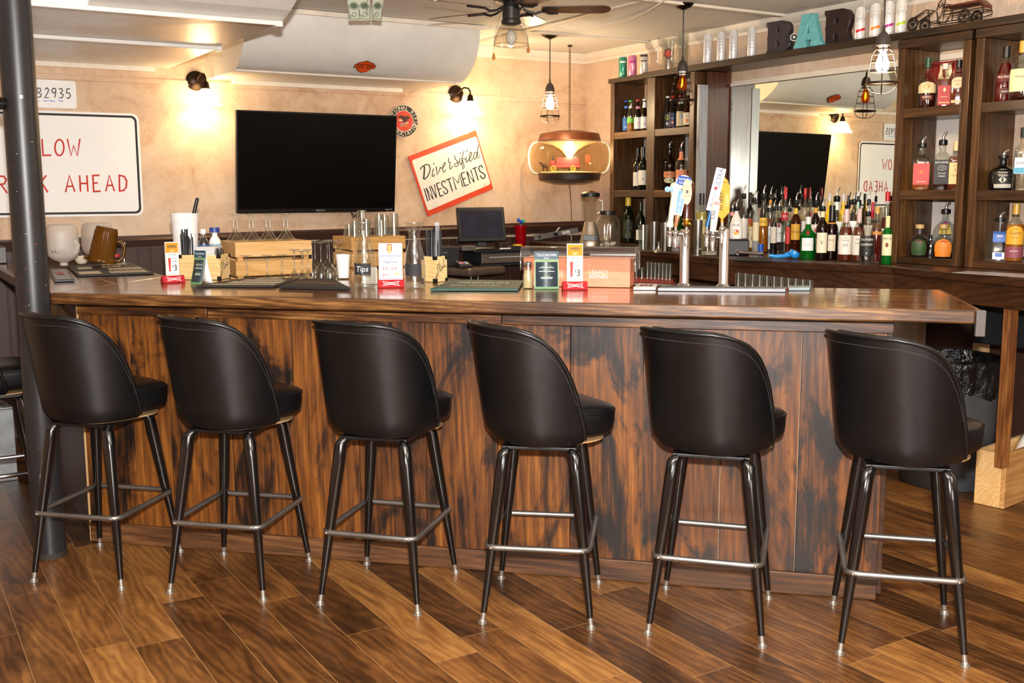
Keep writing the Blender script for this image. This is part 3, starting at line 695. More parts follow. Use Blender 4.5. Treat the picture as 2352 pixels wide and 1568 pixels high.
mb.build('apron', M_ctr, t, world=True)
mb = MB(); mb.rnd = .4; mb.box((4.78, 4.52, .01), (4.8, 6.6, ZK-.16)); mb.build('cabinet_front', M_shelf, t, world=True)
q = AD(2325, 700, 4.97); mb = MB(); mb.rnd = .9; z0 = AD(2312, 1085, 4.97).z
mb.box((q.x-.035, q.y-.02, z0), (q.x+.025, q.y+.02, ZK-.155)); mb.build('post', M_bartrim if False else wood('post_wood', [(.15, lin('#2a1509')), (.45, lin('#6a3d19')), (.7, lin('#93602f')), (.9, lin('#b98850'))], 'Z', 1.4, .5), t, world=True, bev=.002)
ZS0 = ZK+.0015
def shelf_unit(name, label, cols, zs, ztop, back=True):
    """cols: list of (y_left, y_right) openings between stiles, y falls to the right; zs: front top heights of shelves"""
    yl, yr = cols[0][0]+.045, cols[-1][1]-.045
    t = thing(name, label, 'shelf unit', (XR-.16, (yl+yr)/2, ZS0))
    edges = [yl]+[x for c in cols for x in c]+[yr]
    k = 0
    for a, b in zip(edges[0::2], edges[1::2]):
        k += 1; mb = MB(); mb.rnd = (k*.37) % 1
        mb.box((XF, b, ZS0), (XR-.032, a, ztop-(.046 if back else .001))); mb.build('upright', M_shelf, t, world=True, bev=.002)
    if back: mb = MB(); mb.rnd = .15; mb.box((XF-.004, yr-.004, ztop-.045), (XR-.032, yl+.004, ztop)); mb.build('top_board', M_shelfy, t, world=True, bev=.002)
    for i, z in enumerate(zs):
        for (a, b) in cols:
            mb = MB(); mb.rnd = (.23*i+.41*b) % 1; mb.box((XF+.003, b+.0005, max(z-.05, ZS0)), (XR-.032, a-.0005, z)); mb.build('shelf', M_shelfy, t, world=True, bev=.002)
    return t
yx = lambda px, py: AX(px, py, XF).y
zx = lambda px, py: AX(px, py, XF).z
zst = zx(2100, 70)
left_zs = [zx(1440, 560), zx(1440, 437), zx(1440, 302)]
_t = shelf_unit('bottle_shelf', 'dark wooden bottle shelf with two columns in the left corner by the hanging lamp', [(yx(1410, 300), yx(1485, 300)), (yx(1503, 300), yx(1583, 300))], left_zs, zst-.0415, False)
mb = MB(); mb.rnd = .15; mb.box((XF-.004, yx(1478, 163)+.004, zst-.041), (XR-.032, yx(1400, 170)+.01, zst-.008)); mb.build('top_board', M_shelfy, _t, world=True, bev=.002)
shelf_unit('bottle_shelf', 'dark wooden bottle shelf right of the mirror holding whiskey bottles', [(yx(2074, 250), yx(2205, 250))], [zx(2080, 590), zx(2080, 437), zx(2080, 250)], zst-.042)
shelf_unit('bottle_shelf', 'dark wooden bottle shelf at the right picture edge holding tequila bottles', [(yx(2253, 250), yx(2420, 250))], [zx(2230, 597), zx(2239, 437), zx(2250, 236)], zst-.042)
mb = MB(); mb.rnd = .55; mb.box((XF-.01, yx(2440, 50), zst-.04), (XR-.034, yx(1478, 163), zst))
solo('long_top_shelf', 'long dark top shelf board spanning from corner shelf over the mirror to the right', 'shelf', mb, M_shelfy, bev=.003)
# strip painting mirrored flash glare, and side panel of the corner shelf
yp = yx(1597, 300)-.012
mb = MB(); mb.rnd = .5; mb.box((XF+.08, yp-.02, ZS0), (XR-.034, yp, zst-.043)); solo('shelf_side_panel', 'reddish brown side board of the corner shelf facing the mirror', 'panel', mb, wood('red_side_board', [(.2, lin('#1c0c07')), (.45, lin('#3f1e10')), (.65, lin('#5c2e18')), (.9, lin('#74401f'))], 'Z', .8, .3, .4, .15, knots=.4), bev=.002)
mb = MB(); mb.rnd = .7; z1 = AX(1605, 194, XF).z; mb.box((XF, yp-.022, ZS0), (XF+.078, yp, z1)); solo('flash_glare_strip', 'grey strip painting flash glare beside the reddish board left of the mirror', 'board', mb, wood('glare_grey', [(.2, lin('#7d7f82')), (.45, lin('#a3a6a9')), (.7, lin('#c3c6c8')), (.9, lin('#dadcdd'))], 'Z', 1, .3, .3, .2, knots=.3, contrast=.8), bev=.002)
# ------------------------------------------------------------------ low counters behind the bar
q0, q1, q2 = AZ(985, 612, ZL), AZ(1080, 617, ZL), AZ(1215, 607, ZL)
mb = MB(); mb.prism([(q0.x, q0.y), (q1.x, q1.y), (4.1, q2.y-.02), (4.1, YB-.05), (q0.x-.1, YB-.05)], ZL-.06, ZL)
t = thing('register_counter', 'rounded grey-brown corner counter under the cash register', 'counter', (3.8, 7.0, 0))
mb.build('top', P('#5b4d44', .35, var=.15, name='grey_brown_laminate'), t, world=True, bev=.02)
mb = MB(); mb.cyl((q1.x+.06, q1.y+.1), .025, .002, ZL-.061, 20); mb.cyl((3.95, YB-.3), .025, .002, ZL-.061, 20); mb.build('leg', M_chrome, t, world=True, smooth=40)
t = thing('glass_counter', 'low dark service counter behind the bar carrying wooden crates and glasses', 'counter', (2.2, 5.8, 0))
mb = MB(); mb.box((1.46, 5.42, ZL-.04), (3.2, 6.6, ZL-.0)); mb.build('top', M_ctr, t, world=True, bev=.004)
mb = MB(); mb.box((1.5, 5.46, .002), (3.16, 6.56, ZL-.041)); mb.build('body', M_black, t, world=True)
t = thing('drain_board', 'steel drain board with shot glasses between the bar and back counter', 'drainboard', (3.9, 4.7, 0))
d0, d1 = AZ(1440, 652, .98), AZ(1880, 668, .98)
ux = (d1-d0).normalized(); uy = V((-ux.y, ux.x, 0)); DM = frame((d0.x, d0.y, 0), ux, uy); DL = (d1-d0).length
mb = MB(); mb.box((-.06, -.12, .94), (DL+.02, .2, .979), DM); mb.build('steel_top', M_steel, t, world=True, bev=.004)
mb = MB(); mb.box((-.02, -.08, .01), (DL-.02, .1, .939), DM); mb.build('base', M_black, t, world=True)
# ------------------------------------------------------------------ television and wall signs
def wallp(px, py, off=0.0): return AY(px, py, YB-off)
tl, tr, bl, br = wallp(538, 254, .09), wallp(906, 265, .09), wallp(540, 490, .09), wallp(902, 486, .09)
x0, x1, z0, z1 = (tl.x+bl.x)/2, (tr.x+br.x)/2, (bl.z+br.z)/2, (tl.z+tr.z)/2
t = thing('television', 'large black flat television hanging on the wall above the wooden crates', 'television', M=T((x0+x1)/2, YB-.095, z0) @ Rx(math.radians(6)))
cxm, W_, H_ = 0, (x1-x0), (z1-z0)
mb = MB(); mb.box((-W_/2, 0, 0), (W_/2, .03, H_)); mb.box((-W_*.36, .03, H_*.1), (W_*.36, .06, H_*.7)); mb.build('body', P('#08080a', .3, var=.1), t, bev=.003)
MB().box((-W_/2+.009, -.0012, .03), (W_/2-.009, .0, H_-.009)).build('screen', P('#040405', .3, spec=.12, var=.2, name='dark_screen'), t)
mb = MB(); mb.text('HITACHI', .016, T(-.01+.02, -.0006, .015), xs=1.05); mb.text('Roku TV', .014, T(W_/2-.05, -.0006, .015)); mb.build('lettering', P('#c8c8c8', .5), t)
MB().box((-.2, .03, H_*.3), (.2, .07, H_*.6)).box((-.15, .07, H_*.4), (.15, .112, H_*.45)).build('wall_bracket', M_black, t)
mb = MB()
for a, b in ((.26, .02), (.34, -.02)): mb.tube([(a, .045, .02), (a+b*.5, .045, -.02), (a+b, .05, -.05), (a+b*3, .06, -.02), (a+b*4, .06, .03)], .004, 6)
mb.build('cable', M_rubber, t)
def sign_thing(name, label, px, py, off=.012):
    q = wallp(px, py, off); return thing(name, label, 'sign', q)
# road sign ---------------------------------------------------------------
OFF = .014
t = sign_thing('road_sign', 'large white road sign with red capitals and black border, behind the iron post', 125, 378, OFF)
O = MW[t].translation
def rel(px, py, k=0.0): q = wallp(px, py, OFF+.0008*k); return (q.x-O.x, q.y-O.y, q.z-O.z)
def rrect(x0, z0, x1, z1, r, n=6):
    o = []
    for cx, cz, a0 in ((x1-r, z1-r, 0), (x0+r, z1-r, 90), (x0+r, z0+r, 180), (x1-r, z0+r, 270)):
        for k in range(n+1): a = math.radians(a0+90*k/n); o.append((cx+r*math.cos(a), cz+r*math.sin(a)))
    return o
UPR = Matrix(((1, 0, 0, 0), (0, 0, -1, 0), (0, 1, 0, 0), (0, 0, 0, 1)))   # outline (x, z) standing upright, thickness toward -y
xr_, zt_ = wallp(318, 262, OFF).x-O.x, wallp(250, 259, OFF).z-O.z
zb_ = wallp(250, 496, OFF).z-O.z; xl_ = wallp(-68, 378, OFF).x-O.x
mb = MB(); mb.prism(rrect(xl_, zb_, xr_, zt_, .045), -.002, .001, UPR); mb.build('plate', P('#fbfbf9', .7, var=.01, name='reflective_white'), t)
mb = MB(); b0, b1 = rrect(xl_+.014, zb_+.014, xr_-.014, zt_-.014, .036), rrect(xl_+.028, zb_+.028, xr_-.028, zt_-.028, .026); nn = len(b0)
mb.add([(x, -.0016, z) for x, z in b0]+[(x, -.0016, z) for x, z in b1], [(i, (i+1) % nn, nn+(i+1) % nn, nn+i) for i in range(nn)]); mb.build('border', M_ink, t)
z1f = lambda x, y: rel(x/3.92, y/3.92, 2.5)
z6f = lambda x, y: rel(x/4.704, 380+y/4.704, 2.5)
arc = lambda cx, cy, rx, ry, a0=0, a1=360, n=20: [(cx+rx*math.cos(math.radians(a0+(a1-a0)*k/n)), cy+ry*math.sin(math.radians(a0+(a1-a0)*k/n))) for k in range(n+1)]
mb = MB()
for s in ([(378, 1250), (388, 1398), (462, 1397)], arc(535, 1328, 40, 72), [(606, 1250), (640, 1400), (662, 1310), (697, 1400), (719, 1250)],
          [(322, 1280)]+arc(285, 1288, 38, 36, -20, -270, 12)+arc(285, 1362, 38, 38, -90, 150, 12)): mb.stroke(s, 15, z1f)
for s in ([(708, 288), (750, 108), (808, 283)], [(728, 226), (790, 222)], [(860, 106), (870, 282)], [(938, 105), (950, 282)], [(866, 194), (944, 192)], [(1075, 105), (1003, 108), (1012, 281), (1088, 277)], [(1007, 190), (1056, 188)],
          [(1143, 279), (1181, 106), (1236, 277)], [(1160, 216), (1222, 213)], [(1288, 105), (1292, 274), (1335, 269), (1363, 235), (1368, 165), (1342, 118), (1288, 105)],
          [(410, 112), (425, 292)], [(500, 106), (422, 205)], [(450, 185), (517, 290)], [(-30, 116), (-22, 302)], [(-30, 116), (38, 116), (66, 150), (46, 198), (-26, 206)], [(10, 204), (78, 298)],
          [(215, 113), (140, 114), (147, 298), (225, 294)], [(143, 205), (195, 203)], arc(325, 203, 52, 92, -40, -320, 18), [(-240, 118), (-205, 305), (-170, 190), (-130, 304), (-100, 117)]): mb.stroke(s, 18, z6f)
mb.build('lettering', M_signred, t)
# licence plate ------------------------------------------------------------
t = thing('licence_plate', 'small white vehicle licence plate above the road sign', 'licence plate', wallp(110, 216, .01)); O = MW[t].translation
x0_, x1_ = wallp(44, 216, .01).x-O.x, wallp(175, 216, .01).x-O.x; z0_, z1_ = wallp(150, 249, .01).z-O.z, wallp(150, 185, .01).z-O.z
mb = MB(); mb.prism(rrect(x0_, z0_, x1_, z1_, .018), -.002, .001, UPR); mb.build('plate', P('#f4f5f3', .4, var=.02), t, bev=.0008)
OFF = .0115; O_ = O
def rel2(x, y): q = wallp(x/3.92, y/3.92, .0125); return (q.x-O.x, q.y-O.y, q.z-O.z)
mb = MB()
for s in ([(330, 876), (336, 792), (362, 796), (368, 820), (338, 833), (372, 848), (366, 872), (330, 876)], [(404, 805), (424, 790), (438, 808), (428, 840), (402, 878), (441, 880)],
          [(502, 826), (482, 838), (466, 820), (476, 795), (498, 797), (504, 820), (492, 880)], [(530, 802), (556, 796), (564, 816), (544, 838), (570, 852), (560, 880), (532, 880)], [(632, 800), (602, 799), (599, 836), (624, 838), (635, 862), (620, 886), (598, 878)]): mb.stroke(s, 9, rel2)
mb.build('digits', P('#24262a', .5), t)
mb = MB()
for a, b in ((325, 352), (388, 428), (438, 496), (526, 568)): mb.stroke([(a, 905), (b, 911)], 9, rel2)
mb.build('state_strip', P('#7ea3dd', .5), t)
# round emblem -------------------------------------------------------------
q = wallp(927, 278, .012); RR = abs(wallp(962, 278, .012).x-wallp(892, 278, .012).x)/2*1.0
t = thing('round_emblem', 'round black and red eagle emblem plaque partly behind the television corner', 'sign', q)
RR = .118
mb = MB(); disc = lambda r, n=40: [(r*math.cos(2*PI*i/n), r*math.sin(2*PI*i/n)) for i in range(n)]
mb.prism(disc(RR), -.002, .002, UPR, 0); mb.prism(disc(RR*.975), .002, .003, UPR, 1); mb.prism(disc(RR*.665), .003, .004, UPR, 0); mb.prism(disc(RR*.63), .004, .005, UPR, 2)
mb.build('disc', [P('#e9dfcd', .5), P('#1f1915', .5), P('#d33a2c', .5)], t)
mb = MB()
def ring_text(s, r, a_mid, step, size, top=True):
    n_ = len(s)
    for i, ch in enumerate(s):
        a = math.radians(a_mid + ((n_-1)/2-i)*step*(1 if top else -1))
        if ch == ' ': continue
        g = (a-PI/2) if top else (a+PI/2)
        mb.text(ch, size, T(r*math.cos(a), -.0036, r*math.sin(a)) @ Ry(-g))
ring_text('NATIONAL RIFLE', RR*.81, 82, 15.5, RR*.34); ring_text('ASSOCIATION', RR*.81, -82, 15, RR*.34, False)
mb.build('ring_lettering', P('#efe6d2', .5), t)
mb = MB(); s_ = RR*.6
eag = [(-.75, .35), (-.45, .55), (-.1, .58), (.1, .45), (.45, .55), (.75, .3), (.4, .2), (.35, -.05), (.1, -.15), (-.1, -.05), (-.3, .1), (-.2, .25), (-.5, .3)]
mb.prism([(x*s_, z*s_) for x, z in eag][::-1], .0052, .006, UPR, 0)
mb.prism([(-.62*s_, .02*s_), (-.2*s_, -.02*s_), (-.15*s_, .12*s_), (-.55*s_, .15*s_)], .0062, .0066, UPR, 1); mb.prism([(.2*s_, -.3*s_), (.55*s_, -.22*s_), (.5*s_, -.1*s_), (.18*s_, -.15*s_)], .0062, .0066, UPR, 1)
mb.prism([(-.4*s_, -.45*s_), (.05*s_, -.5*s_), (.15*s_, -.25*s_), (-.35*s_, -.22*s_)], .0056, .006, UPR, 2)
for a in ((-.5, -.62, .5, -.2), (-.45, -.25, .55, -.6)): mb.stroke([(a[0]*s_, a[1]*s_), (a[2]*s_, a[3]*s_)], .006, lambda x, z: (x, -.0068, z), 3)
mb.build('eagle', [P('#3b2114', .6), P('#e8e0d2', .6), P('#7f8fae', .6), P('#b88a35', .5)], t)
# hand painted sign ----------------------------------------------------------
t = thing('painted_sign', 'tilted white hand-lettered sign with orange-red border below the right wall lamp', 'sign', wallp(1035, 398, .014)); O = MW[t].translation
zs5 = lambda x, y, k=0.0: (lambda q: (q.x-O.x, q.y-O.y, q.z-O.z))(wallp(920+x/7.126, 290+y/7.126, .014+k))
cr = [(125, 495), (445, 1480), (1515, 1020), (1230, 62)]
mb = MB(); f_ = [zs5(*c) for c in cr]; b_ = [(x, y+.006, z) for x, y, z in f_]
mb.add(f_+b_, [(0, 1, 2, 3), (7, 6, 5, 4), (0, 4, 5, 1), (1, 5, 6, 2), (2, 6, 7, 3), (3, 7, 4, 0)]); mb.build('board', P('#d9472a', .45, var=.08, name='orange_red_sign_paint'), t)
def rquad(c, r, n=5):
    o = []
    for i in range(4):
        p, a, b = V(c[i]), V(c[i-1]), V(c[(i+1) % 4]); u, w = (a-p).normalized(), (b-p).normalized()
        for k in range(n+1):
            s = k/n; o.append(tuple(p + u*r*(1-s)**2 + w*r*s**2))
    return o
mb = MB(); mb.poly([zs5(x, y, .001) for x, y in rquad([(183, 560), (447, 1385), (1475, 945), (1240, 160)], 40)]); mb.build('white_field', P('#ece6db', .45, var=.03), t)
mb = MB(); k2 = lambda x, y: zs5(x, y, .0018)
for s, w in (([(320, 708), (345, 668), (400, 630), (440, 622), (472, 640), (484, 690), (478, 740), (455, 800), (420, 845), (382, 872)], 17), ([(388, 650), (390, 700), (386, 780), (378, 865)], 24),
    ([(540, 690), (520, 770), (520, 812), (538, 822), (565, 780)], 13), ([(545, 600), (541, 622)], 17), ([(580, 655), (590, 700), (600, 792), (640, 720), (648, 665), (668, 690)], 14),
    ([(668, 690), (710, 655), (738, 605), (718, 592), (694, 640), (690, 720), (708, 755), (745, 705)], 12), ([(785, 515), (785, 585), (812, 590), (805, 640), (806, 692), (825, 698), (850, 650)], 13),
    ([(884, 470), (888, 520), (940, 590), (945, 632), (915, 662), (878, 650), (885, 615), (960, 585)], 12), ([(968, 520), (966, 590), (985, 632), (1005, 590)], 13), ([(980, 428), (976, 450)], 16),
    ([(1042, 398), (1012, 470), (1005, 580), (1015, 700), (1040, 672), (1030, 600), (1000, 522), (1062, 540)], 12), ([(1075, 490), (1068, 560), (1088, 588), (1115, 545)], 13), ([(1092, 388), (1086, 412)], 16),
    ([(1115, 545), (1150, 495), (1166, 432), (1142, 425), (1122, 500), (1125, 560), (1150, 572), (1188, 515)], 12), ([(1238, 420), (1210, 432), (1194, 490), (1206, 540), (1235, 510), (1258, 400), (1275, 305)], 13), ([(1262, 420), (1258, 500), (1278, 522), (1296, 460)], 10)): mb.stroke(s, w, k2)
mb.build('script_lettering', M_ink, t)
mb = MB()
for s in ([(385, 1018), (448, 1228)], [(483, 1212), (420, 1006), (534, 1193), (472, 985)], [(497, 975), (587, 1170), (553, 950)], [(640, 918), (588, 940), (650, 1145), (704, 1124)], [(618, 1034), (668, 1014)],
          [(738, 915), (712, 890), (680, 903), (670, 940), (690, 980), (745, 1020), (772, 1055), (765, 1092), (735, 1106), (710, 1085), (706, 1058)], [(743, 879), (826, 847)], [(785, 862), (850, 1062)],
          [(912, 1035), (850, 825), (945, 925), (960, 785), (1020, 990)], [(1050, 748), (990, 773), (1050, 975), (1110, 950)], [(1018, 867), (1066, 848)], [(1140, 940), (1083, 735), (1207, 912), (1145, 710)],
          [(1175, 695), (1247, 667)], [(1210, 682), (1271, 886)], [(1345, 680), (1318, 640), (1287, 653), (1277, 690), (1300, 740), (1350, 765), (1384, 800), (1376, 842), (1345, 853), (1315, 830), (1303, 800)]): mb.stroke(s, 17, k2)
mb.stroke([(1350, 972), (1378, 955), (1402, 928)], 6, k2)
mb.build('block_lettering', M_ink, t)
mb = MB()
for c in ((283, 447), (1098, 132), (1485, 975), (437, 1425)): mb.ball(zs5(*c), .006, 8)
mb.build('screw', M_steel, t)
# ------------------------------------------------------------------ wall lamps
WARM = (1.0, .62, .26)
M_shade = N('lit_frosted_shade'); M_shade = M_shade.bsdf(lin('#fff4dc'), .5, emit=lin('#ffdca4'), es=SCE)
def lamp(name, loc, power, r=.03, col=WARM):
    l = bpy.data.lights.new(name, 'POINT'); l.energy = power; l.shadow_soft_size = r; l.color = col
    o = bpy.data.objects.new(name, l); COL.objects.link(o); o.location = loc; return o
def sconce(px, py, sx, label, tilt=0):
    q = wallp(px, py, 0.0); t = thing('wall_lamp', label, 'wall lamp', (q.x, YB, q.z), 0, 'bronze wall lamps beside the television')
    W90 = Rx(PI/2)
    mb = MB(); mb.lathe([(0, .001), (.064, .001), (.066, .008), (.058, .012), (.056, .02), (.045, .026), (.03, .032), (.012, .036), (0, .036)], 32, W90); mb.build('back_plate', M_bronze, t, smooth=35)
    e = V((sx, -.135, -.005))
    mb = MB(); mb.tube([(0, -.03, 0), (sx*.2, -.06, .025), (sx*.5, -.09, .042), (sx*.85, -.122, .035), (sx, -.135, .01), (sx, -.135, -.02)], .0065, 10); mb.build('arm', M_bronze, t, smooth=60)
    mb = MB(); mb.lathe([(0, -.01), (.012, -.012), (.02, -.022), (.024, -.05), (.03, -.056), (.03, -.062), (0, -.062)], 24, T(e.x, e.y, 0)); mb.build('socket', M_bronze, t, smooth=35)
    mb = MB(); mb.lathe([(.028, -.06), (.04, -.075), (.058, -.1), (.072, -.13), (.088, -.155), (.10, -.165)], 40, T(e.x, e.y, 0), flute=.03, nf=12); mb.build('glass_shade', M_shade, t, smooth=60)
    mb = MB(); mb.ball((e.x, e.y, -.105), .026, 14, sz=1.3); mb.build('bulb', emis('hot_bulb', '#ffe2b0', 120), t, smooth=60)
sconce(449, 186, .03, 'lit bronze wall lamp left of the television')
sconce(1046, 216, .055, 'lit bronze wall lamp above the tilted hand-lettered sign')
# ------------------------------------------------------------------ cage pendants
M_cage = P('#3a2c22', .4, .7, var=.1, name='cage_wire')
M_sock = P('#3d3632', .55, var=.05, name='socket_cover')
M_bulb = emis('lit_pendant_bulb', '#ffe0b4', 360)
M_amber = liquidm('amber_bulb_glass', '#f7a948', '#d87a20', .1, .12)
def pendant(px, py, D, zt, label, edison=False):
    """px, py, D: centre of the bulb; zt: ceiling height of the canopy"""
    b = AD(px, py, D); t = thing('cage_pendant_lamp', label, 'pendant lamp', b, .4, 'cage pendant lamps over the bar')
    top = zt-b.z
    mb = MB(); mb.lathe([(0, top-.001), (.062, top-.001), (.06, top-.008), (.045, top-.02), (.02, top-.03), (.006, top-.036), (0, top-.036)], 28); mb.build('canopy', M_bronze, t, smooth=40)
    mb = MB(); mb.tube([(0, 0, top-.03), (0, 0, .16)], .0035, 8); mb.build('cord', M_rubber, t)
    mb = MB(); mb.lathe([(0, .165), (.006, .165), (.007, .14), (.012, .135), (.024, .122), (.032, .1), (.034, .075), (.03, .073), (0, .073)], 28); mb.build('socket_cover', M_sock, t, smooth=50)
    mb = MB(); mb.lathe([(0, .073), (.021, .073), (.021, .05), (.016, .048), (0, .048)], 24); mb.build('socket', P('#eeeae2', .4), t, smooth=40)
    if edison:
        mb = MB(); mb.lathe([(.012, .048), (.018, .03), (.027, .01), (.03, -.01), (.027, -.03), (.015, -.042), (0, -.045)], 24); bl_ = mb.build('bulb', M_amber, t, smooth=60)
        mb = MB(); mb.tube([(0, 0, .03), (.006, 0, 0), (0, .006, -.02), (-.006, 0, 0), (0, 0, .028)], .0035, 6); mb.build('filament', emis('filament_glow', '#ffa845', 9), bl_)
    else:
        mb = MB(); mb.lathe([(.013, .05), (.015, .035), (.026, .008), (.031, -.012), (.028, -.034), (.016, -.048), (0, -.052)], 28); mb.build('bulb', M_bulb, t, smooth=60)
    mb = MB(); zz = [(.058, .03), (.036, .047), (0, .053), (-.045, .06), (-.095, .07)]
    for i, (z, r) in enumerate(zz): mb.torus((0, 0, z), r, .0022 if 0 < i < 4 else .003, 28, 6)
    mb.torus((0, 0, -.1), .073, .0032, 28, 6)
    for k in range(4):
        a = PI/2*k+.3; mb.tube([(.022*math.cos(a), .022*math.sin(a), .068)]+[(r*math.cos(a), r*math.sin(a), z) for z, r in zz], .0022, 6)
    for a in (.3, .3+PI/2): mb.tube([(.07*math.cos(a)*math.cos(u), .07*math.sin(a)*math.cos(u), -.1-.048*math.sin(u)) for u in [PI*i/12 for i in range(13)]], .0024, 6)
    mb.build('wire_cage', M_cage, t, smooth=60)
pendant(1263, 235, 7.6, ZC, 'lit cage pendant lamp left of the globe lamp chain')
pendant(1567, 192, 6.4, ZC, 'cage pendant lamp with dim amber bulb before the corner shelf', True)
pendant(2027, 142, 4.95, ZC, 'nearest lit cage pendant lamp in front of the mirror')
# cable clipped along the ceiling
mb = MB(); mb.tube([AZ(x, y, ZC-z) for x, y, z in ((1272, 62, .012), (1300, 65, .012), (1340, 67, .016), (1390, 61, .03), (1440, 48, .03), (1490, 25, .03), (1535, -6, .016), (1600, -60, .01))], .005, 6)
solo('ceiling_cable', 'pale cable sagging along the ceiling from the far pendant lamp', 'cable', mb, M_trim, smooth=60)
# ------------------------------------------------------------------ ceiling fan
fc = AD(1174, 34, 5.55); D_ = 5.55
t = thing('ceiling_fan', 'dark ceiling fan with ribbed glass light shade', 'ceiling fan', (fc.x, fc.y, fc.z))
zc = ZC-fc.z
mb = MB(); mb.lathe([(0, zc-.001), (.09, zc-.001), (.1, zc-.03), (.1, zc-.1), (.085, zc-.125), (.05, zc-.135), (0, zc-.135)], 36); mb.build('motor_housing', P('#38332f', .4, .5, name='dark_fan_metal'), t, smooth=40)
M_fan = P('#3a3633', .4, .6, name='fan_metal'); zbld = zc-.165
M_blade = wood('fan_blade_walnut', [(.2, lin('#553626')), (.5, lin('#7a5540')), (.8, lin('#9a7358'))], 'X', 1.0, .4, .2)
M_bladet = P('#c9a673', .5)
for k, a in enumerate((0.5, 72, 147, 216, 292)):
    Mk = Rz(-YW+math.radians(a)) 
    Bm = Mk @ T(0, 0, zbld) @ Rx(math.radians(-11))
    mb = MB(); mb.tube([(.05, 0, .01), (.09, 0, -.012), (.13, 0, -.02), (.17, 0, -.008)], .007, 8, M=Mk @ T(0, 0, zbld)); mb.tube([(.25, .042, -.007), (.2, .04, -.008), (.165, 0, -.008), (.2, -.04, -.008), (.25, -.042, -.007)], .006, 8, M=Bm)
    br_ = mb.build('blade_bracket', M_fan, t, smooth=60)
    o2 = [(.16, -.045), (.46, -.056)]+[(.47+.055*math.cos(math.radians(u)), .056*math.sin(math.radians(u))) for u in range(-70, 71, 20)]+[(.46, .056), (.16, .045)]
    mb = MB(); mb.prism(o2, -.0025, .0025, Bm); mb.build('fan_blade', M_blade, t, bev=.0012)
mb = MB(); mb.lathe([(0, zc-.13), (.04, zc-.13), (.042, zc-.15), (.046, zc-.155), (.046, zc-.215), (.052, zc-.222), (.052, zc-.24), (.04, zc-.245), (0, zc-.245)], 32); mb.build('light_kit_neck', M_fan, t, smooth=35)
mb = MB(); zs = zc-.238
sp = [(.04, 0), (.055, -.01), (.072, -.035), (.084, -.065), (.09, -.095), (.0915, -.108)]
mb.lathe([(r, zs+z) for r, z in sp], 96, flute=.012, nf=48); mb.torus((0, 0, zs-.108), .0915, .003, 48, 6)
mb.build('glass_shade', glassm('ribbed_glass', '#ece9e2', 1.0, gl=.16, rough=.2, edge=.7), t, smooth=80)
mb = MB(); mb.ball((0, 0, zs-.07), .03, 14, sz=1.3); mb.build('bulb', P('#f3f1ea', .3), t, smooth=60)
for sx, L in ((-.062, .2), (.06, .165)):
    q = RT0*sx; mb = MB(); mb.tube([(q.x*.8, q.y*.8, zc-.17), (q.x*1.45, q.y*1.45, zs-.06), (q.x*1.5, q.y*1.5, zs-L+.05)], .0008, 5); mb.build('pull_chain', M_bronze, t)
    mb = MB(); mb.lathe([(0, 0), (.008, .004), (.009, .012), (.004, .034), (0, .036)], 12, T(q.x*1.5, q.y*1.5, zs-L+.015)); mb.build('chain_pull', P('#b9742c', .4), t, smooth=60)
# ------------------------------------------------------------------ hanging globe carousel lamp
gl = AD(1308, 357, 8.22); t = thing('globe_lamp', 'round hanging glass globe lamp with toy wagon and horses inside, on a chain', 'hanging lamp', gl)
px_m = PXS(gl); R_ = 92.5/px_m; hh = 1/px_m
zz = lambda py: (357-py)*hh
mb = MB(); mb.lathe([(0, zz(300)), (R_*.3, zz(301)), (R_*.72, zz(308)), (R_*.735, zz(310)), (R_*.78, zz(323)), (R_*.76, zz(324)), (0, zz(322))], 48); mb.build('top_cap', P('#6b3a1e', .4, .3, name='bronze_brown_cap'), t, smooth=30)
mb = MB(); pr_ = [(R_*.78, zz(325)), (R_*.88, zz(327)), (R_*.95, zz(335)), (R_*.99, zz(347)), (R_, zz(362)), (R_*.985, zz(376)), (R_*.93, zz(390)), (R_*.86, zz(397)), (R_*.77, zz(398))]
mb.lathe(pr_, 56); mb.build('glass_globe', glassm('amber_globe_glass', '#fdf5e2', 1.2, gl=.04, rough=.03, edge=1.0), t, smooth=80)
mb = MB(); mb.lathe([(0, zz(397)), (R_*.77, zz(397.5)), (R_*.78, zz(399)), (R_*.75, zz(413)), (R_*.4, zz(420)), (0, zz(422))], 48); mb.build('base', P('#3f2115', .4, .2), t, smooth=30)
edg = [(R_*.8, zz(326)), (R_*.9, zz(329)), (R_*.97, zz(338)), (R_*1.006, zz(350)), (R_*1.012, zz(362)), (R_*1.0, zz(376)), (R_*.945, zz(390)), (R_*.87, zz(396.5)), (R_*.8, zz(397.5))]
for sg_ in (-1, 1):
    mb = MB(); a_ = face_cam(gl); mb.tube([(sg_*r*math.cos(a_), sg_*r*math.sin(a_), z) for r, z in edg], .0085, 8); mb.build('lit_glass_edge', P('#fdfcf8', .25, coat=.3, var=.01, name='edge_light_white'), t, smooth=60)  # white tubes along the glass edges paint their edge-lit glow
fa = face_cam(gl); mb = MB(); mb.lathe([(R_*.766, zz(410)), (R_*.778, zz(402))], 24, a0=-PI/2-.85, a1=-PI/2+.85); 
o = mb.build('name_band', P('#1d1a17', .5), t); o.matrix_local = Rz(fa)
FM = Rz(fa)
mb = MB(); mb.lathe([(0, zz(396.5)), (R_*.74, zz(396.5)), (R_*.7, zz(394.5)), (R_*.3, zz(393)), (0, zz(393))], 32); mb.build('snow_floor', P('#f0e0b8', .7), t)
mb = MB(); wz = zz(384); S = hh
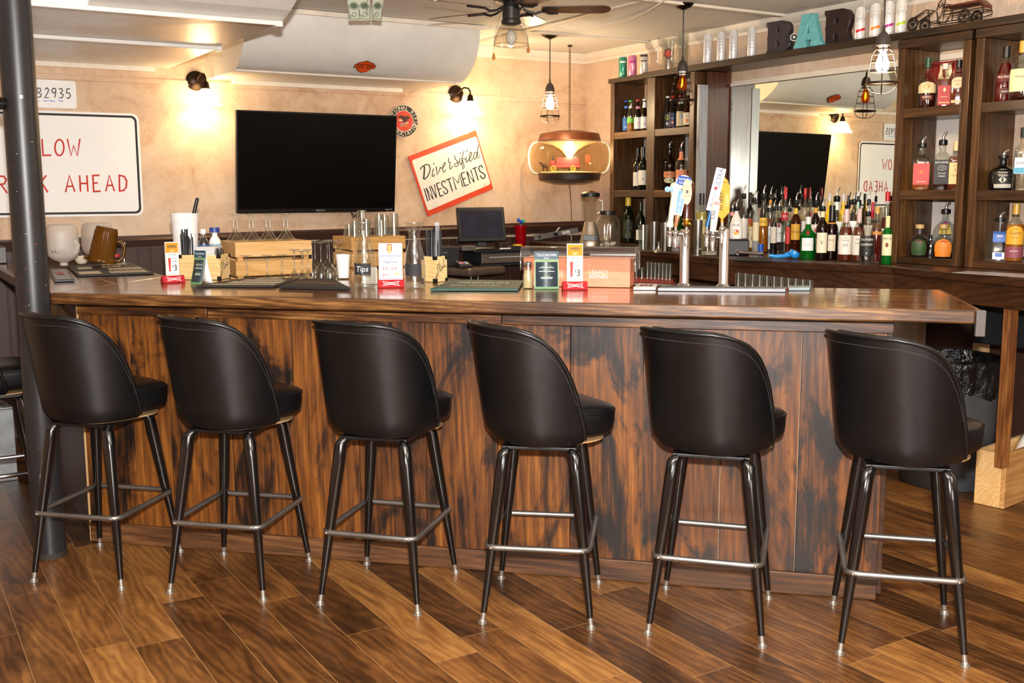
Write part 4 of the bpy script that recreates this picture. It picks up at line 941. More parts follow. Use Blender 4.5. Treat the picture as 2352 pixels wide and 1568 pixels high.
mb.box((-42*S, -8*S, wz), (24*S, 8*S, wz+7*S), FM); mb.box((-30*S, -8.5*S, wz+7*S), (22*S, 8.5*S, wz+22*S), FM); mb.box((-44*S, -8*S, wz+7*S), (-34*S, 8*S, wz+16*S), FM)
wg = mb.build('toy_wagon', P('#b32127', .4), t, bev=.003)
mb = MB()
for x in (-37, 8):
    for y in (-10, 10): mb.torus((0, 0, 0), 5.5*S, 1.0*S, 16, 6, M=FM @ T(x*S, y*S, wz-3*S) @ Rx(PI/2)); mb.tube([(x*S-5*S, y*S, wz-3*S), (x*S+5*S, y*S, wz-3*S)], .5*S, 5, M=FM); mb.tube([(x*S, y*S, wz-8*S), (x*S, y*S, wz+2*S)], .5*S, 5, M=FM)
mb.build('wheels', P('#d9a94b', .5), wg)
mb = MB()
for y in (-6, 6):
    mb.ball((-56*S, y*S, wz+4*S), 4.2*S, 12, FM @ T(-56*S, y*S, wz+4*S) @ Matrix.Diagonal((1.9, .8, 1, 1)) @ T(56*S, -y*S, -wz-4*S))
    mb.tube([(-62*S, y*S, wz+6*S), (-66*S, y*S, wz+11*S), (-70*S, y*S, wz+10*S)], [2.4*S, 1.8*S, 1.1*S], 8, M=FM)
    for x in (-61, -59, -52, -50): mb.tube([(x*S, y*S, wz+2*S), (x*S, y*S, wz-8*S)], .8*S, 6, M=FM)
mb.build('toy_horses', P('#3a2418', .5), t, smooth=60)
mb = MB(); mb.lathe([(0, 0), (2.4*S, 0), (1.8*S, 6*S), (1.2*S, 7*S), (1.6*S, 9*S), (0, 11*S)], 10, FM @ T(-38*S, 0, wz+16*S)); mb.build('toy_driver', P('#2c2f35', .6), t, smooth=50)
mb = MB(); mb.cbox((42*S, 4*S, wz+20*S), (12*S, 1.5*S, 18*S), FM); mb.tube([(42*S, 5*S, wz-8*S), (42*S, 5*S, wz+12*S)], 1*S, 6, M=FM); mb.build('toy_signpost', P('#9c4a1f', .5), t)
mb = MB(); mb.lathe([(R_*.06, zz(366)), (R_*.1, zz(358)), (R_*.22, zz(345)), (R_*.42, zz(334)), (R_*.73, zz(327))], 40); mb.build('reflection_cone', P('#f0e2b8', .6), t, smooth=60)  # cream cone stands in for the reflection seen inside the globe
mb = MB(); mb.cyl((0, 0), .006, zz(396), zz(324), 10); mb.build('centre_rod', M_bronze, t)
mb = MB(); q = FM @ V((0, -R_*.2, 0)); mb.lathe([(0, -.035), (.014, -.03), (.022, 0), (.02, .02), (.01, .04), (0, .042)], 16, T(q.x, q.y, zz(352))); mb.build('bulb', emis('globe_bulb', '#ffdca0', 170), t, smooth=60)
mb = MB(); zt_ = ZC-gl.z; z = zz(300)+.004; i = 0
while z < zt_-.008:
    a = (0 if i % 2 else PI/2)
    mb.tube([(V((.0075*math.cos(u), 0, .0135*math.sin(u))) @ Matrix.Rotation(0, 3, 'Z')).to_tuple() for u in [2*PI*k/10 for k in range(10)]], .002, 5, True, M=T(0, 0, z+.012) @ Rz(a)); z += .0215; i += 1
mb.build('chain', P('#6d5430', .4, .8), t, smooth=60)
mb = MB(); mb.lathe([(0, zt_-.001), (.018, zt_-.001), (.016, zt_-.012), (0, zt_-.014)], 16); mb.build('ceiling_hook', M_bronze, t)
e1, e2 = AD(1309, 424, 8.2), AY(1313, 512, YB-.05)
mb = MB(); mb.tube([gl+V((0, 0, zz(424))), AY(1310, 440, YB-.03), AY(1312, 480, YB-.02), e2], .0035, 6); solo('lamp_cord', 'thin brown cord running from the globe lamp down to the power strip', 'cord', mb, P('#6a452c', .6), smooth=60)
# ------------------------------------------------------------------ banknotes
M_note = [P('#c7ccb4', .8, var=.05, name='banknote_paper'), P('#5c6b54', .8), P('#39403a', .8)]
def banknote(label, M, curl, scrib=False):
    mb = MB(); n_ = 10; w, h = .156, .066
    fn = lambda x, z: (x, curl(x), z)
    for i in range(n_):
        a, b = -w/2+w*i/n_, -w/2+w*(i+1)/n_
        mb.add([fn(a, -h/2), fn(b, -h/2), fn(b, h/2), fn(a, h/2)], [(0, 1, 2, 3)], mi=0)
    f2 = lambda x, z: (x, curl(x)-.0008, z)
    for s in ([(-.07, -.028), (.07, -.028), (.07, .028), (-.07, .028), (-.07, -.028)], arc(0, 0, .018, .024, 0, 360, 14), arc(-.055, .02, .008, .006, 0, 360, 8), arc(.055, -.02, .008, .006, 0, 360, 8), arc(.045, .0, .011, .011, 0, 360, 10)): mb.stroke(s, .003, f2, 1)
    mb.add([f2(x, z) for x, z in arc(0, 0, .014, .02, 0, 360, 12)[:-1]], [tuple(range(12))], mi=1)
    if scrib: mb.stroke([(-.06, .02), (-.045, .01), (-.03, .022), (-.01, .012), (.01, .02), (.03, .01), (.05, .018)], .003, lambda x, z: (x, curl(x)-.0014, z), 2)
    t = mb.build('banknote', M_note); t.matrix_world = M; MW[t] = M; props(t, label, 'banknote', None); return t
q = AX(1672, 242, XR-.02)
banknote('banknote stuck to the pale board between shelf side and mirror', T(q) @ Rz(-PI/2) @ Ry(math.radians(10)), lambda x: -.004-.005*(x/.078)**2, True)
for i, (px, py, lb) in enumerate(((812, -6, 'leftmost of three banknotes hanging from the ceiling'), (836, 6, 'middle of three banknotes hanging from the ceiling, scribbled on'), (866, 8, 'rightmost of three banknotes hanging from the ceiling'))):
    q = AZ(px, -22, ZC-.004)
    banknote(lb, T(q.x, q.y, q.z-.083) @ Rz(face_cam(q)+(.5 if i == 2 else -.2)) @ Ry(PI/2), lambda x: .012*math.sin(x*30)-.002, i == 1)
# ------------------------------------------------------------------ bottle kit
STY = {
 'std': [(0, 0), (.93, 0), (1, .018), (1, .60), (.96, .645), (.78, .70), (.45, .755), (.33, .80), (.30, .96), (.35, .965), (.35, 1), (0, 1)],
 'wine': [(0, .02), (.8, 0), (.97, .005), (1, .02), (1, .58), (.93, .65), (.66, .71), (.42, .76), (.37, .82), (.36, .97), (.42, .975), (.42, 1), (0, 1)],
 'beer': [(0, .02), (.85, 0), (1, .015), (1, .50), (.93, .57), (.68, .68), (.48, .78), (.42, .86), (.40, .97), (.46, .975), (.46, 1), (0, 1)],
 'tall': [(0, 0), (.94, 0), (1, .015), (1, .66), (.92, .72), (.62, .76), (.40, .80), (.36, .97), (.4, .975), (.4, 1), (0, 1)],
 'bell': [(0, 0), (.9, 0), (.97, .02), (1, .3), (.97, .5), (.85, .62), (.6, .72), (.38, .79), (.32, .85), (.30, .97), (.34, .975), (.34, 1), (0, 1)],
 'cone': [(0, 0), (.95, 0), (1, .02), (.97, .35), (.86, .52), (.62, .66), (.40, .76), (.30, .82), (.28, .97), (.32, .975), (.32, 1), (0, 1)],
 'round': [(0, 0), (.82, 0), (.92, .02), (.98, .1), (1, .25), (1, .45), (.94, .54), (.78, .61), (.5, .67), (.30, .72), (.26, .8), (.26, .97), (.3, .975), (.3, 1), (0, 1)],
 'crown': [(0, 0), (.75, 0), (.86, .03), (.97, .25), (1, .42), (.96, .54), (.8, .64), (.55, .72), (.34, .77), (.26, .8), (.26, .97), (.3, .975), (.3, 1), (0, 1)],
 'trap': [(0, 0), (1, 0), (1, .02), (.72, .62), (.66, .655), (.42, .68), (.30, .70), (.28, .97), (.32, .975), (.32, 1), (0, 1)],
 'square': [(0, 0), (.97, 0), (1, .02), (1, .62), (.93, .68), (.62, .735), (.38, .78), (.34, .97), (.38, .975), (.38, 1), (0, 1)],
 'step': [(0, 0), (.97, 0), (1, .02), (1, .55), (1.04, .56), (1.04, .6), (.9, .64), (.7, .67), (.45, .73), (.34, .79), (.3, .97), (.34, .975), (.34, 1), (0, 1)],
}
GL = {
 'clear': glassm('bottle_clear_glass', '#f1f3f0', 1.0, gl=.08), 'green': liquidm('bottle_green_glass', '#3fa84a', '#137a24', .04, .45), 'dkgreen': liquidm('bottle_dark_green_glass', '#38401c', '#12170a', .05, .75),
 'brown': liquidm('bottle_brown_glass', '#4a220c', '#1c0c05', .05, .72), 'black': P('#0c0a0a', .1, coat=.5, name='bottle_black_glass'), 'amber': liquidm('bottle_amber_glass', '#8a3c10', '#4b1c07', .05, .5),
 'white': P('#f1efe9', .25, coat=.4, name='bottle_white_enamel'), 'frost': liquidm('bottle_frosted_glass', '#dfe3df', '#c8cdca', .35, .35), 'lime': glassm('bottle_lime_glass', '#dff0c8', 1.0, gl=.08)}
LQ = {
 'whisky': liquidm('whisky', '#b3541a', '#8a3209', .05, .45), 'dark': liquidm('dark_spirit', '#5c1a0a', '#3a0d05', .05, .7), 'gold': liquidm('gold_spirit', '#eaa63a', '#d88a18', .05, .45), 'clear': glassm('clear_spirit', '#eef0ec', .5, gl=.03),
 'yellow': liquidm('yellow_liqueur', '#d9cf7a', '#cfc25a', .1, .7), 'orange': liquidm('orange_spirit', '#e08a2a', '#c9690f', .05, .5), 'red': liquidm('red_spirit', '#8f1a14', '#6d0c0a', .05, .6), 'cream': P('#d9c9a8', .3), 'pink': P('#dcb2b4', .3), 'green': liquidm('green_liquid', '#35d04a', '#1aa52c', .05, .4)}
M_paper = lambda h: P(h, .55, var=.02)
def bottle(loc, H, R, style, gm, liq=None, lev=.55, labs=(), clos=('cap', '#1a1a1a', .1), label='', name='liquor_bottle', group=None, yaw=0.0, e=2.0, ay=1.0, tilt=None):
    t = thing(name, label, 'bottle', loc, face_cam(loc)+yaw, group)
    ck, chx, cf = clos; G = H*(1-cf) if ck != 'cap' else H*(1-cf*.15)
    pr = [(r*R, z*G) for r, z in STY[style]]
    nR = pr[-2][0]
    mb = MB(); mb.lathe(pr, 24, None, e=e, ay=ay); mb.build('glass', GL[gm] if isinstance(gm, str) else gm, t, smooth=40)
    if liq:
        q = [(0, .012*G)]
        zl = lev*G
        for (r, z), (r1, z1) in zip(pr[1:-1], pr[2:-1]):
            if z >= zl: break
            q.append((max(r-.0035, .002), max(z, .012*G)))
            if z1 >= zl: q.append((max(r+(r1-r)*(zl-z)/(z1-z)-.0035, .002), zl))
        q.append((0, zl)); mb = MB(); mb.lathe(q, 20, None, e=e, ay=ay); mb.build('liquid', LQ[liq], t, smooth=40)
    for L in labs:
        z0, z1, hx, ha, txt = L[:5]; z0 *= H; z1 *= H
        mats = [M_paper(hx)]; mb = MB(); shape = L[5] if len(L) > 5 else ''
        def rad(z):
            for (r, a), (r1, b) in zip(pr[1:-1], pr[2:-1]):
                if a <= z <= b and b > a: return r+(r1-r)*(z-a)/(b-a)
            return pr[1][0]
        flat = e > 2
        off = .0009
        nseg = 14
        rows = 14
        g = []
        for j in range(rows+1):
            z = z0+(z1-z0)*j/rows; r = rad(z)+off; v = j/rows
            k = 1.0
            if shape == 'arch': k = math.sqrt(max(0, 1-max(0, (v-.55)/.45)**2))*.98+.02
            if shape == 'oval': k = math.sqrt(max(.0004, 1-(2*v-1)**2))
            row = []
            for i in range(nseg+1):
                u = (2*i/nseg-1)*k
                if flat: row.append((u*ha/90*R*.92, -r*ay, z))
                else: a = math.radians(ha)*u; row.append((r*math.sin(a), -r*ay*math.cos(a), z))
            g.append(row)
        vs = [p for r_ in g for p in r_]; mb.add(vs, [(j*(nseg+1)+i, j*(nseg+1)+i+1, (j+1)*(nseg+1)+i+1, (j+1)*(nseg+1)+i) for j in range(rows) for i in range(nseg)], mi=0)
        for (s, zr_, sz, th) in txt:
            m_ = P(th, .5, var=.02)
            if m_ not in mats: mats.append(m_)
            z = z0+(z1-z0)*zr_; r = rad(z)+off+.0007
            if s.startswith('#'):     # plain printed shapes
                k, w_ = s[1], float(s[2:]); hz = sz*H/2
                pts = [(-w_*R, -hz), (w_*R, -hz), (w_*R, hz), (-w_*R, hz)] if k == 'b' else arc(0, 0, w_*R, hz, 0, 360, 14)[:-1]
                if k == 'd': pts = [(0, -hz), (w_*R, 0), (0, hz), (-w_*R, 0)]
                if flat: q = [(x, -(r)*ay, z+y) for x, y in pts]
                else: q = [(r*math.sin(x/r), -r*ay*math.cos(x/r), z+y) for x, y in pts]
                mb.add(q, [tuple(range(len(q)))], mi=mats.index(m_))
            else:
                vs, fs = text_geo(s, sz*H, .82)
                if not flat: vs, fs = finer(vs, fs, r*.28)
                mx = max(abs(v[0]) for v in vs) or 1; lim = (ha/90*R*.86 if flat else r*math.sin(min(math.radians(ha), 1.35))*1.0)
                kx = min(1, lim/mx)
                if flat: q = [(x*kx, -r*ay-.0003, z+y) for x, y in vs]
                else: q = [((r+.0003)*math.sin(x*kx/r), -(r+.0003)*ay*math.cos(x*kx/r), z+y) for x, y in vs]
                mb.add(q, fs, mi=mats.index(m_))
        mb.build('bottle_label', mats, t)
    mb = MB()
    if ck == 'cap':
        zc = H*(1-cf); mb.lathe([(nR*1.02, zc), (nR*1.12, zc+.001), (nR*1.12, H-.001), (nR*1.05, H), (0, H)], 18); mb.build('cap', P(chx, .35, coat=.2), t, smooth=40)
    elif ck == 'crown':
        mb.lathe([(nR*1.02, G-.012), (nR*1.3, G-.012), (nR*1.2, G), (nR*.9, G+.002), (0, G+.002)], 18); mb.build('crown_cap', P(chx, .35, .3), t, smooth=40)
    elif ck == 'cork':
        mb.lathe([(0, G+.0005), (nR*.9, G+.0005), (nR*1.25, G+H*cf*.1), (nR*1.25, H-.001), (nR*1.1, H), (0, H)], 18); mb.build('stopper', P(chx, .4), t, smooth=40)
    else:
        h = H*cf; mb.lathe([(nR*1.15, G-h*.45), (nR*1.3, G-h*.4), (nR*1.3, G+h*.05), (nR*.8, G+h*.15), (0, G+h*.16)], 18); mb.build('pourer_collar', P('#131313', .35), t, smooth=40)
        mb = MB(); mb.tube([(0, 0, G+h*.15), (.0, 0, G+h*.45), (nR*.4, -nR*.2, G+h*.75), (nR*1.0, -nR*.5, G+h)], [nR*.5, nR*.4, nR*.35, nR*.3], 8); mb.build('pourer_spout', P(chx, .25, .9) if chx != '#000000' else M_black, t, smooth=60)
    return t
placed = []
def free(q, R, lo=-.1, hi=.16):
    """slide a bottle along its line of sight until it stands clear of its neighbours"""
    d = V((q.x, q.y, 0)).normalized(); c = [0]
    for k in range(1, 27): c += [.008*k, -.008*k]
    for o in c:
        if not lo <= o <= hi: continue
        p = q+d*o
        if p.x+R > XR-.02: continue
        if all((p.x-a)**2+(p.y-b)**2 > (R+r+.0015)**2 for a, b, r in placed): placed.append((p.x, p.y, R)); return p
    placed.append((q.x, q.y, R)); return q
def bpx(px, by, ty, w, plane, style, gm, liq, lev, labs, clos, label, **k):
    """bottle from its picture box: centre px, base row by, top row ty, width w; plane = ('z', height) or ('x', depth, height)"""
    if plane[0] == 'z': q = AZ(px, by, plane[1])
    else: q = AX(px, by, plane[1]); q.z = plane[2]
    s = 1/PXS(q); R = w*s/2
    top = AX(px, ty, q.x).z if True else 0
    H = top-q.z
    q.z += .0012; q = free(q, R*1.02)
    return bottle(q, H, R, style, gm, liq, lev, labs, clos, label, **k)
Zx = lambda x: 1660+x/5.6
Zy = lambda y: 380+y/5.6
CP = ('z', ZK)
POUR = ('pourer', '#d9d9d9', .14)
# front row on the mirror counter -------------------------------------------------
FR = [
 (545/2.6+0, 0, 0, 0)]
def cb(cx, top, base, w, *a, **k): return bpx(Zx(cx), Zy(base), Zy(top), w/5.6, CP, *a, group='liquor bottles on the counter before the mirror', **k)
# black box under the white coconut rum bottle
q = AZ(Zx(240), Zy(1160), ZK); s = 1/PXS(q); hb = (1160-955)/5.6*s; wb = 270/5.6*s
t = thing('caddy_box', 'matte black box on the counter with a white bottle standing on it', 'box', q+V((.03, .06, .0012)), face_cam(q)); mb = MB(); mb.box((-wb/2, -.05, 0), (wb/2, .05, hb-.006)); mb.build('body', P('#1b1c1e', .5), t, bev=.006); mb = MB(); mb.box((-wb/2+.004, -.046, hb-.0058), (wb/2-.004, .046, hb-.002)); mb.build('lid', P('#242528', .5), t, bev=.003)
qb = q+V((.03, .06, .003+hb)); 
bottle(qb+V((-.012, .012, .0)), (950-480)/5.6*s*1.03+.01, 172/5.6*s/2, 'cone', 'white', None, 0, [(.05, .42, '#f1efe9', 70, [('MALIBU', .82, .075, '#2b2724'), ('#o.42', .35, .13, '#c8401f'), ('#o.3', .25, .09, '#e6b32a')])], ('pourer', '#d9d9d9', .2), 'white rum bottle with sunset picture standing on the black box', group='liquor bottles on the counter before the mirror')
cb(390, 320, 1100, 132, 'bell', 'clear', 'gold', .3, [(.06, .4, '#e9dcb4', 75, [('MORGAN', .85, .035, '#4b2c1a'), ('#o.4', .45, .12, '#6e3c22'), ('#b.7', .12, .025, '#c98a2a')])], POUR, 'tan-labelled spiced rum bottle right of the white rum bottle')
cb(590, 470, 1112, 128, 'tall', 'clear', 'clear', .3, [(.06, .5, '#eef0ee', 75, [('ORIGINAL', .9, .03, '#33536b'), ('#o.45', .45, .13, '#9cc3d9'), ('COCO', .2, .04, '#5f90ad')])], POUR, 'clear bottle with white and pale blue label, behind the blue shot cup')
cb(712, 440, 1110, 165, 'std', 'clear', 'clear', .5, [(.2, .52, '#f3f2ee', 62, [('BACARDI', .52, .058, '#231f1e'), ('#b.7', .12, .02, '#2b2b2b'), ('superior', .36, .022, '#9a8060')]), (.47, .56, '#f3f2ee', 25, [('#o.26', .5, .09, '#b4222a'), ('#o.14', .5, .05, '#2a1313')], 'oval')], POUR, 'clear white-rum bottle with red disc on a white label')
cb(850, 585, 1080, 135, 'bell', 'lime', 'clear', .4, [(.08, .42, '#cfe29a', 40, [('CUCUMBER', .5, .03, '#3a6b2a')])], ('cap', '#8cc63f', .24), 'clear bottle with light green cap beside the green gin bottle')
cb(955, 600, 1085, 100, 'tall', 'clear', 'clear', .35, [(.28, .62, '#d8dbe6', 60, [('OLIVES', .5, .06, '#3c2a7a'), ('THREE', .8, .05, '#3c2a7a'), ('VODKA', .2, .045, '#3c2a7a')])], ('cap', '#d4d6d8', .12), 'clear vodka bottle with purple lettering left of the green gin bottle')
cb(1105, 375, 1075, 165, 'bell', P('#e8bcc0', .25, coat=.4), None, 0, [(.5, .62, '#e9c3c6', 60, [('SMIRNOFF', .5, .055, '#b02a2a')]), (.66, .72, '#d96a60', 80, []), (.78, .8, '#e27d74', 80, []), (.3, .4, '#ecd3d4', 50, [('#b.8', .5, .01, '#d77')] if False else [])], ('cap', '#e2a9b0', .16), 'pink striped peppermint vodka bottle rising behind the green gin bottle')
cb(1085, 660, 1200, 195, 'step', 'green', 'green', .55, [(.2, .5, '#f2f3f1', 46, [('Tanqueray', .5, .04, '#39424a'), ('#b.8', .86, .012, '#39424a'), ('#b.8', .12, .012, '#39424a')]), (.58, .68, '#b8242c', 12, [], 'oval')], ('cap', '#d9dad8', .18), 'bright green gin bottle with white label')
cb(1265, 430, 1215, 150, 'std', 'brown', None, 0, [(.12, .45, '#e6dfc2', 55, [('V', .5, .1, '#30302c'), ('#b.8', .15, .02, '#b9a670')]), (.7, .83, '#e8d8b0', 85, [])], POUR, 'dark brown bottle with cream V label and foil neck')
cb(1385, 515, 1215, 165, 'wine', 'brown', None, 0, [(.16, .46, '#e9dcc0', 40, [('Crema', .68, .045, '#5b3b24'), ('#b.5', .3, .012, '#a8793f')]), (.66, .685, '#c98a3a', 88, [])], ('cap', '#15110f', .3), 'round-shouldered dark brown liqueur bottle with gold neck ring')
cb(1570, 560, 1228, 190, 'bell', 'clear', 'whisky', .68, [(.13, .5, '#efe8dc', 66, [('WILD', .86, .04, '#4a2a1c'), ('TURKEY', .72, .045, '#4a2a1c'), ('101', .48, .09, '#4b1c1c'), ('#b.95', .1, .06, '#a8434a')])], ('cap', '#d8b6b0', .27), 'amber bourbon bottle with white label reading 101')
cb(1735, 560, 1235, 165, 'bell', 'clear', 'whisky', .68, [(.13, .5, '#efe8dc', 66, [('WILD', .8, .05, '#4a2a1c'), ('TURKEY', .6, .045, '#4a2a1c'), ('#b.95', .1, .06, '#a8434a')])], ('cap', '#d8b6b0', .27), 'second amber bourbon bottle, half hidden by the clear black-labelled one')
cb(1842, 500, 1255, 190, 'round', 'clear', 'clear', .34, [(.13, .47, '#1c1a18', 60, [('SOUTHERN', .8, .055, '#f0eee8'), ('COMFORT', .55, .055, '#f0eee8'), ('80', .12, .035, '#f0eee8')])], POUR, 'clear ribbed bottle with black label in front of the bourbon bottles')
cb(1962, 535, 1245, 150, 'bell', 'clear', 'red', .62, [(.5, .56, '#c98a3a', 70, [])], ('cap', '#c39a4a', .12), 'dark red whiskey bottle with gold cap left of the green cream-labelled bottle')
cb(2100, 650, 1268, 130, 'tall', 'green', None, 0, [(.18, .62, '#e6dfb4', 62, [('JAMESON', .8, .06, '#23231f'), ('#o.3', .5, .1, '#7a1f1a'), ('#b1', .06, .04, '#2f5b34')])], ('cap', '#d8cf9a', .27), 'green whiskey bottle with cream label at the right end of the mirror counter')
# rear rows on the mirror counter --------------------------------------------------
def rb(cx, top, w, dx, *a, **k):
    px = Zx(cx); q = AX(px, 500, XR-dx); q2 = V((q.x, q.y, ZK+.0012)); s = 1/PXS(q2)
    q2 = free(q2, w/5.6*s/2*1.02, -.2, .2); s = 1/PXS(q2); H = AX(px, Zy(top), q2.x).z-q2.z
    return bottle(q2, H, w/5.6*s/2, *a, group='rear liquor bottles against the mirror', **k)
wl_ = lambda hx, t_='', th='#222222', z0=.2, z1=.5, ha=60: [(z0, z1, hx, ha, [(t_, .6, .05, th)] if t_ else [])]
rb(265, 255, 130, .22, 'std', 'clear', 'whisky', .25, wl_('#ece5d8'), POUR, 'tall clear bottle behind the white rum bottle, with steel pourer')
rb(350, 345, 95, .1, 'tall', 'dkgreen', None, 0, [(.3, .55, '#e8662a', 70, [('#o.4', .4, .1, '#f2c23a')])], ('cap', '#15130f', .2), 'dark bottle with hot orange label in the rear row')
rb(430, 335, 85, .28, 'tall', 'frost', None, 0, wl_('#e7d9b0'), POUR, 'frosted bottle with cream label behind the tan-labelled rum')
rb(520, 255, 150, .12, 'cone', 'clear', 'gold', .55, [(.4, .52, '#e6b93a', 60, [('GOLD', .5, .05, '#5a2d1a')])], POUR, 'sloping clear bottle with gold label and silver pourer')
rb(610, 270, 90, .12, 'tall', 'clear', 'orange', .6, [(.7, .84, '#e79a2a', 80, [])], POUR, 'bottle with orange neck label left of the white-rum bottle')
rb(660, 440, 85, .25, 'wine', 'black', None, 0, wl_('#d8cfc0'), POUR, 'short black bottle with pourer in the rear row')
rb(800, 280, 90, .12, 'tall', 'clear', 'clear', .5, [(.5, .62, '#c6222a', 70, [('RED', .5, .05, '#f2ece8')])], ('cap', '#c61f26', .18), 'clear bottle with tall red cap left of the beer handles reflection')
rb(850, 425, 80, .27, 'bell', 'clear', 'whisky', .45, wl_('#c8372e'), POUR, 'small amber bottle with red label behind the green-capped bottle')
rb(940, 345, 130, .25, 'std', 'amber', 'whisky', .6, [(.66, .75, '#e8c24a', 80, []), (.25, .5, '#d9a534', 55, [('COGNAC', .5, .05, '#5a1c14')])], POUR, 'amber bottle with yellow neck band left of the pink striped bottle')
rb(1052, 290, 80, .1, 'tall', 'clear', 'clear', .5, wl_('#e5e2dc'), ('cap', '#c61f26', .16), 'clear bottle with red cap behind the pink striped bottle')
rb(1195, 345, 125, .22, 'std', 'brown', None, 0, [(.2, .5, '#eae2cf', 60, [('#d.25', .7, .08, '#b4222a'), ('RYE', .3, .06, '#3b2a1e')]), (.68, .76, '#d9a534', 80, [])], POUR, 'brown bottle with cream label and red star right of the pink striped bottle')
rb(1250, 385, 80, .1, 'tall', 'dkgreen', None, 0, wl_('#efe9dd', '2', '#a01f20', .62, .74), ('cap', '#15130f', .15), 'dark bottle with white neck label in the rear row')
rb(1365, 362, 95, .14, 'tall', P('#f2c81e', .25, coat=.3), None, 0, [(.1, .4, '#e8e1c8', 60, [])], ('cap', '#c9cbcc', .12), 'yellow bottle with silver cap left of the tall green-labelled bottle')
rb(1460, 280, 185, .27, 'std', 'clear', 'orange', .6, [(.12, .52, '#e9efe6', 60, [('#b.8', .85, .05, '#1f7a5a'), ('#o.5', .5, .18, '#1f7a5a'), ('#b.8', .12, .05, '#1f7a5a')]), (.68, .84, '#dfe8e0', 85, [('#b.24', .5, .1, '#2a8a68')])], POUR, 'tall amber bottle with green and white label at the centre rear')
rb(1545, 362, 100, .12, 'tall', P('#efc41c', .25, coat=.3), None, 0, [(.1, .4, '#e8e1c8', 60, [])], ('cap', '#c9cbcc', .12), 'yellow bottle with silver cap right of the tall green-labelled bottle')
rb(1610, 385, 75, .24, 'tall', 'frost', None, 0, wl_('#cfd8e2'), ('cap', '#10131c', .22), 'frosted bottle with black cap right of the yellow bottles')
rb(1682, 325, 150, .24, 'std', 'clear', 'dark', .42, [(.2, .56, '#f1eee8', 58, [('EAN', .7, .07, '#2a2622'), ('#b.6', .3, .012, '#8a6a4a')])], POUR, 'clear bottle with pointed white label behind the bourbon bottles')
rb(1735, 285, 70, .1, 'tall', 'clear', 'clear', .5, [(.62, .8, '#bfe3dc', 80, [])], POUR, 'slim clear bottle with mint neck label by the mirror')
rb(1872, 325, 110, .2, 'std', 'clear', 'whisky', .5, wl_('#e8e0d0'), POUR, 'amber bottle with black pourer behind the clear black-labelled bottle')
rb(1925, 468, 85, .1, 'wine', 'clear', 'red', .5, wl_('#e8e0d0'), ('cap', '#c01f3a', .28), 'bottle with long crimson foil cap by the mirror')
rb(2112, 335, 165, .16, 'bell', 'clear', 'red', .64, [(.24, .46, '#f0eee8', 60, [('SOUTHERN', .72, .06, '#222222'), ('COMFORT', .35, .06, '#222222')])], ('cap', '#c8202a', .14), 'red-capped bottle with white label rising behind the green whiskey bottle')
# bottles further left -------------------------------------------------------------
Tx = lambda x: 1400+x/5.228
Ty = lambda y: 380+y/5.228
q = AX(Tx(1100), 545, XR-.37)
bpx(Tx(1100), 0, Ty(335), 28, ('x', XR-.28, ZK), 'tall', 'frost', 'yellow', .6, [], ('cap', '#20201e', .22), 'pale yellow liqueur bottle standing between the two beer towers') if False else bottle(V((q.x, q.y, ZK+.0012)), AX(Tx(1100), Ty(335), q.x).z-ZK, 27/2/PXS(q), 'tall', 'clear', 'yellow', .7, [(.3, .55, '#d8d090', 50, [('Limon', .6, .05, '#7a7440')])], ('cap', '#20201e', .2), 'pale yellow liqueur bottle standing between the two beer towers')
q = AX(Tx(1470), 545, XR-.2); bottle(V((q.x, q.y, ZK+.0012)), AX(Tx(1445), Ty(440), q.x).z-ZK, 34/2/PXS(q), 'bell', 'clear', None, 0, [(.72, .8, '#e9a6a0', 80, [])], POUR, 'empty clear bottle with pourer left of the white rum bottle')
# ------------------------------------------------------------------ corner shelf bottles
zS = left_zs
def sb(px, ty, w, zi, dx, *a, **k):
    q = AX(px, 300, XF+dx); H = AX(px, ty, q.x).z-zS[zi]; R = w/2/PXS(q)*1.08+.002
    ya, yb = (yx(1410, 300), yx(1485, 300)) if px < 1494 else (yx(1503, 300), yx(1583, 300))
    q.y = max(min(q.y, ya-R), yb+R); zc = (zS+[zst-.042])[zi+1]-.052-zS[zi]; H = min(H, zc)
    return bottle(V((q.x, q.y, zS[zi]+.0012)), H, w/2/PXS(q), *a, **k)
Bx = lambda x: 1380+x/6.532
By = lambda y: 180+y/6.532
gB = 'beer bottles on the top of the corner shelf'
CW = lambda h: ('crown', h, .015)
def lab2(h1, h2, t_='', th='#ffffff'): return [(.06, .36, h1, 80, [(t_, .35, .05, th)] if t_ else []), (.36, .46, h2, 80, [])]
sb(Bx(325), By(335), 15.5, 2, .09, 'beer', 'brown', None, 0, lab2('#3a6fb0', '#1f5f9c', 'LIGHT')+[(.74, .82, '#3a6fc0', 80, [])], CW('#2340a8'), 'brown beer bottle with blue label, leftmost on the corner shelf', name='beer_bottle', group=gB)
sb(Bx(443), By(325), 15.5, 2, .09, 'beer', 'clear', 'gold', .45, [(.28, .45, '#6fbf3a', 70, [('LIME', .5, .05, '#e8f2c8')]), (.74, .8, '#d8dcd0', 80, [])], CW('#3f9a4a'), 'clear beer bottle with yellow beer and green label', name='beer_bottle', group=gB)
sb(Bx(553), By(315), 17, 2, .09, 'beer', 'brown', None, 0, [(.08, .44, '#e8e0e0', 80, [('#b.9', .85, .05, '#b8203a'), ('LITE', .5, .05, '#b8203a'), ('#b.9', .1, .04, '#b8203a')]), (.7, .78, '#d98a9a', 80, [])], CW('#c03a4a'), 'brown beer bottle with red and white label', name='beer_bottle', group=gB)
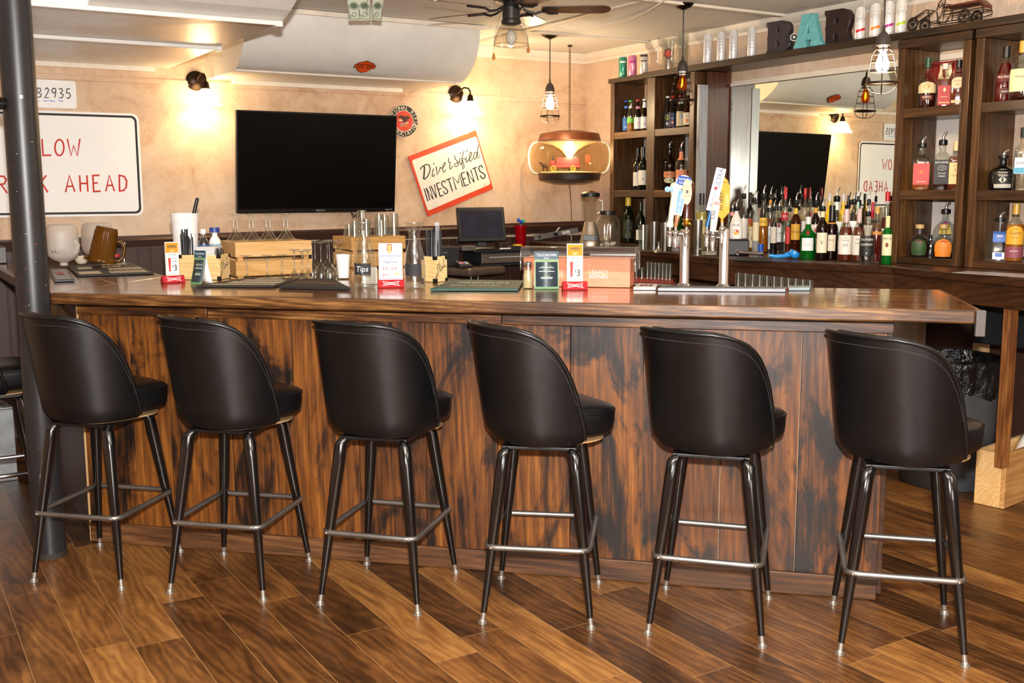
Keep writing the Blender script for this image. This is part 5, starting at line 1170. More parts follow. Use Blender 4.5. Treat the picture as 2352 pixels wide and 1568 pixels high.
sb(Bx(652), By(308), 17, 2, .09, 'beer', 'brown', None, 0, [(.08, .44, '#e9e4e4', 80, [('#b.9', .82, .06, '#3a5a9c'), ('#o.2', .35, .04, '#c8303a')]), (.72, .9, '#e6e6ee', 85, [('#b.6', .3, .04, '#3a5ab0')])], CW('#eeeeee'), 'brown beer bottle with white neck and label beside the shelf upright', name='beer_bottle', group=gB)
sb(Bx(955), By(270), 17.5, 2, .09, 'beer', 'black', None, 0, [(.06, .46, '#23231d', 75, [('#o.55', .72, .16, '#c2c94a'), ('#o.35', .25, .1, '#c9c9b4')])], CW('#e6e4e0'), 'black bottle with lime picture label and white cap', name='beer_bottle', group=gB)
sb(Bx(1072), By(262), 17.5, 2, .09, 'beer', 'brown', None, 0, [(.05, .48, '#26304e', 75, [('tire', .6, .07, '#e8e6e2'), ('#o.35', .32, .09, '#e88a5a'), ('#b.9', .1, .08, '#b83a3a')])], CW('#c83030'), 'brown beer bottle with navy and red label and red cap', name='beer_bottle', group=gB)
sb(Bx(1195), By(250), 20, 2, .09, 'beer', 'brown', None, 0, [(.06, .5, '#c9b894', 75, [('#o.5', .65, .12, '#6a9cc0'), ('#b.8', .15, .06, '#6a7a3a')]), (.72, .84, '#dfe6ea', 85, [])], CW('#8a2a2a'), 'brown beer bottle with painted landscape label behind the amber pendant', name='beer_bottle', group=gB)
sb(Bx(1292), By(255), 18, 2, .09, 'beer', 'amber', None, 0, [(.08, .46, '#e8d2b4', 75, [('ICE', .7, .06, '#4a4a5a'), ('#o.4', .35, .1, '#e8862a')])], CW('#3a2a1a'), 'amber beer bottle with orange label at the right of the corner shelf top row', name='beer_bottle', group=gB)
sb(Bx(560), By(1040), 21, 1, .1, 'wine', 'black', None, 0, [(.1, .42, '#e2ddd2', 70, [('#b.35', .7, .1, '#7a7a74')])], ('cap', '#141214', .22), 'dark wine bottle with grey-and-white label on the middle corner shelf', name='wine_bottle')
sb(Bx(640), By(1030), 21, 1, .05, 'wine', 'dkgreen', None, 0, [(.12, .46, '#e4dccb', 70, [('#o.25', .4, .05, '#b49a74')])], ('cap', '#2f352c', .24), 'green-tinted wine bottle with cream label beside the shelf upright', name='wine_bottle')
sb(Bx(995), By(950), 29, 1, .1, 'wine', 'brown', None, 0, [(.26, .38, '#d98a5a', 60, [('BAILEYS', .5, .05, '#6a2a1a')], ''), (.14, .26, '#c9c49a', 50, [('#o.5', .5, .07, '#8a9a5a')], 'oval')], ('pourer', '#d9d9d9', .1), 'dark irish cream bottle with orange banner label on the middle corner shelf')
sb(Bx(1215), By(950), 27, 1, .08, 'std', 'clear', None, 0, [(.1, .42, '#e8946a', 60, [('#o.3', .6, .06, '#b85a3a')]), (.62, .8, '#e8946a', 85, [])], POUR, 'clear bottle with salmon label on the middle corner shelf')
sb(Bx(1300), By(1190), 12, 1, .2, 'tall', 'clear', 'whisky', .6, wl_('#d8433a'), ('cap', '#d8c8b0', .1), 'slim bottle with red label at the back of the middle corner shelf')
sb(Tx(178), Ty(370), 29.5, 0, .1, 'wine', 'dkgreen', None, 0, [(.1, .5, '#20240f', 60, [('#b.6', .78, .05, '#b8487a'), ('#b.6', .6, .04, '#c8a83a'), ('#b.35', .2, .1, '#b8a03a')])], ('cap', '#e2b92a', .19), 'large dark green wine bottle with yellow foil neck on the bottom corner shelf', name='wine_bottle')
sb(Tx(385), Ty(440), 22, 0, .06, 'wine', 'dkgreen', None, 0, [(.1, .34, '#e8e4d8', 60, [])], ('cap', '#1a1714', .2), 'smaller wine bottle with white label on the bottom corner shelf', name='wine_bottle')
sb(Tx(665), Ty(430), 26, 0, .12, 'bell', 'frost', None, 0, [(.3, .4, '#c9a83a', 30, [])], ('pourer', '#d9d9d9', .12), 'frosted bottle behind the steel shaker tins on the bottom corner shelf')
sb(Tx(885), Ty(480), 16, 0, .1, 'tall', 'green', None, 0, [], ('cap', '#2a6a3a', .2), 'slim green bottle behind the beer tap handles')
# ------------------------------------------------------------------ right hand shelf bottles
def r1(px, by, ty, w, dx, *a, **k):
    q = AX(px, by, XF+dx); z_ = k.pop('z'); q.z = z_+.0012; H = AX(px, ty, q.x).z-q.z; R = w/2/PXS(q)*(1.2 if k.get('e', 2) > 2 else 1.08)+.002
    ya, yb = (yx(2074, 250), yx(2205, 250)) if px < 2228 else (yx(2253, 250), yx(2420, 250))
    q.y = max(min(q.y, ya-R), yb+R); zz_ = Z1 if px < 2228 else Z2; zc = (zz_+[zst-.087])[zz_.index(z_)+1]-(.052 if z_ != zz_[2] else .002)-q.z; H = min(H, zc)
    return bottle(q, H, w/2/PXS(q), *a, **k)
Z1 = [zx(2080, 590), zx(2080, 437), zx(2080, 250)]; Z2 = [zx(2230, 597), zx(2239, 437), zx(2250, 236)]
Ux = lambda x: 2030+x/5.227
Uy = lambda y: 90+y/5.227
Sx = lambda x: 2030+x/5.407
Sy = lambda y: 350+y/5.407
r1(Ux(382), 240, Uy(242), 41, .12, 'round', 'clear', 'dark', .3, [(.3, .52, '#d8c49a', 62, [('#o.35', .6, .12, '#b89a62')], 'arch'), (.16, .26, '#5a1f10', 40, [('BUFFALO', .6, .05, '#e8dcc8')])], ('cap', '#274a34', .2), 'round bourbon bottle with torn tan label and green cap, top shelf right of mirror', z=Z1[2])
r1(Ux(720), 240, Uy(295), 33, .13, 'square', 'clear', 'whisky', .66, [(.06, .5, '#a8202a', 82, [('Masterpiece', .42, .035, '#efe2c8'), ('#d.2', .78, .12, '#e8d29a'), ('#b.7', .12, .02, '#d9b45a')])], ('cap', '#e6d6c4', .13), 'square whisky bottle with red label before the open gift box', z=Z1[2], e=5, ay=.6)
r1(Ux(880), 240, Uy(250), 33, .08, 'square', 'clear', 'whisky', .5, [(.4, .62, '#d9b48c', 82, [('GENTLEMAN', .6, .04, '#4a3222'), ('JACK', .25, .05, '#4a3222')], 'arch'), (.06, .12, '#c9a87a', 80, [])], ('cap', '#171412', .18), 'square amber whiskey bottle beside the shelf upright, top shelf', z=Z1[2], e=5, ay=.7)
q = AX(Ux(665), 240, XF+.235); sx_ = 1/PXS(q)
t = thing('gift_box', 'open red gift box lined with cream satin on the top shelf right of the mirror', 'box', V((q.x, min(q.y, yx(2074, 250)-38*sx_-.003), Z1[2]+.0012)), -PI/2)
hgt = AX(Ux(640), Uy(300), q.x).z-Z1[2]; w2 = 38*sx_
mb = MB(); mb.box((-w2, .03, 0), (w2, .045, hgt)); mb.box((-w2, -.06, 0), (-w2+.008, .03, hgt)); mb.box((w2-.008, -.06, 0), (w2, .03, hgt)); mb.box((-w2, -.06, hgt-.008), (w2, .03, hgt)); mb.box((-w2, -.06, 0), (w2, .03, .008)); mb.build('case', P('#8c1a1e', .4), t, bev=.002)
mb = MB(); vs = []; 
for j in range(17):
    for i in range(25):
        u, v = i/24, j/16; vs.append((-w2+.009+(2*w2-.018)*u, .026-.012*math.sin(u*9+v*5)*math.sin(v*7+1)-.008*math.sin(u*21), .009+(hgt-.018)*v))
mb.add(vs, [(j*25+i, j*25+i+1, j*25+i+26, j*25+i+25) for j in range(16) for i in range(24)]); mb.build('satin_lining', P('#e8dcae', .25, .0, .8, .3), t, smooth=80)
r1(Sx(385), 430, Uy(1175), 40, .1, 'square', 'clear', 'orange', .52, [(.1, .5, '#d8433f', 84, [('JACK DANIELS', .86, .04, '#7a2a1a'), ('#d.3', .6, .08, '#b8642a'), ('FIRE', .4, .05, '#8a4a1a'), ('#b.5', .15, .01, '#efc9b8')])], POUR, 'square whiskey bottle with bright red label, middle shelf right of mirror', z=Z1[1], e=5, ay=.8)
r1(Sx(710), 430, Uy(1110), 38, .12, 'square', 'clear', 'dark', .48, [(.1, .52, '#161413', 84, [('JACK DANIELS', .88, .045, '#ece8e0'), ('#o.5', .66, .09, '#8c8882'), ('#o.4', .66, .065, '#161413'), ('No7', .66, .03, '#ece8e0'), ('Tennessee', .44, .035, '#ece8e0'), ('WHISKEY', .32, .035, '#ece8e0')])], ('pourer', '#d9d9d9', .16), 'square whiskey bottle with black label, middle shelf right of mirror', z=Z1[1], e=5, ay=.85)
r1(Sx(875), 430, Uy(1225), 30, .05, 'square', 'clear', 'whisky', .7, [(.12, .56, '#dcb878', 84, [('JACK', .85, .05, '#4a2f18'), ('#d.12', .66, .06, '#8a6a3a'), ('HONEY', .4, .05, '#5a4020')])], ('cap', '#d8b88a', .2), 'square honey whiskey bottle with tan label against the shelf upright', z=Z1[1], e=5, ay=.9)
r1(Sx(385), 585, Sy(890), 51, .1, 'crown', 'clear', 'dark', .5, [(.05, .56, '#2f4a1f', 40, [('#o.3', .8, .07, '#8a2a3a'), ('#b.4', .72, .015, '#3a2a5a')], 'arch')], ('cork', '#c9a468', .14), 'squat faceted whisky bottle with green arched label, bottom shelf', z=Z1[0])
r1(Sx(745), 585, Sy(620), 53, .2, 'crown', 'clear', 'dark', .28, [(.42, .66, '#c9b04a', 30, [('#d.4', .8, .1, '#5a2a6a'), ('#o.2', .75, .05, '#b4222a')], 'arch')], POUR, 'tall faceted whisky bottle with pourer at the back of the bottom shelf', z=Z1[0])
r1(Sx(730), 588, Sy(890), 54, .08, 'crown', 'clear', 'dark', .18, [(.05, .58, '#e8862a', 42, [('#o.35', .82, .08, '#b4322a'), ('#b.45', .72, .015, '#3a2a5a'), ('PEACH', .36, .05, '#6a3a1a')], 'arch')], ('cork', '#c9a468', .14), 'squat faceted whisky bottle with orange arched label, bottom shelf', z=Z1[0])
r1(Sx(570), 585, Sy(1025), 20, .22, 'square', 'black', None, 0, [], ('cap', '#111111', .2), 'small black bottle between the two squat faceted bottles', z=Z1[0], e=5)
# far right unit
r1(Ux(1400), 230, Uy(98), 47, .1, 'cone', 'clear', 'red', .72, [(.36, .5, '#5a130f', 55, [('PAUL MASSON', .6, .06, '#efe6da')]), (.14, .24, '#4a0f0c', 45, [('BRANDY', .4, .035, '#efe6da')])], ('cap', '#17110f', .2), 'dark red brandy bottle on the top shelf at the right edge', z=Z2[2])
r1(2344, 230, 95, 54, .07, 'round', 'clear', 'dark', .3, [(.14, .52, '#e2d2a4', 66, [('Hennessy', .66, .07, '#3a3226'), ('#b.85', .14, .06, '#b89a4a')])], ('cap', '#c79a3f', .2), 'round cognac bottle with cream label and gold neck, cut by the right edge', z=Z2[2])
tj = r1(Sx(1330), 430, Sy(-20), 61, .1, 'round', 'black', None, 0, [(.5, .53, '#161311', 25, [('REPOSADO', .5, .03, '#e8e0cc')]), (.34, .48, '#131110', 50, [('Hussongs', .75, .07, '#e8e0cc'), ('TEQUILA', .2, .07, '#e8e0cc')]), (.15, .33, '#131110', 40, [('#d.28', .6, .18, '#cfc6ae'), ('#d.1', .6, .2, '#131110')]), (.05, .15, '#b9b4a6', 36, [])], ('pourer', '#d9d9d9', .14), 'round black tequila jug with handle and pale lettering', z=Z2[1])
mb = MB(); hj = .235
_g = [v.co for v in tj.children[0].data.vertices]; _R = max(v.x for v in _g); _H = max(v.z for v in _g); mb.tube([(_R*.27, 0, _H*.88), (_R*.6, 0, _H*.98), (_R*.95, 0, _H*.93), (_R*1.1, 0, _H*.78), (_R*1.02, 0, _H*.62), (_R*.84, 0, _H*.53)], _R*.12, 10); mb.build('handle', GL['black'], tj, smooth=60)
r1(2346, 430, 293, 40, .08, 'square', 'clear', 'clear', .6, [(.26, .52, '#dfe4e6', 84, [('Jimador', .68, .075, '#2f3a44'), ('#b.95', .2, .09, '#3f9ab8')])], ('cap', '#1c2a30', .16), 'tall clear tequila bottle with white and teal label at the right edge', z=Z2[1], e=4, ay=.8)
r1(Sx(1280), 595, Sy(735), 56, .1, 'trap', 'clear', 'clear', .5, [(.38, .6, '#4a72c4', 46, [('1800', .55, .075, '#f2f2ee'), ('SILVER', .22, .025, '#f2f2ee')]), (.03, .17, '#e8eaee', 44, [('#b.25', .5, .12, '#4a72c4')])], POUR, 'tapered clear tequila bottle with blue label on the bottom right shelf', z=Z2[0], e=4)
r1(Sx(1610), 595, Sy(633), 40, .06, 'std', 'clear', 'gold', .66, [(.3, .62, '#e3a52c', 62, [('Jose', .85, .05, '#5a3a10'), ('Cuervo', .62, .075, '#3a2c12'), ('ESPECIAL', .36, .03, '#5a3a10')], 'arch'), (.07, .26, '#8a4654', 70, [('REPOSADO', .6, .035, '#f0dcd8')])], ('cap', '#b99640', .19), 'golden tequila bottle with yellow arched label on the bottom right shelf', z=Z2[0])
# ------------------------------------------------------------------ things on the bar
e_ = .0012
def on_bar(px, py, z=ZB): q = AZ(px, py, z); return q+V((0, 0, e_))
def mat_quad(name, label, cat, px4, z, h, m, extra=None, group=None, **k):
    p = [AZ(x, y, z+h) for x, y in px4]; c = sum(p, V((0, 0, 0)))/4; t = thing(name, label, cat, (c.x, c.y, z+e_), 0, group)
    L = [(q.x-c.x, q.y-c.y) for q in p]
    mb = MB(); mb.prism(L, 0, h); mb.build('pad', m, t, bev=.002)
    if extra: extra(t, lambda u, v, dz=.0008: tuple((V(L[0])*(1-u)*(1-v)+V(L[1])*u*(1-v)+V(L[2])*u*v+V(L[3])*(1-u)*v).to_tuple())+(h+dz,))
    return t
M_mat = N('rubber_mat'); _v = M_mat.n('ShaderNodeTexVoronoi'); _v.inputs['Scale'].default_value = 320; M_mat.l(M_mat.obj(), _v.inputs['Vector']); M_mat = M_mat.bsdf(lin('#141414'), .6, 0, M_mat.bump(_v.outputs['Distance'], .5, .002))
M_matg = N('green_rubber_mat'); _v = M_matg.n('ShaderNodeTexVoronoi'); _v.inputs['Scale'].default_value = 320; M_matg.l(M_matg.obj(), _v.inputs['Vector']); M_matg = M_matg.bsdf(lin('#1f4a42'), .55, 0, M_matg.bump(_v.outputs['Distance'], .5, .002))
M_print = P('#d8cfb4', .7, var=.08, name='mat_print')
def patches(specs, m=None):
    def f(t, uv):
        mb = MB(); r = random.Random(len(specs))
        for (u0, v0, u1, v1, nn) in specs:
            for i in range(nn):
                a, b = u0+(u1-u0)*i/nn, u0+(u1-u0)*(i+.82)/nn
                mb.add([uv(a, v0), uv(b, v0), uv(b, v1), uv(a, v1)], [(0, 1, 2, 3)])
        mb.build('print', m or M_print, t)
    return f
def letters(rows, col, extra=None):
    def f(t, uv):
        mb = MB()
        for (s, u, v, su, sv) in rows:
            vs, fs = text_geo(s, 1.0); mb.add([uv(u+x*su, v+y*sv) for x, y in vs], fs)
        mb.build('print', P(col, .6), t)
        if extra: extra(t, uv)
    return f
mat_quad('rubber_bar_mat', 'large dark bar mat with cream print under the jugs on the wing', 'bar mat', ((178, 632), (353, 626), (300, 602), (155, 611)), ZB, .009, M_mat, patches([(.04, .04, .4, .3, 1), (.45, .05, .95, .25, 9), (.5, .33, .97, .5, 7), (.1, .55, .35, .75, 1), (.45, .6, .75, .72, 4), (.5, .8, .9, .92, 5)]))
mat_quad('rail_mat', 'narrow black ribbed rail mat with red and blue print beside the iron post', 'bar mat', ((125, 643), (171, 641), (150, 617), (112, 617)), ZB, .012, P('#191a1e', .4), lambda t, uv: ([MB().add([uv(.1, .05+.09*i), uv(.9, .05+.09*i), uv(.9, .08+.09*i), uv(.1, .08+.09*i)], [(0, 1, 2, 3)]).build('rib', M_silv, t) for i in range(10)], MB().add([uv(.3, .4, .002), uv(.7, .4, .002), uv(.7, .6, .002), uv(.3, .6, .002)], [(0, 1, 2, 3)]).build('print', P('#a83a44', .5), t)))
M_jug = glassm('milky_plastic', '#e9e4df', .2, rough=.3, gl=.05); 
_n = N('milk_jug_plastic'); _tr = _n.n('ShaderNodeBsdfTransparent'); _tr.inputs[0].default_value = (.9, .88, .85, 1); _df = _n.n('ShaderNodeBsdfPrincipled'); _df.inputs['Base Color'].default_value = lin('#e6dcd2'); _df.inputs['Roughness'].default_value = .4; _ms = _n.n('ShaderNodeMixShader'); _ms.inputs[0].default_value = .5
_n.l(_tr.outputs[0], _ms.inputs[1]); _n.l(_df.outputs[0], _ms.inputs[2]); _n.l(_ms.outputs[0], _n.out.inputs[0]); M_jug = _n.m
def jug(px, py, ty, w, rz, label, mark=False, zoff=.011):
    q = on_bar(px, py, ZB+zoff); s = 1/PXS(q); R = w/2*s; H = (py-ty)*s
    t = thing('plastic_jug', label, 'jug', q, face_cam(q)+rz, 'milk jugs turned upside down on the wing')
    mb = MB(); mb.lathe([(.0, 0), (.24*R, 0), (.25*R, .06*H), (.22*R, .07*H), (.34*R, .1*H), (.66*R, .15*H), (.88*R, .23*H), (.98*R, .34*H), (R, .46*H), (.96*R, .8*H), (.9*R, .93*H), (.8*R, .985*H), (.66*R, H), (0, H)], 32, e=2.8); mb.build('body', M_jug, t, smooth=50)
    mb = MB(); mb.tube([(R*.45, -R*.55, .24*H), (R*.72, -R*.8, .36*H), (R*.8, -R*.86, .5*H), (R*.62, -R*.82, .62*H)], R*.16, 10); mb.build('handle', M_jug, t, smooth=60)
    if mark:
        mb = MB(); f = lambda x, z: (x*R*.5-R*.3, -R*.93-.002, .32*H+z*.1*H)
        for s_ in ([(-.9, .8), (-.8, 0), (-.5, .7), (-.4, 0)], [(-.1, 0), (.1, .9), (.3, .1), (.55, .95), (.75, .1)]): mb.stroke(s_, .12, f)
        mb.build('marker_scribble', P('#3a3636', .6), t)
    return t
jug(147, 610, 516, 72, .1, 'upside-down milky plastic jug with a black scribble, beside the iron post', True)
t = jug(227, 599, 512, 66, .5, 'upside-down milky plastic jug behind the amber pitcher')
q = on_bar(272, 603, ZB+.011); mb = MB(); mb.lathe([(0, 0), (.021, 0), (.021, .014), (.017, .016), (.017, .006), (0, .006)], 20); solo('red_jug_cap', 'bright red plastic ring cap leaning behind the amber pitcher handle', 'cap', mb, P('#d32328', .4), q+V((0, .06, .03)), 0)
def fluted_pitcher():
    q = on_bar(230, 610, ZB+.011); s = 1/PXS(q); R = 29*s; H = 80*s
    Mt = T(q) @ Rz(face_cam(q)) @ Ry(math.radians(13)) @ T(0, 0, R*.30)
    t = thing('amber_pitcher', 'amber fluted plastic beer pitcher upturned and leaning on the mat', 'pitcher', M=Mt)
    m = liquidm('amber_plastic', '#a8701c', '#7a4d0c', .18, .55)
    mb = MB(); mb.lathe([(R*1.06, 0), (R*1.1, .004), (R*1.02, .02*H/.2), (R*.97, .12*H), (R*.86, .86*H), (R*.82, .93*H), (R*.76, H), (R*.7, H), (.0, .95*H)], 96, flute=.018, nf=24); mb.build('body', m, t, smooth=70)
    mb = MB(); mb.lathe([(R*1.0, -.002), (R*1.35, .006), (R*1.1, .03)], 8, a0=PI*.9, a1=PI*1.1+.3); mb.build('spout', m, t)
    mb = MB(); mb.tube([(R*.98, 0, .12*H), (R*1.3, 0, .1*H), (R*1.55, 0, .25*H), (R*1.55, 0, .5*H), (R*1.3, 0, .66*H), (R*.92, 0, .66*H)], R*.13, 10); mb.build('handle', m, t, smooth=60)
fluted_pitcher()
q = on_bar(190, 606, ZB+.011); s = 1/PXS(q); mb = MB(); mb.lathe([(0, 0), (9*s, 0), (15*s, 8*s), (17*s, 17*s), (16*s, 17*s), (14*s, 9*s), (0, 3*s)], 28); solo('small_bowl', 'small cream bowl between the two milky jugs', 'bowl', mb, P('#e6dac2', .4), q+V((.0, .03, 0)), smooth=50)
def shaker(px, py, ty, w, fill, label, name='salt_shaker', z=ZB, capf=.2):
    q = on_bar(px, py, z); s = 1/PXS(q); R = w/2*s; H = (py-ty)*s
    t = thing(name, label, 'shaker', q)
    mb = MB(); mb.lathe([(0, 0), (.95*R, 0), (R, .02*H), (.93*R, .45*H), (.72*R, .7*H), (.7*R, (1-capf)*H)], 20); mb.build('glass', M_glassw, t, smooth=50)
    if fill: mb = MB(); mb.lathe([(0, .02*H), (.92*R, .02*H), (.88*R, .45*H), (.7*R, .66*H), (0, .68*H)], 20); mb.build('contents', fill, t, smooth=50)
    mb = MB(); mb.lathe([(.78*R, (1-capf)*H), (.82*R, (1-capf*.9)*H), (.8*R, (1-capf*.35)*H), (.6*R, (1-.03)*H), (0, H)], 20); mb.build('metal_cap', M_chrome, t, smooth=40)
shaker(286, 606, 556, 12, None, 'slim glass salt shaker with steel cap behind the wing mat', z=ZB+.011)
_gr = N('grated_cheese'); _c = _gr.noise(_gr.obj(), 260, 3, .7); M_cheese = _gr.bsdf(_gr.ramp(_c, [(.35, lin('#b08a52')), (.5, lin('#d9c48e')), (.65, lin('#e8dcb4'))]), .9)
shaker(1213, 662, 600, 25, M_cheese, 'glass shaker of grated cheese with steel top in front of the coral box', 'cheese_shaker')
shaker(1224, 656, 606, 14, P('#4a3a2c', .8), 'small glass pepper shaker half hidden behind the cheese shaker', 'pepper_shaker')
# table stands --------------------------------------------------------------------
M_cardw = P('#f1f0ec', .75, var=.01, name='white_card')
M_bred = P('#b81a25', .7, var=.03, name='red_card_base')
def card_stand(px, py, ty, w, basew, label, kind, yaw=0.0):
    q = on_bar(px, py); s = 1/PXS(q); q += V((FW.x, FW.y, 0))*.035; q.z = ZB+e_; W = w/2*s; H = (py-ty)*s; B = basew/2*s; hb = H*.17
    t = thing('card_stand', label, 'table card', q, face_cam(q)+yaw, 'beer promotion cards on the bar')
    mb = MB(); mb.prism([(-.035, 0), (.035, 0), (.006, hb), (-.006, hb)], -B, B, Matrix(((0, 0, 1, 0), (1, 0, 0, 0), (0, 1, 0, 0), (0, 0, 0, 1)))); mb.build('base', M_bred, t, bev=.001)
    mb = MB(); mb.box((-W, -.005, hb*.95), (W, .005, H)); mb.build('card', M_cardw, t)
    SL = Matrix(((1, 0, 0, 0), (0, .01, .034/(hb+.03), 0), (0, 0, 1, 0), (0, 0, 0, 1)))
    f = lambda x, z: (x, -.0352+.029*z/hb-.0006, z)
    mb = MB(); bw = B*.62
    for st in ([(-bw, hb*.25), (-bw*.15, hb*.42), (bw*.15, hb*.42), (bw, hb*.25), (bw*.8, hb*.5), (bw, hb*.8), (bw*.15, hb*.62), (-bw*.15, hb*.62), (-bw, hb*.8), (-bw*.8, hb*.5), (-bw, hb*.25)],): mb.stroke(st, .0028, f)
    vs, fs = text_geo('Budweiser', hb*.3, .9, shear=.3); mx = max(abs(v[0]) for v in vs); mb.add([f(x*bw*.8/mx, z+hb*.52) for x, z in vs], fs)
    mb.build('bow_tie_mark', P('#f2dede', .5), t)
    F_ = T(0, -.0056, 0); hc = H-hb
    def tx(col, rows, sh=0.0):
        mb = MB()
        for (s_, x, z, sz, mw) in rows:
            vs, fs = text_geo(s_, sz*hc, .75, shear=sh); mx = max([abs(v[0]) for v in vs]+[1e-6]); k_ = min(1, mw*W/mx); [mb.add([(a*k_+x*W+j*.022*sz*hc, -.0060-.0001*abs(j+1), hb+z*hc+b) for a, b in vs], fs) for j in (-1, 0, 1)]
        mb.build('print', P(col, .5), t)
    if kind == 'amber':
        MB().box((-W*.96, -.0056, hb+hc*.02), (W*.96, -.0052, hb+hc*.985)).build('print_border', P('#c9b48a', .5), t)
        MB().box((-W*.9, -.0058, hb+hc*.04), (W*.9, -.0056, hb+hc*.67)).build('print_field', M_cardw, t)
        MB().box((-W*.93, -.0058, hb+hc*.69), (W*.93, -.0056, hb+hc*.97)).build('print_header', P('#cf8f14', .75), t)
        tx('#2b2118', [('AMBER', 0, .86, .115, .86)]); tx('#f2dfa8', [('Lager', 0, .75, .08, .6)], .3)
        tx('#2a2422', [('Now Serving', 0, .62, .06, .86), ('16 oz', .35, .51, .075, .5), ('Draft', .35, .42, .075, .5), ('$', .08, .27, .1, .2), ('3', .45, .22, .26, .4)])
        mb = MB(); mb.add([(-.55*W, -.0062, hb+.12*hc), (-.3*W, -.0062, hb+.12*hc), (-.2*W, -.0062, hb+.52*hc), (-.64*W, -.0062, hb+.52*hc)], [(0, 1, 2, 3)]); mb.build('print_glass', P('#c22a24', .5), t)
        mb = MB(); mb.add([(-.64*W, -.0062, hb+.52*hc), (-.2*W, -.0062, hb+.52*hc), (-.22*W, -.0062, hb+.56*hc), (-.62*W, -.0062, hb+.56*hc)], [(0, 1, 2, 3)]); mb.add([(-.5*W, -.0062, hb+.09*hc), (-.36*W, -.0062, hb+.09*hc), (-.34*W, -.0062, hb+.115*hc), (-.52*W, -.0062, hb+.115*hc)], [(0, 1, 2, 3)]); mb.build('print_foam', P('#e6cfa0', .5), t)
    else:
        mb = MB(); g = hc
        for a, b, c, d in ((-.92, .02, -.88, .66), (.88, .02, .92, .66), (-.92, .64, .92, .66), (-.92, .02, .92, .035)): mb.box((a*W, -.0058, hb+b*g), (c*W, -.0054, hb+d*g))
        mb.build('print_border', P('#6f74b0', .5), t)
        tx('#3a3f78', [('Join Us For', 0, .59, .065, .6)]); tx('#343a80', [('Happy Hour', 0, .49, .1, .86)]); tx('#8f90a4', [('Daily 4pm-6pm', 0, .4, .045, .6), ('Lakeview', .55, .88, .05, .4), ('Steakhouse', .58, .8, .05, .42), ('off Drafts', -.4, .24, .035, .4), ('off House Wine', .4, .24, .035, .4), ('off Well Drinks', -.3, .06, .035, .5)])
        tx('#c42f3c', [('$100', -.45, .3, .1, .38), ('$100', .3, .3, .1, .38), ('$200', -.45, .13, .1, .38)])
        mb = MB(); mb.box((.35*W, -.006, hb+.14*hc), (.72*W, -.0056, hb+.18*hc)); mb.add([(-.17*W, -.006, hb+.72*hc), (.02*W, -.006, hb+.72*hc), (.08*W, -.006, hb+.95*hc), (-.24*W, -.006, hb+.95*hc)], [(0, 1, 2, 3)]); mb.build('print_glass', P('#e0a53a', .5), t)
        mb = MB(); mb.box((-.3*W, -.0056, hb+.78*hc), (.14*W, -.0053, hb+.98*hc)); mb.build('print_red_square', P('#b02f33', .5), t)
card_stand(392, 650, 557, 30, 50, 'yellow-topped draft beer price card on red base beside the left wooden caddy', 'amber', .25)
card_stand(1321, 666, 561, 37, 58, 'yellow-topped draft beer price card on red base before the coral box', 'amber', .12)
card_stand(896, 661, 560, 54, 60, 'white happy hour price card on red base between the two carafes', 'happy', .03)
# folded football drinks cards
def tent(px, py, ty, w, yaw, label, splay):
    q = on_bar(px, py); s = 1/PXS(q); W = w/2*s; H = (py-ty)*s
    t = thing('folded_drinks_card', label, 'table card', q, face_cam(q)+yaw, 'folded football drinks cards on the bar'); n = 12
    yf_ = lambda u: splay*(1-(1-u)**1.7) if True else 0
    front = lambda x, u, o=0: (x, -0+yf_(u)*.5*1-o, H*u); back_ = lambda x, u: (x, splay-(splay-yf_(u)*.5)*0 - (splay*.5)*(1-(1-u)**1.7), H*u)
    for nm, fn, m in (('front_leaf', front, P('#2c3a44', .35, var=.06, name='slate_card')), ('back_leaf', back_, M_cardw)):
        mb = MB(); vs = []
        for i in range(n+1):
            for x in (-W, W): vs.append(fn(x, i/n))
        mb.add(vs, [(2*i, 2*i+1, 2*i+3, 2*i+2) for i in range(n)]); lf = mb.build(nm, m, t, smooth=60)
        so = lf.modifiers.new('s', 'SOLIDIFY'); so.thickness = .0008; so.offset = -1 if nm == 'front_leaf' else 1
    def band(u0, u1, x0, x1, col, nm, o=.0016):
        mb = MB(); vs = []
        for i in range(7):
            u = u0+(u1-u0)*i/6
            for x in (x0*W, x1*W): vs.append(front(x, u, o))
        mb.add(vs, [(2*i, 2*i+1, 2*i+3, 2*i+2) for i in range(6)]); mb.build(nm, P(col, .5, var=.05), t)
    band(.78, 1, -1, 1, '#1f4254', 'print_header'); band(.0, .06, -1, 1, '#5f8a5a', 'print_turf'); band(.72, .79, -1, 1, '#6f8f5c', 'print_turf', .0018); band(.06, .72, -1, -.9, '#6f8f5c', 'print_turf'); band(.06, .72, .9, 1, '#6f8f5c', 'print_turf')
    mb = MB()
    for (s_, u, sz, mw) in (('TOUCHDOWN', .9, .1, .82), ('DRINKS', .82, .05, .5)):
        vs, fs = text_geo(s_, sz*H, .8); mx = max(abs(v[0]) for v in vs); k_ = min(1, mw*W/mx); mb.add([front(a*k_, u+b/H, .0024) for a, b in vs], fs)
    for u, mw in ((.56, .6), (.46, .64), (.3, .5), (.27, .45)): mb.add([front(-mw*W, u, .002), front(mw*W, u, .002), front(mw*W, u+.014, .002), front(-mw*W, u+.014, .002)], [(0, 1, 2, 3)])
    mb.build('print_white', P('#dfe6e6', .5), t)
    mb = MB()
    for s_, u in (('WINNING PASS', .6), ('HOME TEAM', .5), ('DOUBLES', .34)):
        vs, fs = text_geo(s_, .05*H, .8); mx = max(abs(v[0]) for v in vs); k_ = min(1, .6*W/mx); mb.add([front(a*k_, u+b/H, .0024) for a, b in vs], fs)
    mb.build('print_green', P('#8fb06a', .5), t)
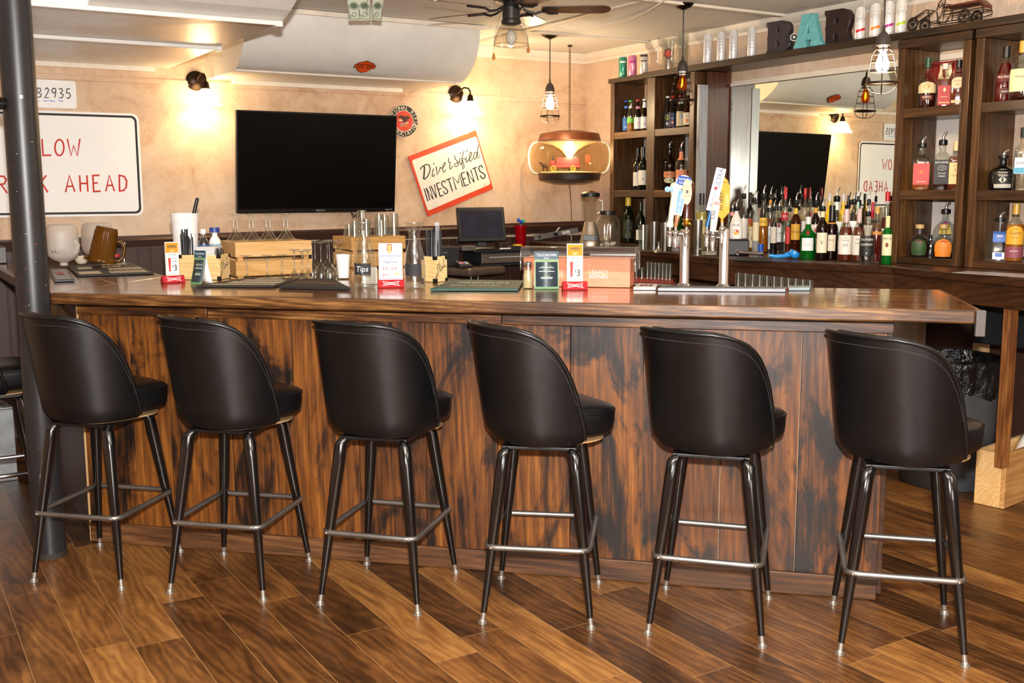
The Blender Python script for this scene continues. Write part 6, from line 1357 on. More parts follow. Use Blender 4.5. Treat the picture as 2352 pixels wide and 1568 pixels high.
tent(450, 653, 577, 34, -.75, 'dark folded football drinks card bent in an arch before the left wooden caddy', .075)
tent(1256, 664, 579, 56, .06, 'folded football drinks card standing upright between cheese shaker and price card', .05)
# wooden caddies -------------------------------------------------------------------
def caddy(px, py, L, Dp, H, yaw, label, ends):
    q = on_bar(px, py); t = thing('wooden_caddy', label, 'caddy', q, yaw, 'light wooden bar caddies with black corners')
    mb = MB(); w = .008
    for a, b in (((-L/2, -Dp/2, 0), (L/2, -Dp/2+w, H)), ((-L/2, Dp/2-w, 0), (L/2, Dp/2, H)), ((-L/2, -Dp/2+w, 0), (-L/2+w, Dp/2-w, H)), ((L/2-w, -Dp/2+w, 0), (L/2, Dp/2-w, H)), ((-L/2+w, -Dp/2+w, .001), (L/2-w, Dp/2-w, .007))): mb.rnd = random.random(); mb.box(a, b)
    mb.build('box', M_stoli, t, bev=.0012)
    mb = MB(); c = .016
    for sx in (-1, 1):
        for sy in (-1, 1):
            for z0, z1 in ((-.0005, c), (H-c, H+.001)):
                x, y = sx*(L/2+.0008), sy*(Dp/2+.0008); mb.box((min(x, x-sx*c), min(y, y-sy*.002), z0), (max(x, x-sx*c), max(y, y-sy*.002), z1)); mb.box((min(x, x-sx*.002), min(y, y-sy*c), z0), (max(x, x-sx*.002), max(y, y-sy*c), z1)); mb.ball((x, y, (z0+z1)/2), .0042, 8)
    mb.build('corner_brackets', P('#23201d', .45, .5), t)
    mb = MB(); fn = (lambda x, z: (L/2+.0012, x, z+H*.5)) if ends == 'R' else (lambda x, z: (x, -Dp/2-.0012, z+H*.5)); hs = H*.5; wd = Dp if ends == 'R' else L
    S_ = [([(.28, .42), (.2, .5), (.1, .42), (.14, .22), (.22, .05), (.2, -.25), (.08, -.5), (-.02, -.42), (.1, -.1)], .0035), ([(.34, .62), (.36, -.1), (.42, -.18), (.48, -.05)], .003), ([(.25, .2), (.48, .28)], .0025), ([(.55, .12), (.49, .02), (.53, -.14), (.6, -.06), (.58, .1), (.68, .02)], .003), ([(.72, .66), (.68, .1), (.72, -.1), (.78, 0)], .003), ([(.84, .18), (.82, -.06), (.87, -.08), (.92, .04)], .003), ([(.86, .36), (.87, .42)], .004)]
    for pts, w_ in S_: mb.stroke([((x-.5)*wd*.9, z*hs+.02*H+(x-.5)*.03) for x, z in pts], w_, fn)
    mb.build('script_mark', M_ink, t); return t
ca = math.atan2(-.72, .69)
tc1 = caddy(472, 640, .205, .125, .118, face_cam(AZ(472, 640, ZB))-.42, 'light wooden caddy with black corners holding napkins, straws and small bottles', 'R')
tc2 = caddy(998, 646, .085, .085, .118, face_cam(AZ(998, 646, ZB))-.72, 'smaller light wooden caddy of black straws right of the carafes', 'R')
C1, C2 = MW[tc1], MW[tc2]
def loc_in(Mw, x, y, z): return Mw @ V((x, y, z))
M_straw = P('#16171a', .4, name='black_straw'); M_napk = P('#f3ece4', .8, var=.03, name='paper_napkin')
# napkin stack in the caddy
mb = MB()
for k in range(17): mb.box((-.035-.002*math.sin(k*2.1), -.045, .012+k*.0085), (.06+.003*math.sin(k*1.3), .045, .0195+k*.0085))
t = mb.build('napkin_stack', M_napk, None, bev=.003); t.matrix_world = C1 @ T(0.012, 0, 0); props(t, 'stack of white paper napkins in the left wooden caddy', 'napkins')
rs = random.Random(11)
def straws(Mw, cx, cy, n, L0, L1, wx, wy, label_, group, z0=.009, tipm=None):
    for k in range(n):
        x, y = cx+rs.uniform(-wx, wx), cy+rs.uniform(-wy, wy); L = rs.uniform(L0, L1); dx, dy = rs.uniform(-.006, .006), rs.uniform(-.006, .006)
        mb = MB(); mb.tube([(0, 0, 0), (dx, dy, L)], .0027, 7, caps=False)
        o = mb.build('drinking_straw', M_straw); m = Mw @ T(x, y, z0); o.matrix_world = m; MW[o] = m; props(o, label_, 'straw', group)
straws(C1, -.074, -.028, 26, .175, .235, .022, .02, 'black drinking straw standing in the left wooden caddy', 'black straws in the left caddy')
straws(C1, .084, -.02, 10, .13, .145, .009, .035, 'short black stirrer at the right end of the left wooden caddy', 'short black stirrers in the left caddy')
straws(C2, 0, 0, 36, .215, .245, .03, .03, 'black drinking straw in the small wooden caddy right of the carafes', 'black straws in the small caddy')
for k in range(4):
    mb = MB(); mb.tube([(0, 0, 0), (.004, .002, .25)], .0012, 6); mb.box((.0, -.001, .25), (.006, .001, .266))
    o = mb.build('cocktail_pick', P('#c9ccd0', .4)); m = C2 @ T(.018+.004*k, .01-.012*k, .009) ; o.matrix_world = m; MW[o] = m; props(o, 'clear cocktail pick standing among the black straws of the small caddy', 'cocktail pick', 'clear picks in the small caddy')
# bottles standing behind the napkins
q = AD(470, 566, 5.62)
def plastic_bottle(px, ty, w, D, label, body, capc, band, kind):
    q = AD(px, 640, D); q.z = ZL+.0015 if False else q.z
    q = V((q.x, q.y, ZL+.0012)); s = 1/PXS(q); H = C0.z + (ray(px, ty).z*(q.y/ray(px, ty).y)) - q.z; R = w/2*s
    return q, H, R
for px, ty, w, lb, mcol, ccol, lcol in ((471, 527, 24, 'water bottle with blue label and white cap behind the wooden caddy', None, '#eef0ee', '#3f78c8'), (497, 523, 27, 'white pill-style bottle with blue cap and pale label behind the wooden caddy', '#f3f2ee', '#2c3f8c', '#a9cdd8')):
    q = loc_in(C1, -.055+.045*(px-471)/26+.01, .098, 0); q = AZ(px, 632, ZB); q = V((q.x, q.y, ZB+e_)); s = 1/PXS(q); H = (632-ty)*s; R = w/2*s
    t = thing('plastic_bottle', lb, 'bottle', q, face_cam(q))
    mb = MB(); mb.lathe([(0, 0), (.95*R, 0), (R, .02*H), (R, .66*H), (.9*R, .74*H), (.45*R, .82*H), (.42*R, .9*H), (0, .9*H)], 24); mb.build('body', M_glassw if mcol is None else P(mcol, .35), t, smooth=50)
    mb = MB(); mb.lathe([(R*1.01, .42*H), (R*1.01, .66*H)], 24); mb.build('bottle_label', P(lcol, .5, var=.2), t, smooth=50)
    k = .52 if mcol is None else .85
    mb = MB(); mb.lathe([(0, .895*H), (R*k, .895*H), (R*k, .99*H), (R*k*.9, H), (0, H)], 20); mb.build('cap', P(ccol, .4), t, smooth=40)
# tall white cup with black stick
def foam(px, py, ty, w, label, z=ZB, tap=.74, name='foam_cup'):
    q = on_bar(px, py, z); s = 1/PXS(q); R = w/2*s; H = (py-ty)*s
    t = thing(name, label, 'cup', q)
    mb = MB(); mb.lathe([(0, 0), (R*tap, 0), (R*tap, .003), (R*.93, H*.86), (R*.965, H*.865), (R*.97, H*.97), (R, H*.975), (R, H), (R*.94, H), (R*tap*.95, .006), (0, .006)], 36); mb.build('cup', P('#f1efec', .6, var=.015, name='white_foam'), t, smooth=40)
    return t, q, R, H
t, q, R, H = foam(430, 631, 491, 64, 'tall white foam cup holding a black stick, behind the left caddy')
mb = MB(); a, b = V((-R*.35, 0, .05)), V((R*.92, 0, H*1.22)); mb.tube([a, b], .0095, 10); mb.ball(b, .0097, 10); o = mb.build('black_stick', P('#131418', .35), None, smooth=60); m = T(q) @ Rz(face_cam(q)); o.matrix_world = m; props(o, 'black plastic stick leaning out of the tall white cup', 'stick')
foam(789, 638, 585, 34, 'small white foam cup at the rear edge of the black bar mat', name='foam_cup')
# mats along the bar -----------------------------------------------------------------
mat_quad('rubber_bar_mat', 'dark bar mat with large cream print beside the left wooden caddy', 'bar mat', ((450, 656), (630, 656), (688, 639), (566, 638)), ZB, .009, M_mat, patches([(.12, .06, .98, .2, 14), (.2, .28, .98, .5, 9), (.22, .58, .9, .74, 12), (.3, .8, .75, .92, 7)]))
mat_quad('rubber_bar_mat', 'black studded bar mat with faint brown print left of the tips carafe', 'bar mat', ((640, 657), (806, 661), (765, 641), (697, 639)), ZB, .012, M_mat, patches([(.1, .35, .9, .5, 12), (.1, .6, .9, .7, 14)], P('#6a4a34', .7)))
mat_quad('rubber_bar_mat', 'dark green bar mat with white lettering left of the cheese shaker', 'bar mat', ((988, 663), (1190, 663), (1204, 644), (1040, 642)), ZB, .011, M_matg, letters([('PREMIUM', .5, .62, .16, .28), ('IRISH WHISKEY', .45, .32, .09, .16)], '#cfd6c8'))
mat_quad('rail_mat', 'long grey ribbed rail mat with red print before the beer towers', 'bar mat', ((1511, 662), (1804, 664.5), (1806, 659), (1520, 656.5)), ZB, .012, P('#9aa0a6', .4), patches([(.01, .45, .99, .75, 80)], P('#3c4046', .5)))
mat_quad('rail_mat', 'second grey rail mat lying behind the long one near the shot glasses', 'bar mat', ((1812, 661), (1860, 661), (1864, 656), (1812, 656)), ZB, .012, P('#8fa0a4', .4))
mat_quad('napkin_pack', 'flat pack of white and black cards beside the coral box', 'cards', ((1455, 660), (1506, 660), (1510, 652), (1466, 651)), ZB, .012, P('#e9e6e0', .5), patches([(.2, .3, .85, .7, 3)], P('#8a2f34', .5)))
# carafes ----------------------------------------------------------------------------
def carafe(px, py, ty, w, label, band, txt):
    q = on_bar(px, py); q += V((FW.x, FW.y, 0))*.03; q.z = ZB+e_; s = 1/PXS(q); R = w/2*s; H = (py-ty)*s
    t = thing('glass_carafe', label, 'carafe', q, face_cam(q)-.25, 'glass carafes on the bar')
    pr = [(0, .012), (.92*R, .004), (R, .015), (R*1.0, .33*H), (.95*R, .48*H), (.72*R, .62*H), (.53*R, .74*H), (.5*R, .82*H), (.62*R, .9*H), (.86*R, .985*H), (.9*R, H)]
    mb = MB(); mb.lathe(pr, 40); mb.torus((0, 0, H), .9*R, .0022, 36, 6); mb.lathe([(0, .001), (.9*R, .001), (.97*R, .008), (.9*R, .014), (0, .014)], 40); mb.build('glass', M_glassw, t, smooth=60)
    mb = MB(); r = R*1.012; n = 12; z0, z1 = .2*H, .38*H; vs = []
    for i in range(n+1):
        a = math.radians(-48+96*i/n)
        for z in (z0+.003*math.sin(i*2.1), z1+.003*math.sin(i*1.7)): vs.append((r*math.sin(a), -r*math.cos(a), z))
    mb.add(vs, [(2*i, 2*i+2, 2*i+3, 2*i+1) for i in range(n)])
    if txt: mb.text(txt, H*.12, T(0, 0, .29*H), 1, bend=r*1.006, shear=.15)
    mb.build('chalk_label', [P('#26262a', .7), P('#e9e9e6', .7)], t)
    return q, R, H
carafe(836, 661, 514, 50, 'glass carafe with black tips label standing left of the happy hour card', True, 'Tips')
q2, R2, H2 = carafe(952, 663, 515, 48, 'glass carafe with blank black label standing right of the happy hour card', True, '')
q = on_bar(848, 655); s = 1/PXS(q)
mb = MB()
for k in range(9): mb.box((-.034, -.034, .0+k*.0085), (.034+.001*(k % 2), .034, .0075+k*.0085))
solo('napkin_stack', 'small stack of white napkins seen through the tips carafe', 'napkins', mb, M_napk, q+V((.035, .075, 0)), face_cam(q), bev=.002)
# coral box under a clear lid -----------------------------------------------------------
a, b = AZ(1203, 657, ZB), AZ(1447, 661, ZB); Lb = (b-a).length; rzb = math.atan2(b.y-a.y, b.x-a.x); Hb = 66/PXS((a+b)/2)
t = thing('napkin_box', 'long coral coloured display box under a clear domed lid', 'box', ((a.x+b.x)/2, (a.y+b.y)/2, ZB+e_), rzb)
M_coral = wood('coral_wood_print', [(.2, lin('#d8744f')), (.5, lin('#ee9068')), (.8, lin('#f5a67c'))], 'X', 1.5, .4, contrast=.5, var=.05, bump=.02)
Lb /= 2
mb = MB(); mb.box((-Lb, 0, 0), (Lb, .16, Hb)); mb.build('box', M_coral, t, bev=.002)
mb = MB(); mb.text('LEGACY', .0235, T(Lb*.42, -.0008, Hb*.52), xs=.95); mb.text('REFINED', .0235, T(Lb*.42, -.0008, Hb*.36), xs=.95); mb.text('BOLD', .0235, T(-Lb*.38, -.0008, Hb*.52), xs=.95); mb.text('TASTE', .0235, T(-Lb*.38, -.0008, Hb*.36), xs=.95); mb.build('lettering', P('#f7ece4', .5), t)
mb = MB(); hd = 90/PXS((a+b)/2); o2 = [(-.012, Hb*.55), (-.012, hd-.035), (-.004, hd-.014), (.02, hd-.002), (.15, hd-.002), (.172, hd-.014), (.178, hd-.035), (.178, Hb*.55)]
Mx = Matrix(((0, 0, 1, 0), (1, 0, 0, 0), (0, 1, 0, 0), (0, 0, 0, 1)))
ins = [(-.008, Hb*.55), (-.008, hd-.036), (0, hd-.017), (.022, hd-.006), (.148, hd-.006), (.168, hd-.017), (.174, hd-.036), (.174, Hb*.55)]
nn = len(o2)
for P1, P2, rev in ((o2, o2, 0),):
    vs = [Mx @ V((x, z, L)) for L in (-Lb-.012, Lb+.022) for x, z in P1]; mb.add(vs, [(i, i+1, nn+i+1, nn+i) for i in range(nn-1)]+[tuple(range(nn)), tuple(range(nn, 2*nn))])
mb.build('clear_lid', M_acry, t, smooth=35)
mb = MB(); 
for x in (-Lb-.012, Lb+.022): mb.tube([(x, y, z) for y, z in o2], .0022, 6)
mb.tube([(-Lb-.012, -.012, Hb*1.02), (Lb+.022, -.012, Hb*1.02)], .0022, 6); mb.build('lid_edge', glassm('acrylic_edge', '#e6eaea', 1.5, gl=.35), t, smooth=60)
# beer towers --------------------------------------------------------------------------
def tower(px, py, ty, w, label, taps):
    q = AZ(px, py, ZB); ql = BI @ q; ql.y = min(ql.y, TY1-.045); ql.z = 0; q = BM @ ql; q = V((q.x, q.y, ZB+e_)); s = 1/PXS(q); R = w/2*s; H = (py-ty)*s
    t = thing('beer_tower', label, 'beer tower', q, face_cam(q), 'chrome beer towers at the rear of the bar')
    mb = MB(); mb.lathe([(0, 0), (R*1.4, 0), (R*1.4, .006), (R*1.1, .012), (R, .016), (R, H*.96), (R*.85, H*.99), (0, H)], 32); mb.build('column', M_chrome, t, smooth=40)
    for (tx, tz, nm, bodyf) in taps:
        x = (tx-px)*s; z = (py-tz)*s; y = -.085
        mb = MB(); mb.tube([(0 if abs(x) < .03 else x*.35, 0, z), (x, y*.6, z), (x, y, z), (x, y-.012, z-.02), (x-.001, y-.016, z-.055)], [.011, .011, .012, .009, .008], 10); mb.ball((x, y, z+.004), .013, 10); mb.cyl((x, y), .007, z, z+.03, 10)
        fc_ = mb.build('faucet', M_chrome, t, smooth=60)
        bodyf(fc_, x, y, z+.028, s)
    return t
def h_cream(p, x, y, z, s):
    mb = MB(); h = 100*s; mb.lathe([(0, 0), (.014, 0), (.016, .01), (.011, .03), (.013, h*.45), (.0125, h*.7), (.02, h*.8), (.024, h*.88), (.02, h*.96), (.008, h), (0, h)], 18, T(x, y, z) @ Ry(.12) ); mb.build('tap_handle', P('#e6ddc6', .65), p, smooth=50)
    for dy in (0, .015): mb = MB(); mb.lathe([(0, 0), (.012, 0), (0, .002)], 14, T(x-.012+.02*(dy > 0), y-.02, z+h*.84) @ Rx(PI/2)); mb.build('roundel', P('#7fa8c8', .4), p)
def h_lager(p, x, y, z, s):
    h = 118*s; Mx = T(x, y-.004, z) @ Ry(.16)
    mb = MB(); mb.lathe([(0, 0), (.007, 0), (.009, .02), (.012, .05), (.012, .056), (0, .056)], 14, Mx); mb.build('tap_ferrule', P('#c98a62', .3, .6), p, smooth=50)
    mb = MB(); mb.prism([(-.016, .052), (.016, .052), (.021, h*.72), (-.021, h*.72)], -.009, .009, Mx @ Rx(PI/2)); mb.build('tap_handle', P('#eeeae2', .65), p, bev=.002)
    mb = MB(); mb.prism([(-.011, .06), (.011, .06), (.0155, h*.7), (-.0155, h*.7)], .0092, .0098, Mx @ Rx(PI/2), 0); mb.text('WINTER LAGER', .017, Mx @ T(0, -.0104, h*.42) @ Ry(PI/2), 1, xs=.9); mb.build('tap_label', [P('#6fa3d2', .7), P('#f2f4f6', .7)], p)
    mb = MB(); mb.prism(arc(0, h*.86, .034, .030, 0, 360, 20)[:-1], -.008, .01, Mx @ Rx(PI/2), 0); mb.prism([(-.03, h*.8), (.03, h*.8), (.026, h*.97), (-.026, h*.97)], .0102, .011, Mx @ Rx(PI/2), 1); mb.text('SAMUEL', .013, Mx @ T(0, -.0115, h*.91), 2); mb.text('ADAMS', .013, Mx @ T(0, -.0115, h*.845), 2); mb.build('tap_crest', [P('#efece4', .7), P('#24489c', .7), P('#e9ecf2', .7)], p)
def h_brown(p, x, y, z, s):
    h = 112*s; Mx = T(x, y, z)
    mb = MB(); mb.lathe([(0, 0), (.008, 0), (.02, .012), (.012, .022), (.02, .03), (.02, .036), (0, .036)], 20, Mx); mb.build('tap_ferrule', M_brass, p, smooth=40)
    mb = MB(); mb.lathe([(0, .036), (.016, .036), (.012, .06), (.02, h*.55), (.032, h*.72), (.03, h*.85), (.016, h*.95), (0, h*.96)], 24, Mx, ay=.6); mb.ball((x, y, z+h*.985), .009, 10); mb.build('tap_handle', P('#47150f', .25, coat=.5), p, smooth=50)
    mb = MB(); mb.add([Mx @ V((a, -.0215, h*.70+b)) for a, b in arc(0, 0, .02, .055, 0, 360, 22)[:-1]], [tuple(range(22))], mi=0); mb.text('LAGER', .012, Mx @ T(0, -.0222, h*.61), 1); mb.text('Yuengling', .009, Mx @ T(0, -.0222, h*.79), 1); mb.cbox((x, y-.0224, z+h*.7), (.011, .0004, .014), mi=1); mb.build('tap_label', [P('#e4d2a0', .7), P('#43301c', .5)], p)
def h_ultra(p, x, y, z, s):
    h = 134*s; Mx = T(x, y, z) @ Ry(.22)
    mb = MB(); mb.lathe([(0, 0), (.009, 0), (.009, h*.3), (0, h*.3)], 14, Mx); mb.build('tap_ferrule', P('#2f5f9c', .3, .5), p, smooth=50)
    mb = MB(); mb.box((-.021, -.009, h*.27), (.021, .009, h*.99), Mx); mb.build('tap_handle', P('#eceaf0', .65), p, bev=.002)
    mb = MB(); mb.text('ULTRA', .03, Mx @ T(.002, -.0098, h*.82) @ Ry(-PI/2), 0, xs=.9); mb.text('Michelob', .022, Mx @ T(-.002, -.0098, h*.48) @ Ry(-PI/2), 0, shear=.3); mb.box((-.01, -.0102, h*.63), (.004, -.0096, h*.665), Mx, 1); mb.build('tap_label', [P('#55597a', .7), P('#c8303a', .7)], p)
def h_lite(p, x, y, z, s):
    h = 75*s; Mx = T(x, y-.01, z) @ Ry(.1)
    mb = MB(); mb.lathe([(0, 0), (.013, 0), (.015, h*.3), (.018, h*.85), (.014, h*.95), (0, h)], 20, Mx); mb.build('tap_handle', P('#ecdfd4', .65), p, smooth=50)
    mb = MB(); mb.text('Lite', .026, Mx @ T(-.006, -.0205, h*.5) @ Ry(-PI/2), 0); mb.add([Mx @ V((a+.002, -.019-.0006, h*.84+b)) for a, b in arc(0, 0, .013, .009, 0, 360, 14)[:-1]], [tuple(range(14))], mi=1); mb.build('tap_label', [P('#23264a', .7), P('#b8554a', .4)], p)
def h_amber(p, x, y, z, s):
    h = 105*s; Mx = T(x, y, z)
    o = [(-.008, .02), (.008, .02), (.02, .035), (.03, .045), (.03, h*.78), (.024, h*.83), (.02, h*.9), (0, h), (-.02, h*.9), (-.024, h*.83), (-.03, h*.78), (-.03, .045), (-.02, .035)]
    mb = MB(); mb.prism(o, -.008, .008, Mx @ Rx(PI/2)); mb.cyl((x, y), .006, z, z+.022, 10); mb.build('tap_handle', P('#d99a1e', .65), p, bev=.002)
    mb = MB(); mb.text('AMBER', .031, Mx @ T(-.007, -.0088, h*.47) @ Ry(-PI/2), 0, xs=.85); mb.text('Lager', .024, Mx @ T(.017, -.0088, h*.48) @ Ry(-PI/2), 1, shear=.3); mb.text('Lakeview', .01, Mx @ T(0, -.0088, h*.86), 0); mb.build('tap_label', [P('#241c12', .7), P('#f0dba0', .7)], p)
tower(1577, 649, 517, 22, 'left chrome beer tower with cream, blue-label and dark brown tap handles', [(1543, 527, 'a', h_cream), (1556, 528, 'b', h_lager), (1580, 527, 'c', h_brown)])
tower(1663, 652, 517, 22, 'right chrome beer tower with white, short cream and yellow tap handles', [(1624, 528, 'a', h_ultra), (1637, 538, 'b', h_lite), (1657, 520, 'c', h_amber)])
# shot glasses on the drain board ----------------------------------------------------------
def shot(px, by, ty, w, label, group, z=.984):
    q = AZ(px, by, z); q.z += e_; s = 1/PXS(q); R = w/2*s; H = (by-ty)*s
    mb = MB(); mb.lathe([(0, .006), (.9*R, 0), (R*.95, .004), (R, H), (R*.93, H), (R*.86, .016), (0, .016)], 18)
    return solo('shot_glass', label, 'glass', mb, M_glassw, q, 0, group, smooth=50)
g1, g2 = 'upturned shot glasses on the red mat', 'upturned shot glasses beside the rail mat'
for k in range(2): shot(1461+k*13, 641+k, 615, 11, 'short shot glass at the left end of the red mat row', 'short shot glasses on the red mat')
for k in range(7): shot(1487+k*8.6, 642.5+k*.5, 602+k*.6, 8.6, 'tall narrow shot glass upside down on the red mat', g1)
for k in range(11): shot(1695+k*16.5, 668+k*.6, 627+k*1.7, 14.5, 'stubby shot glass lined up behind the grey rail mat', g2)
mat_quad('drip_mat', 'red edged drip mat under the tall shot glasses', 'bar mat', ((1452, 647), (1548, 651), (1546, 641), (1456, 636)), .9795, .003, P('#a8241f', .5))
# ------------------------------------------------------------------ crates and glasses behind the bar
def crate(px, ty, W, D, H, y, label):
    q = AY(px, ty, y); q = V((q.x, y, ZL+e_)); H = AY(px, ty, y).z-ZL
    t = thing('wooden_crate', label, 'crate', q, 0.0, 'pale wooden crates carrying glasses')
    n = 3; g = .022; sh = (H-g*(n-1))/n
    for k in range(n):
        z = k*(sh+g)
        mb = MB(); mb.rnd = random.random(); mb.box((0, 0, z), (W, .012, z+sh)); mb.build('front_slat', M_pine, t, bev=.002)
        mb = MB(); mb.rnd = random.random(); mb.box((0, .0125, z), (.012, D, z+sh)); mb.box((W-.012, .0125, z), (W, D, z+sh)); mb.build('side_slat', M_pine, t, bev=.002)
    mb = MB(); mb.rnd = .5; mb.box((.013, .0135, H-.013), (W-.013, D, H-.001)); mb.box((.013, D-.012, .001), (W-.013, D, H-.014)); mb.build('top_panel', M_pine, t)
    mb = MB()
    for x in (.013, W-.043): mb.box((x, .0128, .001), (x+.03, .035, H-.014))
    mb.build('corner_post', M_pine, t)
    return t, q, H
c1, q1_, H1 = crate(540, 557, .43, .30, .3, 5.62, 'pale wooden crate carrying upturned martini glasses below the television')
c2, q2_, H2_ = crate(807, 545, .36, .30, .3, 5.95, 'darker pale crate carrying tumblers, right of the wine glasses')
def stem(q, H, Rf, Rb, label, group, kind='martini', name=None):
    """upside-down stemmed glass: rim on the surface, foot on top"""
    mb = MB()
    if kind == 'martini': pr = [(Rb, 0), (Rb*.5, .2*H), (Rb*.14, .38*H), (.0045, .46*H), (.0035, .55*H), (.0035, .88*H), (.006, .95*H), (Rf*.5, .985*H), (Rf, H-.001), (Rf, H), (0, H)]
    else: pr = [(Rb*.8, 0), (Rb*.95, .12*H), (Rb, .25*H), (Rb*.9, .38*H), (Rb*.5, .48*H), (.006, .54*H), (.004, .6*H), (.004, .88*H), (.006, .95*H), (Rf*.5, .985*H), (Rf, H-.001), (Rf, H), (0, H)]
    mb.lathe(pr, 24); return solo(name or ('martini_glass' if kind == 'martini' else 'wine_glass'), label, 'glass', mb, M_glassw, q, 0, group, smooth=60)
zt1 = q1_.z+H1+.0012
for px in (545, 581, 620, 660):
    for k, dy in enumerate((.07, .19)):
        q = AY(px-k*9, 500, q1_.y+dy); q.z = zt1; stem(q, AY(px, 491, q.y).z-zt1, .034, .044, 'upturned martini glass on the pale crate below the television', 'martini glasses on the left crate')
for px, ty, dy, lb in ((566, 586, -.1, 'a'), (613, 585, -.1, 'b'), (647, 584, -.1, 'c'), (676, 572, -.06, 'd'), (694, 575, -.13, 'e'), (708, 572, -.08, 'f')):
    q = AY(px, 600, q1_.y+dy); q.z = ZL+e_; stem(q, AY(px, ty, q.y).z-q.z, .03, .036, 'small upturned stemmed glass in front of the left crate', 'stemmed glasses before the left crate', 'wine')
for px, ty, dy in ((717, 553, .14), (737, 556, .05), (757, 551, -.06), (772, 552, .18), (783, 556, .04), (724, 551, .36), (752, 553, .42)):
    q = AY(px, 600, 5.72+dy); q.z = ZL+e_; stem(q, AY(px, ty, q.y).z-q.z, .036, .044, 'large upturned wine glass between the two crates', 'wine glasses between the crates', 'wine')
def tumbler(q, R, H, label, group, name='tumbler'):
    mb = MB(); mb.lathe([(R, 0), (R*.96, .2*H), (R*.8, .9*H), (R*.78, H), (0, H), (0, H*.97), (R*.75, H*.94), (R*.93, 0)], 20, flute=.01, nf=10); return solo(name, label, 'glass', mb, M_glassw, q, 0, group, smooth=60)
zt2 = q2_.z+H2_+.0012
for x_, ty, dy in ((.042, 505, .05), (.042, 512, .135), (.12, 501, .05), (.22, 505, .05), (.245, 490, .14), (.31, 489, .06), (.32, 492, .22)):
    px = 900; q = V((q2_.x+x_, q2_.y+dy, zt2)); tumbler(q, .035, max(.07, AY(px, ty, q.y).z-zt2), 'upturned glass tumbler on the right crate', 'tumblers on the right crate')
q = AY(838, 530, q2_.y+.1); q.z = zt2; q.x = q2_.x+.135; q.y = q2_.y+.15; tumbler(q, .037, .105, 'upturned tumbler behind the tips carafe on the right crate', None); 
q2b = q+V((0, 0, .1062)); tumbler(q2b, .034, .05, 'small tumbler stacked on another behind the tips carafe', None)
q = AY(872, 533, q2_.y+.05); solo('black_ashtray', 'small black ashtray among the tumblers on the right crate', 'ashtray', MB().lathe([(0, 0), (.035, 0), (.04, .014), (.036, .014), (.03, .004), (0, .004)], 24), M_black, V((q2_.x+.2, q2_.y+.25, zt2)), smooth=40)
# ------------------------------------------------------------------ till
def at_till(px, py, y): return AY(px, py, y)
qd = AY(1160, 609, 6.88); t = thing('cash_drawer', 'grey-brown steel cash drawer under the touch screen', 'cash drawer', (qd.x, 6.88, ZL+e_), -.06)
sx = 1/PXS(V((qd.x, 6.88, ZL))); dz = AY(1160, 573, 6.88).z-ZL
mb = MB(); mb.box((-.2, .0, .012), (.27, .33, dz-.016)); mb.build('body', P('#2a2b2e', .45), t, bev=.004)
mb = MB(); mb.box((-.2, -.012, .02), (.26, -.001, dz-.03)); mb.build('drawer_front', P('#6d6257', .4, .4), t, bev=.003); mb = MB(); mb.box((-.14, -.015, dz*.5), (.18, -.0125, dz*.56)); mb.cyl((0, 0), .008, .0125, .018, 12, T(.2, 0, dz*.45) @ Rx(PI/2)); mb.build('drawer_lock', M_silv, t)
mb = MB(); mb.box((-.27, -.03, dz-.0155), (.28, .34, dz)); mb.build('top_shelf', P('#191a1c', .4), t, bev=.003); mb = MB(); mb.box((-.22, -.02, 0), (.28, .34, .0115)); mb.build('bottom_shelf', P('#191a1c', .4), t)
zT = ZL+e_+dz+.0012
qs = AY(1108, 572, 7.0); t = thing('touch_screen_till', 'black touch screen till tilted back on a stand against the wainscot', 'till', (qs.x, 7.0, zT), face_cam(qs)+.22)
s = 1/PXS(qs); H_ = (572-478)*s
mb = MB(); mb.lathe([(0, 0), (.09, 0), (.1, .006), (.085, .018), (.04, .025), (0, .025)], 28, e=4); mb.cbox((0, .03, .08), (.07, .03, .15)); mb.build('stand', P('#222327', .45), t, bev=.003)
Ms = T(0, -.01, H_*.18) @ Rx(math.radians(-20))
mb = MB(); mb.box((-.185, -.02, 0), (.185, .02, H_*.87), Ms); mb.box((-.15, .02, .03), (.15, .05, H_*.75), Ms); mb.build('housing', P('#1b1c20', .4), t, bev=.006)
mb = MB(); mb.box((-.162, -.0225, .028), (.162, -.0205, H_*.87-.03), Ms); mb.build('screen', P('#23273a', .15, spec=.6, var=.2, name='off_touch_screen'), t)
for px, w, hz, lb, c in ((1078, .11, .035, 'stack of dark metal cash trays left of the till stand', '#7d7972'), (1176, .12, .02, 'low black keypad right of the till stand', '#3a3b40'), (1171, .1, .04, 'brown box behind the keypad of the till', '#4a3b30')):
    q = AY(px, 572, 6.93+.1*(px == 1171)); mb = MB()
    for k in range(3): mb.box((-w/2, 0, k*hz/3), (w/2, .08, (k+.85)*hz/3))
    solo('till_tray' if px == 1078 else ('keypad' if px == 1150 else 'small_box'), lb, 'till equipment', mb, P(c, .4, .3), (q.x-(.02 if px == 1078 else 0), q.y-.035 if px != 1171 else 7.1, zT), -.1, bev=.002)
q = AY(1160, 570, 6.87); mb = MB(); mb.tube([(-.05, 0, .006), (.05, .01, .006)], .0055, 8); solo('white_pen', 'white pen lying on the till shelf edge', 'pen', mb, M_white, (q.x, 6.862, zT), smooth=50)
q = AY(1176, 550, 7.0); mb = MB(); mb.lathe([(.03, 0), (.038, 0), (.038, .02), (.03, .02), (.03, 0)], 24); solo('yellow_tape_roll', 'yellow roll of tape lying by the till', 'tape', mb, P('#e2b81f', .5), (q.x+.06, 7.13, zT+.0), smooth=40)
bpy.data.objects['yellow_tape_roll'].location.x += .07
